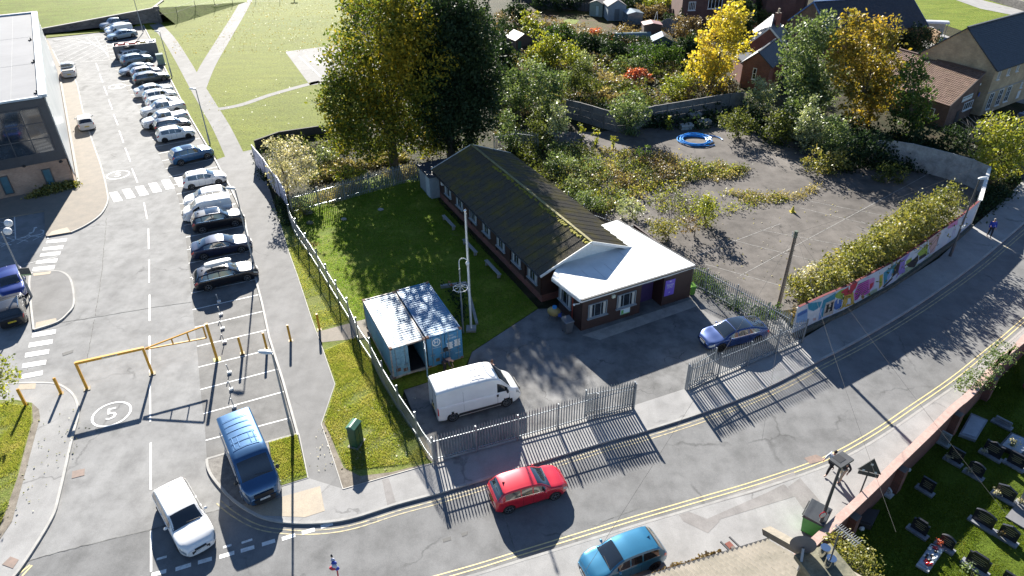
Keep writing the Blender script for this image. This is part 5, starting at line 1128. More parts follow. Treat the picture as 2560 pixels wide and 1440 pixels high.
    for sd in (1, -1):
        for (a, b) in p['side']:
            g = patch(MB(), a, b, .462, .655 if not van else .60, sd); g.build('side_window', M_glass, root, local=True, smooth=True)
        if not van:
            g = patch(MB(), p['side'][0][0]-.008, p['side'][-1][1]+.012, .448, .462, sd, .008, 16, 1); g.build('window_trim', M_chrome if metal else M_trim, root, local=True)
        # wheels
        for x in wx:
            wm_ = MB(); y = sd*(W-.11); wm_.disc((x, y, R), (0, 1, 0), R, .21, 24); tw = wm_.build('wheel', M_tyre, root, local=True, smooth=True)
            rm_ = MB(); y2 = sd*(W-.11+.108); rr = R*.69; rm_.disc((x, y2-sd*.004, R), (0, 1, 0), rr, .012, 20, 0)
            rb = rm_.build('rim_disc', M_well, tw, local=True)
            sp = MB(); n_sp = 5 if kind != 'van' else 8
            for q in range(n_sp):
                a = 2*math.pi*q/n_sp+.3
                for da in (-.16, .16): sp.bar((x+math.cos(a+da)*.05, y2+sd*.008, R+math.sin(a+da)*.05), (x+math.cos(a+da*.9)*rr, y2+sd*.008, R+math.sin(a+da*.9)*rr), .045, .014)
            n = 20
            for q in range(n):
                a0, a1 = 2*math.pi*q/n, 2*math.pi*(q+1)/n; sp.bar((x+math.cos(a0)*rr, y2+sd*.006, R+math.sin(a0)*rr), (x+math.cos(a1)*rr, y2+sd*.006, R+math.sin(a1)*rr), .03, .02)
            sp.disc((x, y2+sd*.01, R), (0, 1, 0), .06, .02, 10); sp.build('rim', rim or M_rim, tw, local=True)
        # lights
        h = patch(MB(), .915 if not van else .925, .985, .335, .44, sd, .007, 4, 2); h.build('headlight', M_lens, root, local=True, smooth=True)
        if van: h = patch(MB(), .0, .012, .22, .45, sd, .008, 2, 3)
        else: h = patch(MB(), .004, .055, .335, .43, sd, .007, 3, 2)
        h.build('tail_light', M_red, root, local=True)
        mr = MB(); mu_ = p['side'][-1][1]-.01; c = S(mu_, .45, side=sd); mr.ball((c.x, c.y+sd*.13, c.z+.07), (.075, .11, .085 if not van else .16), 8); mr.bar((c.x, c.y-sd*.02, c.z), (c.x, c.y+sd*.1, c.z+.04), .05, .04); mr.build('mirror', M_trim if van else PM, root, local=True, smooth=True)
        sl_ = patch(MB(), p['wb'][0]+WR/L+.01, p['wb'][1]-WR/L-.01, .0, .075 if not cladding else .13, sd, .008, 6, 1); sl_.build('sill', M_trim, root, local=True)
        for (a) in ([.36, .5, .67] if not van else [.70, .84]) if kind not in ('pickup',) else [.36, .49, .67]:
            q = patch(MB(), a-.0015, a+.0015, .08, .44, sd, .003, 1, 6); q.build('door_gap', M_well, root, local=True)
        if van:
            q = MB(); c = So(.70, .36, .02, sd); q.box(c, (.12, .03, .16)); q.build('handle', M_trim, root, local=True)
            q = patch(MB(), .24, .74, .11, .17, sd, .012, 8, 1); q.build('rubbing_strip', M_trim, root, local=True)
            q = patch(MB(), .30, .302, .2, .6, sd, .004, 1, 6); q.build('door_gap', M_well, root, local=True)
        elif kind != 'pickup' or 1:
            for a in (.375, .52):
                q = MB(); c = So(a, .385, .012, sd); q.box(c, (.17, .025, .03)); q.build('handle', PM, root, local=True)
        if rails:
            q = MB(); a0, a1 = So(.17, .74, .03, sd), So(.55, .74, .03, sd); am = So(.36, .74, .05, sd); q.bar(a0, am, .035, .04); q.bar(am, a1, .035, .04); q.build('roof_rail', M_chrome if rails == 1 else M_trim, root, local=True)
        if cladding:
            for x in wx:
                q = MB(); 
                for k_ in range(12):
                    a0, a1 = math.pi*k_/12, math.pi*(k_+1)/12
                    q.bar((x+math.cos(a0)*WR, sd*(W+.002), R+math.sin(a0)*WR), (x+math.cos(a1)*WR, sd*(W+.002), R+math.sin(a1)*WR), .03, .07)
                q.build('arch_trim', M_trim, root, local=True)
    # bumpers, grille, plates
    nose = L/2; zf = .5
    q = patch(MB(), .972, .995, .02, .10, 1, .006, 2, 1, False); 
    gr = MB(); zg = cr_spline(*zip(*p['belt']), .985)
    yw = W*.42
    if van: gr.box((nose+.0, 0, .78), (.04, W*1.0, .24)); gr.box((nose+.005, 0, .48), (.05, W*1.1, .2))
    else: gr.box((nose-.01, 0, .42), (.05, W*.95, .16)); gr.box((nose-.0, 0, .575), (.04, W*.62, .09))
    gr.build('grille', M_trim, root, local=True)
    bz = .32 if not van else .38
    for x_, nm in ((nose-.04, 'front_bumper'), (-nose+.04, 'rear_bumper')):
        s_ = 1 if x_ > 0 else -1; bm2 = MB()
        for k_ in range(8):
            a0, a1 = -math.pi*.5+math.pi*k_/8, -math.pi*.5+math.pi*(k_+1)/8; yy = W*(.72 if s_ > 0 else .84)
            bm2.bar((x_+s_*(-.22+.27*math.cos(a0)**.6 if math.cos(a0) > 0 else -.22), yy*math.sin(a0), bz), (x_+s_*(-.22+.27*max(math.cos(a1), 0)**.6), yy*math.sin(a1), bz), .07, .16 if not van else .34)
        bm2.build(nm, M_trim if (van or cladding) else PM, root, local=True)
    fr = MB(); fr.box((nose+.045, 0, .47 if not van else .55), (.012, .52, .115)); pf = fr.build('number_plate', M_plateW, root, local=True)
    font(plate[0], .1, (nose+.053, 0, .47 if not van else .55), (0, 1, 0), (0, 0, 1), M_ink, 'lettering', pf, th=.001, local=True)
    zr_ = .62 if not van else .75; q = So(.004, .3, 0, 1); fr = MB(); fr.box((-nose-.012, 0, zr_), (.014, .52, .115)); pf = fr.build('number_plate', M_plateY, root, local=True)
    font(plate[1], .1, (-nose-.021, 0, zr_), (0, -1, 0), (0, 0, 1), M_ink, 'lettering', pf, th=.001, local=True)
    # wipers, aerial fin
    q = MB(); a = So(p['ws'][1]-.004, .80, .02, 1); b = So(p['ws'][1]-.02, .97, .02, -1); q.bar(a, b, .02, .02); a = So(p['ws'][1]-.004, .95, .02, 1); b = So(p['ws'][1]-.03, .78, .02, 1)
    q.build('wiper', M_trim, root, local=True)
    if not van:
        q = MB(); zt = S(.17 if kind != 'pickup' else .42, 1).z; xx = (.17-.5)*L if kind != 'pickup' else -.08*L; q.add([(xx-.08, .025, zt), (xx-.08, -.025, zt), (xx+.1, 0, zt), (xx-.07, 0, zt+.085)], [(0, 1, 3), (1, 2, 3), (2, 0, 3)]); q.build('aerial_fin', M_trim if col[0] > .3 or not metal else PM, root, local=True)
    if glass_roof: g = patch(MB(), .30, .56, .75, 1, 1, .004, both=True); g.build('glass_roof', M_glass, root, local=True, smooth=True)
    if van:
        zt = S(.3, 1).z; q = MB()
        for k_ in range(6): x_ = (-.36+.09*k_)*L; q.box((x_, 0, zt+.012), (.03, W*1.35, .016))
        for y_ in (-.55, -.3, .3, .55): q.box((.0*L, y_*W, zt-.005+.006), (.3*L*.5, .04, .016))
        q.build('roof_rib', PM, root, local=True)
        q = MB(); q.box((-L/2-.004, 0, 1.3 if kind == 'van' else 1.0), (.012, .02, 1.7 if kind == 'van' else 1.2)); q.build('door_gap', M_well, root, local=True)
        for y_ in (-.05, .05): q = MB(); q.box((-L/2-.02, y_*W*3.2, 1.0), (.03, .06, .2)); q.build('handle', M_trim, root, local=True)
    if p.get('bed'):
        q = MB(); q.box((-.335*L, 0, 1.165), (.30*L, W*1.56, .05)); q.build('bed_cover', plain((.55, .56, .57), .45) if box == 'light' else M_trim, root, local=True)
    if box and box != 'light':
        c_ = box; q = MB(); zt = S(.36, 1).z; vs = []; n = 16
        for (xx, sc_) in ((-1.0, .55), (-.9, .85), (-.5, 1), (.4, 1), (.85, .8), (1.0, .45)):
            for k_ in range(n): a = 2*math.pi*k_/n; vs.append((-.07*L+xx*1.0, .30*sc_*max(-1, min(1, 1.25*math.cos(a))), zt+.30+.17*sc_*max(-1, min(1, 1.2*math.sin(a)))))
        q.add(vs, [(i*n+k_, (i+1)*n+k_, (i+1)*n+(k_+1) % n, i*n+(k_+1) % n) for i in range(5) for k_ in range(n)]+[tuple(range(n)), tuple(5*n+k_ for k_ in range(n))[::-1]])
        q.build('roof_box', c_, root, local=True, smooth=True); q = MB()
        for xx in (-.5, .45): q.bar((-.07*L+xx, -W*.72, zt+.09), (-.07*L+xx, W*.72, zt+.09), .05, .04)
        q.build('roof_bar', M_trim, root, local=True)
    root['halfw'] = W; root['wx0'] = wx[0]; root['wx1'] = wx[1]; root['L'] = L
    return root
def place(root, rear, front, near, label, group=None, z=0.0, cat=None):
    """stand the vehicle so the near-side wheels touch the ground at the surveyed points; near = 'R' or 'L' flank"""
    a, b = G(rear[0], rear[1], z).xy, G(front[0], front[1], z).xy; d = (b-a).normalized(); mid = (a+b)/2
    rgt = Vector((d.y, -d.x)); W = root['halfw']; c = mid-(rgt if near == 'R' else -rgt)*(W-.02)
    xm = (root['wx0']+root['wx1'])/2; c -= d*xm
    root.location = (c.x, c.y, z); root.rotation_euler = (0, 0, math.atan2(d.y, d.x))
    for k in ('halfw', 'wx0', 'wx1', 'L'):
        pass
    tag(root, label, cat or {'panel_van': 'van', 'small_van': 'van', 'pickup_truck': 'pickup'}.get(root.name.split('.')[0], 'car'), group); return root
GB = 'cars parked nose to path in the bays'
WH = (.74, .74, .73); BK = (.008, .009, .014); NV_ = (.012, .02, .055); SV = (.42, .43, .45); GY = (.10, .105, .115)
place(make_car('estate', BK, .3, rails=1, box=plain((.62, .62, .6), .4)), (528, 727), (617, 704), 'R', 'black estate car carrying a white roof box, nearest in the row of bays', GB)
place(make_car('saloon', NV_, .5), (513, 651), (606, 632), 'R', 'dark navy saloon parked beside the black estate with the roof box', GB)
place(make_car('suv', BK, .4, rails=1, glass_roof=True), (510, 584), (590, 567), 'R', 'black SUV with silver roof rails parked between the navy saloon and the white van', GB)
place(make_car('smallvan', WH), (574, 541), (482, 558), 'L', 'small white panel van parked nose out among the bays', GB)
place(make_car('hatch', WH), (560, 510), (486, 524), 'L', 'white car mostly hidden behind the small white van', GB)
place(make_car('hatch', WH, scale=.95), (480, 475), (550, 462), 'R', 'white hatchback parked by the zebra crossing', GB)
place(make_car('suv', (.03, .11, .24), .5, glass_roof=True), (454, 415), (521, 398), 'R', 'bright blue SUV standing alone in the bays', GB)
place(make_car('hatch', WH, rim=M_rimd), (412, 358), (475, 346), 'R', 'white hatchback with dark wheels beside the silver-white pickups', GB)
place(make_car('hatch', (.03, .035, .05), .4), (405, 335), (466, 323), 'R', 'dark hatchback squeezed between a white pickup and a white hatchback', GB)
place(make_car('pickup', (.62, .64, .66), .1, box='light', cladding=1), (456, 309), (380, 326), 'L', 'white double cab pickup, nearer of the two pickups nose out', GB)
place(make_car('pickup', (.5, .52, .54), .2, box='light'), (450, 283), (375, 298), 'L', 'silver double cab pickup, farther of the two pickups nose out', GB)
place(make_car('hatch', WH), (386, 278), (442, 267), 'R', 'white car behind the silver pickup', GB)
place(make_car('hatch', WH), (375, 260), (435, 248), 'R', 'white hatchback with red tail lights beside a white saloon', GB)
place(make_car('saloon', WH), (358, 246), (425, 233), 'R', 'white saloon between the grey estate and the white hatchback', GB)
place(make_car('estate', (.05, .065, .07), .4, rails=1), (357, 213), (412, 203), 'R', 'dark grey-green estate car half way up the bays', GB)
place(make_car('hatch', (.55, .5, .52), .1), (345, 199), (398, 189), 'R', 'pale pinkish white hatchback behind the dark estate', GB)
place(make_car('saloon', (.16, .19, .22), .5), (376, 181), (323, 192), 'L', 'grey saloon parked nose out in the upper bays', GB)
place(make_car('suv', (.12, .17, .22), .4, cladding=1), (325, 168), (374, 158), 'R', 'blue-grey SUV beside the car with a black roof box', GB)
place(make_car('estate', WH, 0, box=plain((.015, .015, .018), .4)), (322, 152), (370, 142), 'R', 'white estate car with a black roof box', GB)
place(make_car('saloon', (.2, .2, .23), .5), (362, 136), (316, 145), 'L', 'grey saloon tucked beside the open skip container', GB)
place(make_car('saloon', (.3, .38, .42), .3), (334, 94), (290, 102), 'L', 'pale blue saloon just beyond the open skip container', GB)
place(make_car('smallvan', WH), (330, 86), (284, 94), 'L', 'white van in the top bays', GB)
place(make_car('hatch', WH), (322, 77), (279, 85), 'L', 'white hatchback third from the far end of the bays', GB)
place(make_car('pickup', (.2, .24, .3), .4), (318, 66), (270, 76), 'L', 'dark silver pickup at the far end of the bays', GB)
place(make_car('pickup', (.5, .5, .5), .1), (194, 196), (190, 170), 'R', 'silver pickup with black tailgate cover parked on the pavement edge', z=.05)
place(make_car('hatch', (.66, .63, .58)), (242, 327), (232, 300), 'R', 'cream white hatchback parked half on the pavement beside the big building', z=.05)
place(make_car('hatch', (.015, .04, .22), .4), (64, 692), (72, 738), 'L', 'deep blue car facing forward in the left bay at the frame edge')
place(make_car('hatch', (.012, .012, .014), .3, plate=('YK19 OPD', 'YK19 OPD'), rails=1), (72, 806), (66, 755), 'R', 'black hatchback with a yellow number plate at the left frame edge')
wc = make_car('estate', WH, plate=('WN71 KYH', 'WN71 KYH'), rim=M_rimd); wc.name = 'moving_car'; place(wc, (398, 1282), (450, 1384), 'R', 'white estate car driving out of the car park')
rc = make_car('hatch', (.50, .012, .03), .25, plate=('DV67 XUA', 'DV67 XUA'), rim=M_rim); rc.name = 'moving_car'; place(rc, (1270, 1285), (1391, 1249), 'R', 'bright red hatchback driving along the main road', z=.014)
tv = make_car('van', (.03, .10, .22), .6, plate=('SW71 WXT', 'SW71 WXT')); 
place(tv, (575, 1160), (602, 1232), 'R', 'metallic blue panel van parked across the kerbed island', z=.06)
sv = make_car('van', WH, plate=('FG12 AXP', 'FG12 AXP')); place(sv, (1140, 1052), (1262, 1018), 'R', 'white panel van parked in the hut yard beside the containers', z=.1)
tc = make_car('fast', (.015, .045, .17), .5, rim=M_rimd, glass_roof=True, plate=('YD73 UKB', 'YD73 UKB')); place(tc, (1896, 858), (1798, 880), 'L', 'glossy blue saloon parked in the yard behind the right hand palisade fence', z=.1)
bc = make_car('hatch', (.03, .17, .30), .45, rim=M_rimd); place(bc, (1634, 1426), (1519, 1471), 'L', 'pale blue hatchback parked on the pavement at the bottom edge', z=.115)
pc = make_car('hatch', (.4, .05, .12), .3); place(pc, (2715, 985), (2618, 1008), 'L', 'dark pink car just showing at the right edge of the cemetery', z=ZC)
for o in list(bpy.data.objects):
    for k in ('halfw', 'wx0', 'wx1', 'L'):
        if k in o: del o[k]
# ---------------------------------------------------------------- vegetation
LM = {
 'green': leafm('leaf_green', [(.02, .045, .012), (.04, .085, .018), (.07, .12, .025), (.12, .16, .035)], .35, .2, .6, .25),
 'dark': leafm('leaf_dark', [(.012, .026, .013), (.02, .04, .018), (.03, .055, .024), (.05, .07, .035)], .3, .3, .65, .2),
 'maple': leafm('leaf_maple', [(.04, .07, .016), (.06, .10, .02), (.085, .12, .024), (.13, .145, .025), (.22, .20, .025), (.36, .28, .03), (.42, .3, .03)], .42, .13, .6, .2),
 'yellow': leafm('leaf_yellow', [(.22, .20, .03), (.38, .33, .04), (.48, .40, .07), (.5, .32, .05)], .5, .3),
 'gold': leafm('leaf_gold', [(.08, .09, .02), (.17, .15, .03), (.34, .25, .04), (.4, .24, .04)], .45, .22),
 'olive': leafm('leaf_olive', [(.03, .045, .015), (.06, .08, .022), (.10, .12, .035), (.17, .18, .055)], .4, .35, .6, .25),
 'ylgreen': leafm('leaf_yellowgreen', [(.07, .10, .02), (.15, .19, .03), (.26, .27, .04), (.36, .32, .05)], .45, .4),
 'silver': leafm('leaf_silver', [(.07, .10, .05), (.15, .19, .10), (.28, .32, .19), (.48, .5, .36)], .35, .5, .4),
 'pale': leafm('leaf_pale', [(.16, .16, .09), (.33, .32, .22), (.52, .48, .38), (.62, .56, .48)], .35, .6, .45),
 'sage': leafm('leaf_sage', [(.045, .075, .03), (.09, .14, .055), (.16, .21, .10), (.26, .31, .18)], .35, .4, .5, .25),
 'red': leafm('leaf_red', [(.22, .04, .03), (.42, .09, .06), (.5, .18, .12), (.3, .2, .1)], .4, .6),
 'rust': leafm('leaf_rust', [(.07, .05, .03), (.14, .10, .055), (.2, .15, .08), (.26, .21, .11)], .35, .5),
 'dry': leafm('leaf_dry', [(.12, .11, .05), (.24, .2, .1), (.33, .28, .14), (.4, .35, .2)], .4, .4),
 'hedge': leafm('leaf_hedge', [(.06, .08, .02), (.13, .145, .035), (.22, .21, .06), (.34, .29, .11)], .4, .5),
}
def leaves(name, mat, P, size, parent=None, flat=0., droop=0., aspect=1.6, **kw):
    n = len(P); P = np.asarray(P, float); a = nr.normal(size=(n, 3)); a[:, 2] *= (1-flat); a /= np.linalg.norm(a, axis=1)[:, None]
    b = nr.normal(size=(n, 3)); b -= (b*a).sum(1)[:, None]*a; b /= np.linalg.norm(b, axis=1)[:, None]
    s = (size*nr.uniform(.6, 1.35, n))[:, None]; u = a*s*aspect*.5; v = b*s*.5
    vs = np.empty((n, 4, 3)); vs[:, 0] = P-u; vs[:, 1] = P+v; vs[:, 2] = P+u; vs[:, 3] = P-v; vs = vs.reshape(-1, 3)
    if parent is not None: 
        im = np.array(mw(parent).inverted()); vs = vs@im[:3, :3].T+im[:3, 3]
    me = bpy.data.meshes.new(name); me.vertices.add(4*n); me.vertices.foreach_set('co', vs.astype(np.float32).ravel()); me.loops.add(4*n); me.loops.foreach_set('vertex_index', np.arange(4*n, dtype=np.int32))
    me.polygons.add(n); me.polygons.foreach_set('loop_start', np.arange(0, 4*n, 4, dtype=np.int32)); me.update(calc_edges=True); me.materials.append(mat)
    o = bpy.data.objects.new(name, me); C.objects.link(o)
    if parent is not None: o.parent = parent; MW[o.name] = mw(parent)
    return tag(o, **kw)
DENS = 3.2
def blobpts(blobs, dens, clump=.38, per=14, shell=.55, gaps=.2):
    out = []
    for (c, r) in blobs:
        r = np.array(r); A = (r[0]*r[1]*r[2])**(2/3); nc = max(4, int(A*dens/per*4.2*DENS)); d = nr.normal(size=(nc, 3)); d /= np.linalg.norm(d, axis=1)[:, None]
        rad = shell+(1-shell)*nr.random(nc)**.8; rad *= 1+.13*np.sin(d[:, 0]*5+c[0])*np.cos(d[:, 2]*6+c[1]); rad = np.where(nr.random(nc) < .08, rad*1.16, rad)
        cc = c+d*rad[:, None]*r; keep = nr.random(nc) > gaps; cc = cc[keep]
        cl = clump*(min(r)**.5)*.75; pts = cc[:, None, :]+nr.normal(size=(len(cc), per, 3))*np.array([cl, cl, cl*.7])*.8; out.append(pts.reshape(-1, 3))
    P = np.concatenate(out); return P[P[:, 2] > .05] if len(P) else P
def plant(name, base, blobs, mat, label, cat='tree', group=None, size=.2, dens=16, trunk=.2, dz=0., depth=.8, clump=.38, crownname='crown', extra=None, gaps=.2, shell=.5, limbs=True, z0=0.):
    """base: survey point of the stem foot; blobs: (x, y, r) seen in elevation at the stem's distance"""
    b = G(base[0], base[1], z0); e = empty(name, b, 0, label, cat, group); mp = math.sqrt(b.x**2+b.y**2+(CAM_H-3)**2)/FPX; B = []
    for i, q in enumerate(blobs):
        x, y, r = q[:3]; dy = q[3] if len(q) > 3 else ((i*37 % 7)/3-1)*.35*r*mp
        c = aty(x, y, b.y+dy); rz = (q[4] if len(q) > 4 else r)*mp*1.12; R = r*mp; B.append((np.array([c.x, c.y, max(c.z, rz*.75+z0)]), (R, R*depth, rz)))
    P = blobpts(B, dens, clump, gaps=gaps, shell=shell)
    if extra:
        m2, fr = extra; k = nr.random(len(P)) < fr; 
        # one side of the crown carries the second colour
        cx_ = P[:, 0].mean(); sd = P[:, 0]+nr.normal(size=len(P))*1.5 > cx_; k = sd if fr > .9 else k
        if k.any(): leaves(crownname, LM[m2], P[k], size, e)
        P = P[~k]
    if len(P): leaves(crownname, LM[mat], P, size, e)
    if trunk:
        m = MB(); top = max(c[2] for c, r in B); t = Vector((B[0][0][0]*.5+b.x*.5, b.y, z0+(top-z0)*.55)); m.tube([(b.x, b.y, z0-.05), (b.x+.05, b.y, z0+(t.z-z0)*.4), tuple(t)], [trunk*1.25, trunk, trunk*.55], 8)
        m.build('trunk' if cat == 'tree' else 'stem', M_bark, e, smooth=True)
        if limbs:
            for i, (c, r) in enumerate(B[:7]):
                k = .35+.4*((i*13) % 5)/5; s_ = Vector((b.x, b.y, z0)).lerp(t, k); en = Vector(c)+Vector((0, 0, r[2]*.3)); md = s_.lerp(en, .5)+Vector((0, 0, .3)); m = MB(); m.tube([s_, md, en], [trunk*.5, trunk*.33, trunk*.12], 6); m.build('limb', M_bark, e, smooth=True)
    return e
BG = 'bushes and saplings around the old playground'
GT = 'dark trees and shrubs in the back gardens'
plant('maple_tree', (985, 412), [(950, 80, 95), (1010, 70, 75), (880, 175, 72), (960, 190, 100), (1040, 150, 80), (880, 260, 78), (1010, 270, 85), (940, 320, 75), (850, 245, 50), (870, 335, 50), (1050, 330, 52), (990, 30, 50)], 'maple', 'tall broad maple turning yellow, left of the dark green tree behind the hut', size=.2, dens=30, trunk=.42, depth=1.05, gaps=.24, extra=None)
plant('broadleaf_tree', (1128, 392), [(1110, 70, 80), (1170, 90, 70), (1130, 160, 90), (1190, 190, 72), (1110, 250, 80), (1190, 275, 62), (1150, 320, 60), (1080, 180, 60), (1130, 40, 50), (1090, 310, 50), (1150, 225, 80), (1120, 120, 70)], 'dark', 'tall dense dark green tree right of the yellowing maple', size=.2, dens=40, trunk=.4, gaps=.06, depth=.85)
plant('maple_sapling', (1775, 240), [(1825, 60, 42), (1795, 110, 48), (1760, 160, 42), (1800, 165, 40), (1845, 100, 32), (1735, 185, 25), (1835, 30, 22), (1790, 200, 35)], 'yellow', 'bright lemon yellow tree in front of the dark conifer', size=.24, dens=17, trunk=.18)
plant('leafy_tree', (2040, 290), [(2010, 105, 48), (2050, 80, 40), (1990, 165, 45), (2040, 160, 52), (2065, 215, 42), (2010, 230, 42), (2040, 255, 40)], 'sage', 'rounded silvery green tree in front of the blue bargeboards', size=.22, dens=20, trunk=.2, gaps=.1)
plant('autumn_tree', (2165, 315), [(2140, 95, 48), (2210, 85, 35), (2175, 140, 55), (2215, 165, 42), (2125, 165, 42), (2165, 215, 52), (2210, 235, 38), (2130, 45, 20), (2150, 265, 45), (2110, 115, 25)], 'gold', 'orange and gold autumn tree between the silvery tree and the pantiled roof', size=.24, dens=17, trunk=.25)
plant('leafy_tree', (2270, 350), [(2285, 175, 28), (2270, 215, 38), (2285, 260, 38), (2265, 305, 42), (2300, 300, 28)], 'green', 'narrow deep green tree in front of the pantiled roof', size=.2, dens=22, trunk=.15, extra=('olive', .25))
plant('conifer', (1858, 150), [(1862, -5, 20, 0, 34), (1860, 45, 24, 0, 34), (1857, 90, 24, 0, 32), (1862, 125, 20, 0, 22)], 'dark', 'slim near-black conifer beside the lemon yellow tree', size=.2, dens=34, trunk=.2, gaps=0, shell=.7, limbs=False)
plant('small_tree', (2512, 452), [(2480, 330, 32), (2515, 325, 32), (2490, 370, 38), (2540, 360, 30), (2505, 405, 36), (2555, 335, 20), (2535, 415, 25)], 'ylgreen', 'round yellow-green tree beyond the far corner of the concrete fence', size=.17, dens=26, trunk=.14)
plant('small_tree', (1340, 118), [(1318, 48, 20), (1345, 52, 18), (1335, 72, 16), (1310, 62, 12)], 'ylgreen', 'small sparse yellow tree above the brown garden shed', size=.26, dens=14, trunk=.09, gaps=.3)
plant('small_tree', (-12, 1062), [(10, 930, 30), (24, 892, 12), (0, 980, 26), (18, 1000, 14), (-20, 940, 34)], 'ylgreen', 'small yellow-green street tree at the left edge of the photo', size=.12, dens=26, trunk=.06, gaps=.35)
plant('tall_bush', (1215, 180), [(1195, 60, 38), (1225, 95, 36), (1180, 20, 42), (1245, 130, 34)], 'dark', 'dark bush rising behind the top of the dark green tree', 'bush', BG, .28, 11, .1)
plant('tall_bush', (905, 40), [(895, 5, 38), (935, 0, 34), (975, 5, 34), (1060, -5, 40), (1130, -8, 40)], 'dark', 'dark hedge mass at the top edge behind the maple', 'bush', BG, .3, 11, .1)
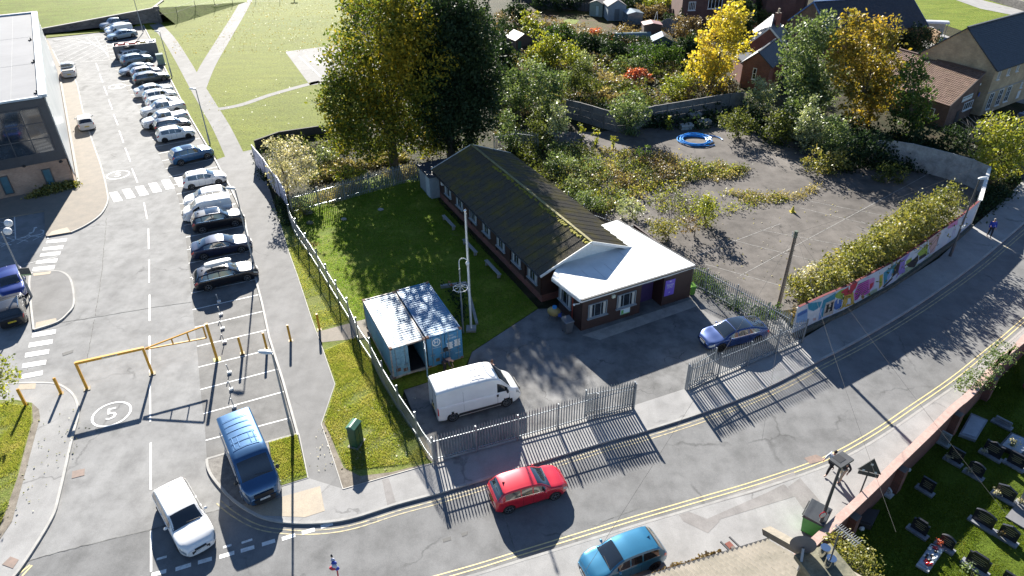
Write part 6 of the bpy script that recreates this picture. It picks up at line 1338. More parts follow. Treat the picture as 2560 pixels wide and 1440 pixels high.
M_T = [ # name, base, blobs, mat, label, size, dens
 ((1300, 290), [(1285, 215, 38), (1330, 190, 38), (1370, 225, 38), (1300, 255, 38), (1350, 260, 36), (1400, 205, 26)], 'sage', 'broad silver-green willow scrub right of the dark green tree', .22, 17),
 ((1440, 250), [(1420, 200, 30), (1450, 180, 28), (1440, 230, 32), (1475, 215, 24)], 'olive', 'olive scrub between the willow scrub and the red-leaved bush', .2, 15),
 ((1275, 375), [(1270, 300, 22), (1265, 330, 24), (1280, 350, 22), (1262, 285, 12)], 'sage', 'pale narrow bush at the left of three behind the hut roof', .17, 20),
 ((1335, 372), [(1338, 300, 20), (1345, 330, 22), (1335, 350, 22), (1348, 282, 10)], 'olive', 'darker middle bush of three behind the hut roof', .17, 20),
 ((1395, 350), [(1398, 285, 22), (1385, 315, 24), (1405, 310, 18), (1392, 262, 10)], 'silver', 'pale feathery right-hand bush of three behind the hut roof', .17, 20),
 ((1400, 170), [(1370, 120, 30), (1400, 135, 34), (1340, 145, 28), (1430, 150, 26), (1360, 165, 34)], 'ylgreen', 'bright green shrub below the small yellow garden tree', .24, 13),
 ((1462, 190), [(1460, 140, 15), (1470, 160, 18), (1455, 180, 16)], 'silver', 'slim pale silvery shrub beside the bright green shrub', .18, 18),
 ((1575, 335), [(1555, 262, 26), (1590, 255, 26), (1570, 290, 32), (1605, 285, 22), (1545, 285, 18), (1580, 315, 26)], 'sage', 'spreading sage green bush hanging over the concrete panel fence', .17, 20),
 ((1695, 250), [(1680, 215, 26), (1710, 205, 24), (1700, 235, 26), (1725, 230, 18)], 'ylgreen', 'feathery yellow-green bush behind the concrete panel fence', .18, 18),
 ((1600, 205), [(1575, 195, 17), (1600, 188, 16), (1620, 195, 12)], 'red', 'bush with salmon red leaves behind the concrete panel fence', .2, 18),
 ((1625, 170), [(1600, 140, 26), (1640, 150, 28), (1670, 140, 24), (1690, 165, 22)], 'green', 'dark green shrubs left of the lemon yellow tree', .22, 14),
 ((1780, 255), [(1740, 225, 24), (1780, 235, 26), (1820, 235, 26)], 'rust', 'brownish undergrowth below the lemon yellow tree', .2, 15),
 ((1905, 290), [(1895, 225, 22), (1915, 250, 26), (1890, 265, 26), (1900, 202, 12), (1930, 225, 14)], 'silver', 'tall silver-leaved bush beside the brick outhouse', .18, 20),
 ((1845, 345), [(1820, 300, 20), (1850, 290, 20), (1840, 320, 22), (1870, 315, 20)], 'olive', 'low olive bush by the concrete slabs', .17, 20),
 ((1960, 360), [(1940, 310, 28), (1975, 320, 30), (1955, 345, 28), (1925, 335, 22)], 'olive', 'dense scrub at the back edge of the old playground', .18, 17),
 ((2035, 380), [(2025, 270, 18), (2030, 300, 26), (2010, 325, 28), (2050, 330, 28), (2030, 355, 28), (2035, 248, 10)], 'silver', 'tall pale-tipped bush in the middle of the back scrub', .17, 20),
 ((2095, 400), [(2090, 320, 24), (2100, 350, 30), (2075, 375, 28), (2085, 300, 12)], 'sage', 'silver-green bush right of the tall pale-tipped bush', .17, 19),
 ((2060, 430), [(2040, 400, 26), (2080, 410, 28), (2110, 430, 26), (2065, 425, 24)], 'hedge', 'low straggly bramble at the foot of the back scrub', .17, 17),
 ((2170, 420), [(2150, 360, 32), (2190, 380, 34), (2170, 410, 34), (2220, 400, 26), (2130, 400, 22)], 'dark', 'very dark scrub under the gold tree', .2, 15),
 ((2330, 370), [(2300, 350, 26), (2340, 345, 28), (2380, 355, 26), (2420, 350, 22)], 'dark', 'dark scrub behind the pale concrete panel fence', .2, 14),
 ((2250, 455), [(2215, 430, 20), (2245, 440, 22), (2200, 445, 22)], 'olive', 'small olive bush in front of the pale concrete fence', .16, 18),
 ((2330, 125), [(2290, 95, 26), (2320, 105, 24), (2270, 115, 20), (2250, 100, 16)], 'dark', 'dark green garden shrub between the stone hall and the cream gable', .2, 16),
 ((1420, 430), [(1385, 395, 18), (1400, 410, 20), (1425, 420, 22), (1375, 415, 16)], 'sage', 'leafy green bush on the weedy bank right of the hut roof', .15, 22),
 ((1440, 470), [(1435, 450, 16), (1455, 465, 15), (1420, 462, 12)], 'silver', 'pale weed clump just below the leafy green bush', .14, 20),
 ((1500, 525), [(1460, 500, 20), (1490, 510, 20), (1475, 488, 16)], 'sage', 'grey-green weeds along the hut side fence', .14, 20),
 ((1580, 545), [(1560, 505, 22), (1585, 515, 22), (1570, 530, 22), (1600, 525, 14)], 'silver', 'spiky pale green bush near the corner of the white roof', .14, 22),
 ((1762, 565), [(1755, 515, 22), (1770, 505, 20), (1765, 540, 24), (1780, 530, 16)], 'ylgreen', 'bright yellow-green shrub standing on the old playground', .13, 34),
 ((1670, 600), [(1640, 565, 22), (1665, 570, 24), (1690, 560, 20), (1650, 590, 20)], 'hedge', 'straw coloured shrub left of the bright yellow-green shrub', .13, 28),
 ((1735, 590), [(1715, 560, 14), (1735, 555, 14), (1725, 580, 14)], 'rust', 'brown twiggy shrub between the straw and yellow-green shrubs', .13, 22),
 ((1630, 405), [(1600, 385, 10), (1618, 375, 9), (1625, 392, 9)], 'green', 'small leafy sapling on the edge of the weedy bank', .15, 20),
 ((2050, 735), [(2015, 690, 20), (2035, 675, 20), (2045, 705, 24), (2030, 725, 22), (2060, 720, 16)], 'pale', 'silver-white shrub behind the left end of the mural wall', .12, 30),
 ((720, 480), [(690, 375, 24), (725, 365, 26), (755, 390, 26), (700, 415, 30), (745, 430, 32), (715, 450, 30), (672, 352, 12), (765, 415, 20)], 'pale', 'large pale cream bush behind the lilac board fence', .15, 24),
 ((820, 410), [(810, 380, 15), (825, 390, 17), (805, 397, 12)], 'silver', 'small silvery bush right of the large cream bush', .16, 22),
 ((860, 462), [(845, 435, 18), (870, 430, 18), (885, 440, 16), (905, 435, 16)], 'ylgreen', 'low bright green bramble below the maple', .16, 20),
 ((765, 540), [(745, 520, 12), (760, 530, 12), (775, 545, 10)], 'hedge', 'straggly briar growing through the palisade corner', .12, 22),
 ((780, 625), [(765, 605, 10), (775, 620, 12), (785, 612, 8)], 'rust', 'thin briar against the fence lower down the grass strip', .11, 20),
 ((1100, 395), [(1085, 370, 14), (1105, 365, 16), (1065, 380, 12)], 'ylgreen', 'bright lit shrub between the two big trunks', .17, 20),
 ((1010, 392), [(1000, 380, 12), (1030, 375, 12)], 'ylgreen', 'sunlit weeds right of the maple trunk', .17, 18),
 ((1940, 800), [(1935, 780, 13), (1945, 765, 10), (1938, 795, 13)], 'green', 'ivy clump around the foot of the wooden pole', .11, 36),
 ((1760, 715), [(1740, 690, 9), (1755, 700, 11), (1775, 710, 10)], 'green', 'low green weeds by the end of the extension', .11, 32),
 ((1905, 70), [(1890, 70, 22), (1910, 85, 20), (1880, 90, 16)], 'olive', 'garden shrub left of the white bargeboards', .22, 16),
 ((1888, 82), [(1876, 62, 11), (1884, 72, 9)], 'red', 'pinkish red garden bush beside the conifer', .2, 18),
 ((1715, 95), [(1705, 65, 22), (1720, 80, 22), (1735, 60, 18)], 'rust', 'rounded dark brown bush by the lattice panels', .2, 20),
 ((1760, 38), [(1748, 22, 9), (1760, 30, 9), (1765, 18, 8)], 'green', 'small round leafed tree by the terrace house', .24, 18),
 ((1660, 28), [(1620, 12, 11), (1645, 8, 11), (1670, 7, 11), (1700, 8, 11), (1725, 10, 10)], 'ylgreen', 'sunlit hedge along the top garden wall', .24, 20),
 ((1490, 88), [(1483, 78, 10), (1492, 84, 10)], 'red', 'dark red acer in the allotment gardens', .2, 18),
 ((1533, 100), [(1530, 92, 6), (1533, 100, 7)], 'red', 'small scarlet bush by the polytunnel', .16, 30),
]
for base, bl, mt_, lab, sz, dn_ in M_T: plant('bush', base, bl, mt_, lab, 'bush', BG, sz*.92, dn_*1.7, .05, clump=.42, crownname='foliage', depth=.9, gaps=.22)
for base, bl, mt_, lab, sz, dn_ in (
 ((1262, 190), [(1250, 130, 26), (1275, 150, 24), (1255, 170, 24)], 'dark', 'dark shrub at the left end of the back gardens beside the dark green tree', .22, 20),
 ((1300, 60), [(1285, 30, 22), (1310, 38, 20)], 'dark', 'dark round shrub at the far left top of the gardens', .24, 18),
 ((1405, 110), [(1385, 85, 20), (1410, 80, 20), (1425, 95, 18)], 'green', 'green shrub in the middle of the leaf strewn garden edge', .22, 18),
 ((1470, 130), [(1450, 105, 20), (1475, 112, 22), (1495, 120, 18)], 'dark', 'dark shrub below the dark red acer', .22, 20),
 ((1540, 150), [(1520, 125, 20), (1545, 130, 22), (1565, 140, 20)], 'dark', 'dark shrub in front of the polytunnel', .22, 20),
 ((1580, 185), [(1560, 165, 22), (1590, 165, 22)], 'sage', 'grey green shrub between the glazed greenhouse and the red-leaved bush', .2, 18),
 ((1730, 150), [(1710, 120, 22), (1735, 115, 24), (1720, 140, 24)], 'dark', 'dark shrub left of the trunk of the lemon yellow tree', .22, 20),
 ((1640, 45), [(1600, 28, 16), (1625, 32, 16), (1650, 30, 16)], 'rust', 'brown twiggy shrub under the sunlit top hedge', .22, 18),
 ((1580, 30), [(1565, 12, 18), (1590, 8, 18)], 'dark', 'dark shrub right of the pale grey-blue shed', .24, 18),
 ((1920, 55), [(1895, 35, 24), (1915, 20, 22), (1890, 60, 20)], 'dark', 'dark shrub right of the slim conifer', .22, 18),
 ((1450, 25), [(1400, 5, 22), (1440, 2, 22), (1350, 2, 22)], 'dark', 'long dark hedge behind the top garden fence', .24, 16),
 ((1690, 65), [(1670, 48, 14), (1700, 50, 14)], 'dark', 'low dark climber on the garden wall above the lattice panels', .22, 18)):
    plant('garden_shrub', base, bl, mt_, lab, 'shrub', GT, sz, dn_*1.4, .06, crownname='foliage', gaps=.15)
rnd.seed(21)
for k, (x, y, h_, lab) in enumerate(((1455, 355, 55, 'thin two-stemmed sapling at the left of three by the concrete panel fence'), (1490, 366, 50, 'bright leafy middle sapling of three by the concrete panel fence'), (1532, 368, 34, 'short right-hand sapling of three by the concrete panel fence'), (1673, 325, 34, 'leafy sapling against the concrete panel fence near the slabs'))):
    plant('sapling', (x, y), [(x, y-h_*.75, 7, 0, 12), (x+2, y-h_*.45, 8, 0, 12), (x-1, y-h_*.2, 6, 0, 9)], 'ylgreen', lab, 'sapling', BG, .15, 34, .03, crownname='foliage', limbs=False)
# hedge of bramble behind the mural
hb_ = [(2090, 690), (2120, 660), (2150, 645), (2180, 620), (2210, 610), (2235, 585), (2265, 565), (2290, 545), (2320, 525), (2350, 505), (2385, 490), (2420, 485), (2445, 478)]
e = empty('hedge', G(2250, 640), 0, 'long unkempt bramble hedge spilling over the mural wall', 'hedge'); PP = []
HPW = []
for i in range(1, len(MP)-1):
    for t in (0, .33, .66):
        if i == len(MP)-2 and t > 0: continue
        q = MP[i].lerp(MP[i+1], t); n_, d_ = nrm(MP[i], MP[min(i+1, len(MP)-1)]); HPW.append(q-n_*1.5)
HPW = HPW[2:]
for i, q in enumerate(HPW):
    t = i/len(HPW); zz = 1.3+.5*min(1, t*2.2)+.6*t+.25*math.sin(i*2.1); PP.append(blobpts([(np.array([q.x, q.y, zz]), (1.7, 1.35, zz+.2)), (np.array([q.x-.9, q.y+1.3, zz*.6]), (1.5, 1.2, zz*.7)), (np.array([q.x+.2, q.y-.3, zz*1.75]), (.9, .8, .6))], 40, .34))
leaves('foliage', LM['hedge'], np.concatenate(PP), .13, e)
m = MB()
for i, q in enumerate(HPW):
    c = q
    for k in range(4): m.tube([(c.x+k*.3, c.y, 0), (c.x+rnd.uniform(-1, 1), c.y+rnd.uniform(-.6, .6), 1.6), (c.x+rnd.uniform(-1.6, 1.6), c.y-rnd.uniform(0, 1.2), 2.6)], [.03, .02, .01], 4)
m.build('stem', M_bark, e)
# ivy on the cemetery wall
e = empty('ivy', G(2465, 940), 0, 'mound of ivy climbing over the brick cemetery wall', 'ivy'); PP = []
for x, y, z in ((2425, 960, 1.1), (2445, 950, 1.3), (2465, 925, 1.5), (2490, 900, 1.6), (2510, 880, 1.5)): c = G(x, y, z); PP.append(blobpts([(np.array(c), (.9, .7, .6))], 60, .3))
leaves('foliage', LM['sage'], np.concatenate(PP), .09, e)
# yellow-green shrub by the house corner, in the cemetery
plant('bush', (2128, 1470), [(2105, 1370, 32), (2140, 1385, 38), (2165, 1420, 36), (2120, 1420, 40), (2090, 1345, 16), (2150, 1445, 34)], 'hedge', 'yellow-green shrub beside the chimney at the bottom edge', 'bush', None, .09, 60, .06, crownname='foliage', z0=ZC)
# ground-cover masses
def cover(pts, n, size, mat, hmax, label_name='undergrowth', z=0):
    P = [p.xy for p in GP(pts)]; xs = [p.x for p in P]; ys = [p.y for p in P]; out = []
    def inside(x, y):
        c = False; j = len(P)-1
        for i in range(len(P)):
            if (P[i].y > y) != (P[j].y > y) and x < (P[j].x-P[i].x)*(y-P[i].y)/(P[j].y-P[i].y)+P[i].x: c = not c
            j = i
        return c
    cl = []
    sd = rnd.uniform(0, 9); tries = 0
    def gate(x, y): return math.sin(x*1.1+sd)+math.sin(y*.9+sd*2)+math.sin((x+y)*.57+sd)+.8*math.sin((x-y)*2.1)+.6*math.sin(x*3.3+y*1.7)
    while len(cl) < n//9 and tries < n*3:
        tries += 1; x, y = rnd.uniform(min(xs), max(xs)), rnd.uniform(min(ys), max(ys))
        if inside(x, y) and gate(x, y)+rnd.gauss(0, .5) > -.1: cl.append((x, y, rnd.random()**2*hmax))
    cl = np.array(cl); Q = cl[:, None, :]+nr.normal(size=(len(cl), 9, 3))*np.array([.3, .3, .16]); Q = Q.reshape(-1, 3); Q[:, 2] = np.abs(Q[:, 2])+.03+z
    leaves(label_name, LM[mat], Q, size, kind='stuff')
cover([(1420, 370), (1640, 385), (1880, 420), (1850, 445), (1640, 480), (1540, 530), (1440, 500), (1400, 440)], 7000, .13, 'dry', .45, 'dry_grass')
cover([(1360, 345), (1500, 380), (1640, 390), (1700, 400), (1870, 420), (1860, 440), (1700, 455), (1640, 480), (1560, 500), (1520, 545), (1440, 520), (1330, 440)], 11000, .12, 'olive', .6, 'weeds')
cover([(1360, 360), (1500, 385), (1640, 395), (1700, 405), (1850, 425), (1840, 440), (1640, 480), (1500, 520), (1330, 440)], 6000, .13, 'ylgreen', .5, 'weeds')
cover([(1360, 360), (1480, 385), (1560, 500), (1500, 540), (1380, 470)], 5000, .13, 'sage', .9, 'weeds')
cover([(1500, 430), (1560, 400), (1680, 400), (1700, 450), (1560, 475)], 3500, .13, 'rust', .7, 'dead_bramble')
cover([(1640, 470), (1800, 480), (1960, 490), (1965, 500), (1850, 530), (1700, 545), (1560, 560)], 2200, .11, 'ylgreen', .3, 'weeds')
cover([(1820, 480), (1990, 490), (2050, 455), (2060, 462), (1990, 505), (1900, 515), (1830, 500)], 1600, .11, 'dry', .3, 'weeds')
cover([(1420, 290), (1600, 320), (1850, 330), (1900, 345), (2100, 430), (2240, 440), (2300, 420), (2240, 350), (2180, 330), (1900, 270), (1850, 250), (1600, 290), (1430, 265)], 15000, .2, 'dark', 1.4, 'undergrowth')
cover([(1240, 150), (1300, 130), (1600, 150), (1760, 190), (1850, 230), (1850, 245), (1720, 255), (1620, 270), (1530, 285), (1420, 255), (1400, 320), (1240, 350)], 16000, .22, 'olive', 1.3, 'undergrowth')
cover([(1240, 150), (1300, 130), (1600, 150), (1760, 190), (1730, 250), (1530, 285), (1420, 255), (1240, 350)], 9000, .2, 'rust', 1.2, 'undergrowth')
cover([(1500, 195), (1560, 190), (1570, 215), (1540, 250), (1490, 240)], 3500, .2, 'dry', .8, 'dry_grass')
cover([(1250, 60), (1500, 100), (1620, 110), (1740, 120), (1760, 180), (1600, 150), (1300, 130), (1240, 140)], 26000, .2, 'dark', 1.4, 'undergrowth')
cover([(725, 485), (650, 385), (700, 352), (900, 335), (1040, 400), (880, 430)], 8000, .15, 'olive', .7, 'undergrowth')
cover([(760, 470), (840, 445), (940, 418), (1040, 395), (960, 385), (820, 420)], 5000, .13, 'dry', .7, 'dry_grass')
cover([(735, 510), (830, 475), (1040, 415), (1060, 440), (900, 478), (760, 540)], 5000, .1, 'dry', .3, 'leaf_litter')
cover([(1040, 405), (1280, 340), (1370, 340), (1330, 430), (1230, 360)], 5000, .17, 'olive', .9, 'undergrowth')
cover([(1720, 700), (1745, 680), (1850, 745), (1930, 790), (1900, 810), (1800, 760)], 3500, .09, 'green', .35, 'weeds', .08)
cover([(1950, 770), (2000, 765), (2060, 740), (2050, 755), (2005, 800), (1950, 800)], 1500, .09, 'rust', .3, 'dead_bramble')
cover([(2240, 340), (2480, 410), (2475, 430), (2240, 430)], 3000, .18, 'dark', .9, 'undergrowth')
cover([(2440, 560), (2480, 430), (2560, 300), (2620, 330), (2540, 480), (2470, 540)], 9000, .16, 'dark', .7, 'undergrowth')
cover([(0, 500), (190, 462), (188, 470), (120, 488), (0, 515)], 3000, .13, 'hedge', .45, 'shrub_border', .1)
cover([(640, 375), (650, 400), (720, 520), (735, 560), (720, 570), (690, 500), (650, 430)], 4000, .11, 'dark', .5, 'undergrowth', .1)
cover([(1240, 40), (1290, 30), (1500, 75), (1620, 60), (1760, 60), (1790, 130), (1600, 110), (1300, 115), (1240, 110)], 12000, .2, 'rust', .9, 'undergrowth')
cover([(860, -20), (880, 60), (895, 60), (960, -20)], 2500, .22, 'rust', .8, 'undergrowth')
# fallen leaves and litter on grass
def litter(pts, n, size, mat, z): 
    P = [p.xy for p in GP(pts)]; xs = [p.x for p in P]; ys = [p.y for p in P]; Q = np.stack([nr.uniform(min(xs), max(xs), n), nr.uniform(min(ys), max(ys), n), np.full(n, z)+nr.random(n)*.02], 1); leaves('fallen_leaves', LM[mat], Q, size, flat=.97, kind='stuff')
litter([(600, 0), (880, 130)], 2600, .10, 'gold', .09); litter([(560, 200), (790, 330)], 260, .09, 'pale', .09)
litter([(820, 1000), (1010, 1180)], 260, .06, 'pale', .15); litter([(0, 1030), (60, 1320)], 160, .07, 'hedge', .15)
# grass blades along the near verges
def blades(pts, n, h_, mat, z, name='grass'):
    P = [p.xy for p in GP(pts)]; xs = [p.x for p in P]; ys = [p.y for p in P]; out = []
    def inside(x, y):
        c = False; j = len(P)-1
        for i in range(len(P)):
            if (P[i].y > y) != (P[j].y > y) and x < (P[j].x-P[i].x)*(y-P[i].y)/(P[j].y-P[i].y)+P[i].x: c = not c
            j = i
        return c
    sd = rnd.uniform(0, 9)
    while len(out) < n:
        x, y = rnd.uniform(min(xs), max(xs)), rnd.uniform(min(ys), max(ys)); gt = math.sin(x*1.7+sd)+math.sin(y*1.3+sd*2)+math.sin((x+y)*.8)+.8*math.sin((x-y)*3.1)
        if inside(x, y) and gt+rnd.gauss(0, .8) > -1.2: out.append((x, y))
    X = np.array(out); n = len(X); vs = np.empty((n, 3, 3)); a = nr.uniform(0, 6.28, n); w = .016; d = np.stack([np.cos(a), np.sin(a)], 1)*w; hh = h_*nr.uniform(.5, 1.3, n); ln = nr.normal(size=(n, 2))*h_*.45
    vs[:, 0, :2] = X-d; vs[:, 1, :2] = X+d; vs[:, 2, :2] = X+ln; vs[:, :2, 2] = z; vs[:, 2, 2] = z+hh; vs = vs.reshape(-1, 3)
    me = bpy.data.meshes.new(name); me.vertices.add(3*n); me.vertices.foreach_set('co', vs.astype(np.float32).ravel()); me.loops.add(3*n); me.loops.foreach_set('vertex_index', np.arange(3*n, dtype=np.int32)); me.polygons.add(n); me.polygons.foreach_set('loop_start', np.arange(0, 3*n, 3, dtype=np.int32)); me.update(calc_edges=True); me.materials.append(mat)
    o = bpy.data.objects.new(name, me); C.objects.link(o); tag(o, kind='stuff')
GB1 = leafm('grass_blade', [(.15, .21, .04), (.23, .28, .06), (.34, .34, .12), (.42, .38, .2)], .6, .8, .6, .2)
GB2 = leafm('lawn_blade', [(.07, .16, .012), (.12, .24, .02), (.19, .28, .035), (.28, .31, .08)], .6, .8, .6, .2)
blades([(812, 880), (842, 960), (812, 1062), (842, 1122), (870, 1180), (1060, 1160), (1070, 1140), (985, 990), (895, 845)], 42000, .09, GB1, .12)
blades([(675, 1110), (742, 1090), (766, 1190), (690, 1215)], 9000, .09, GB1, .12)
blades([(725, 630), (783, 800), (800, 826), (873, 806), (850, 740), (770, 600), (725, 560)], 12000, .09, GB1, .12)
blades([(-5, 1010), (80, 1020), (80, 1060), (55, 1150), (20, 1280), (-5, 1330)], 14000, .08, GB1, .12)
blades([(740, 520), (1040, 430), (1335, 765), (1180, 860), (1010, 960), (880, 780)], 60000, .09, GB2, .06)
GB3 = leafm('cemetery_blade', [(.04, .08, .006), (.09, .14, .012), (.14, .18, .02), (.18, .18, .05)], .5, .8, .6, .2)
blades([(2060, 1440), (2300, 1140), (2440, 1000), (2560, 880), (2600, 1440)], 40000, .07, GB3, ZC)

# dead stems and debris on the weedy bank
m = MB(); rnd.seed(31)
for k in range(260):
    x, y = rnd.uniform(1500, 1720), rnd.uniform(395, 470)
    if k % 3 == 0: x, y = rnd.uniform(1640, 1760), rnd.uniform(500, 560)
    c = G(x, y); a = rnd.uniform(0, 6.28); L_ = rnd.uniform(.7, 1.8); h_ = rnd.uniform(.3, 1.2); m.tube([c, c+Vector((math.cos(a)*L_*.5, math.sin(a)*L_*.5, h_)), c+Vector((math.cos(a)*L_, math.sin(a)*L_, h_*.4))], [.02, .014, .008], 4, cap=False)
m.build('dead_stems', mt('dead_stem', (.22, .18, .15), (.32, .27, .23), 3, .9), kind='stuff')
Q = np.stack([nr.uniform(-1, 1, 260), nr.uniform(-1, 1, 260), nr.uniform(0, .02, 260)], 1); out = []
for q in Q: c = G(1700+q[0]*330+150, 590+q[1]*120); out.append((c.x, c.y, .04+q[2]))
leaves('debris', LM['pale'], np.array(out), .09, flat=.9, kind='stuff')
# bare grey branches by the community room
e = empty('bare_bush', G(2440, 350), 0, 'tangle of bare grey branches in front of the community room door', 'bush'); m = MB()
for k in range(46):
    c = G(2435+rnd.uniform(-18, 22), 352+rnd.uniform(-8, 8)); a = rnd.uniform(0, 6.28); L_ = rnd.uniform(1, 3); h_ = rnd.uniform(1.2, 3.0); m.tube([c, c+Vector((math.cos(a)*L_*.35, math.sin(a)*L_*.35, h_*.7)), c+Vector((math.cos(a)*L_, math.sin(a)*L_, h_))], [.04, .025, .012], 5)
m.build('branches', mt('grey_twig', (.3, .27, .25), (.22, .2, .18), 3, .9), e)
# ---------------------------------------------------------------- street lamps, poles, bollards
def lamp(base, top, label, head='flat', arm=None, mat=None, h=None, z=0.1, cat='street lamp', light=True, r=.07):
    b = G(base[0], base[1], z); H_ = h or hgt(b, top[0], top[1]); e = empty('street_lamp', b, 0, label, cat); M_ = mat or M_grey
    m = MB(); m.tube([(b.x, b.y, z), (b.x, b.y, 1.3), (b.x, b.y, 1.35), (b.x, b.y, H_)], [r*1.4, r*1.4, r, r*.65], 12); m.build('pole', M_, e, smooth=True)
    if arm:
        d = Vector((arm[0], arm[1], 0)); m = MB(); a = Vector((b.x, b.y, H_-.02)); m.tube([a, a+d*.4+Vector((0, 0, .06))], .035, 8); m.build('arm', M_, e)
        c = a+d*.85+Vector((0, 0, .09)); m = MB(); rz = math.atan2(d.y, d.x); ca, sa = math.cos(rz), math.sin(rz); vs = []; n = 12
        L_ = .5*d.length/max(d.length, .001)
        for xx, w_, h_ in ((-.42, .07, .05), (-.3, .14, .1), (.0, .19, .13), (.3, .15, .09), (.42, .06, .04)):
            for k in range(n): t = 2*math.pi*k/n; yy = w_*math.cos(t); zz = h_*math.sin(t)*(1 if math.sin(t) > 0 else .5); vs.append((c.x+xx*ca-yy*sa, c.y+xx*sa+yy*ca, c.z+zz))
        m.add(vs, [(i*n+k, (i+1)*n+k, (i+1)*n+(k+1) % n, i*n+(k+1) % n) for i in range(4) for k in range(n)]+[tuple(range(n)), tuple(4*n+k for k in range(n))[::-1]])
        m.build('lamp_head', plain((.6, .62, .62), .4), e, smooth=True)
    return e, b, H_
LX = (-1, .12)
lamp((732, 1090), (684, 884), 'tall grey street lamp standing at the corner of the bays beside the blue van', arm=(-.45, .1))
lamp((637, 672), (598, 472), 'grey street lamp standing beside the navy saloon', arm=(-.45, .1))
lamp((525, 360), (492, 224), 'grey street lamp beside the park path near the bright blue SUV', arm=(-.45, .1))
lamp((430, 192), (398, 80), 'grey street lamp by the path in the upper part of the car park', arm=(-.45, .1))
lamp((358, 80), (345, -20), 'far street lamp behind the open skip container', arm=(-.45, .1))
e, b, H_ = lamp((79, 742), (22, 575), 'lamp post with two white globes beside the deep blue car', mat=M_grey, z=.1)
for k, (x, y) in enumerate(((19, 578), (21, 558))): c = aty(x, y, b.y); m = MB(); m.ball(c, .28, 14); m.build('globe', plain((.75, .76, .78), .3), e, smooth=True)
c = onv(64, 677, b, b+Vector((1, .05, 0))); m = MB(); m.box((c.x, c.y-.1, c.z), (.75, .05, .62), .1); s_ = m.build('sign', plain((.09, .09, .085)), e); m = MB(); m.box((c.x, c.y-.13, c.z-.28), (.75, .012, .12), .1); m.build('sign_strip', plain((.4, .5, .25)), s_)
for x, y in (): pass
# dark lamp posts on the main road
e, b, H_ = lamp((2375, 640), (2438, 447), 'tall dark lamp post in front of the mural wall', mat=M_dgrey, z=.115, r=.08, arm=(.3, .1))
m = MB(); m.box((b.x+.05, b.y-.12, 2.9), (.45, .05, .22), .5); m.build('sign', M_white, e)
e, b, H_ = lamp((2038, 1345), (2102, 1150), 'dark lamp post carrying square floodlight by the green wheelie bin', mat=M_dgrey, z=.115, r=.09)
c = Vector((b.x, b.y, H_)); m = MB(); m.box((c.x-.05, c.y+.02, c.z+.02), (.95, .62, .1), .55); hd = m.build('lamp_head', M_dgrey, e); m = MB(); m.box((c.x-.15, c.y+.08, c.z+.075), (.42, .42, .012), .55); m.build('lens', M_trim, hd)
c = onv(2055, 1282, b, b+Vector((1, 0, 0))); m = MB(); m.disc((c.x, c.y-.12, c.z), (.25, -1, .0), .21, .02, 20); sg = m.build('round_sign', M_red, e); m = MB(); m.disc((c.x+.004, c.y-.135, c.z), (.25, -1, .0), .16, .01, 20); m.build('sign_face', M_white, sg)
# warning sign seen from behind
b = G(2139, 1262, .1); H_ = hgt(b, 2163, 1180); e = empty('road_sign', b, 0, 'triangular road sign seen from behind, standing by the brick wall', 'road sign'); m = MB(); m.tube([(b.x, b.y, .1), (b.x, b.y, H_+.9)], .04, 8); m.build('pole', M_dgrey, e)
m = MB(); z1 = H_+.12; u = Vector((.93, -.35, 0)); n_ = Vector((-.35, -.93, 0))*.03; q = Vector((b.x, b.y-.05, 0))
T = [q-u*.55+Vector((0, 0, z1+.05)), q+u*.55+Vector((0, 0, z1+.05)), q+Vector((0, 0, z1+1.0))]; m.add([t-n_ for t in T]+[t+n_ for t in T], [(0, 1, 2), (5, 4, 3), (0, 3, 4, 1), (1, 4, 5, 2), (2, 5, 3, 0)]); m.build('sign_plate', M_dgrey, e)
m = MB(); m.box((q.x, q.y, z1-.13), (.95, .04, .24), math.atan2(u.y, u.x)); m.build('lower_plate', M_dgrey, e)
for dx in (-.28, .0, .28): m = MB(); c = q+u*dx+Vector((0, 0, z1+(.1 if dx else .6)))+n_*1.5; m.box(c, (.12, .015, .12), math.atan2(u.y, u.x)); m.build('sticker', M_white, e)
# telegraph pole and cables
b = G(1943, 778, .05); H_ = hgt(b, 1990, 578); e = empty('telegraph_pole', b, 0, 'weathered wooden telegraph pole at the yard corner', 'telegraph pole'); m = MB(); m.tube([(b.x, b.y, 0), (b.x, b.y, H_)], [.15, .11], 12)
m.build('pole', mt('pole_wood', (.10, .07, .05), (.17, .13, .1), 2, .9, stretch=(6, 6, .4)), e, smooth=True); m = MB(); m.cyl((b.x, b.y), .13, H_-.5, H_+.02, 10); m.build('pole_cap', plain((.10, .12, .09)), e)
m = MB()
for z in (H_-.15, H_-.35): m.disc((b.x-.22, b.y, z), (1, 0, .2), .12, .02, 10)
m.build('insulator', M_grey, e)
for k in range(5): m = MB(); z = 2.6+k*.4; m.bar((b.x-.2 if k % 2 else b.x, b.y, z), (b.x if k % 2 else b.x+.2, b.y, z), .03, .03); m.build('step_iron', M_grey, e)
TP = Vector((b.x, b.y, H_-.15))
def cable(a, b_, sag, label, r=.007):
    a, b_ = Vector(a), Vector(b_); pts = [a.lerp(b_, k/14)-Vector((0, 0, sag*4*(k/14)*(1-k/14))) for k in range(15)]; m = MB(); m.tube(pts, r, 5); m.build('overhead_cable', plain((.05, .05, .05), .9), label=label, cat='cable', group='overhead cables')
cable(TP, G(2780, 260, 8.5), .8, 'overhead cable running away to the right from the wooden pole')
cable(TP, G(1455, 1440, 5.0), .3, 'overhead cable slanting down left across the blue car and the road')
cable(TP, G(1905, 1100, 3.2), .2, 'overhead cable dropping almost straight down from the wooden pole')
cable(TP, G(2240, 1330, 4.5), .3, 'overhead cable crossing the road towards the chimney end of the brick wall')
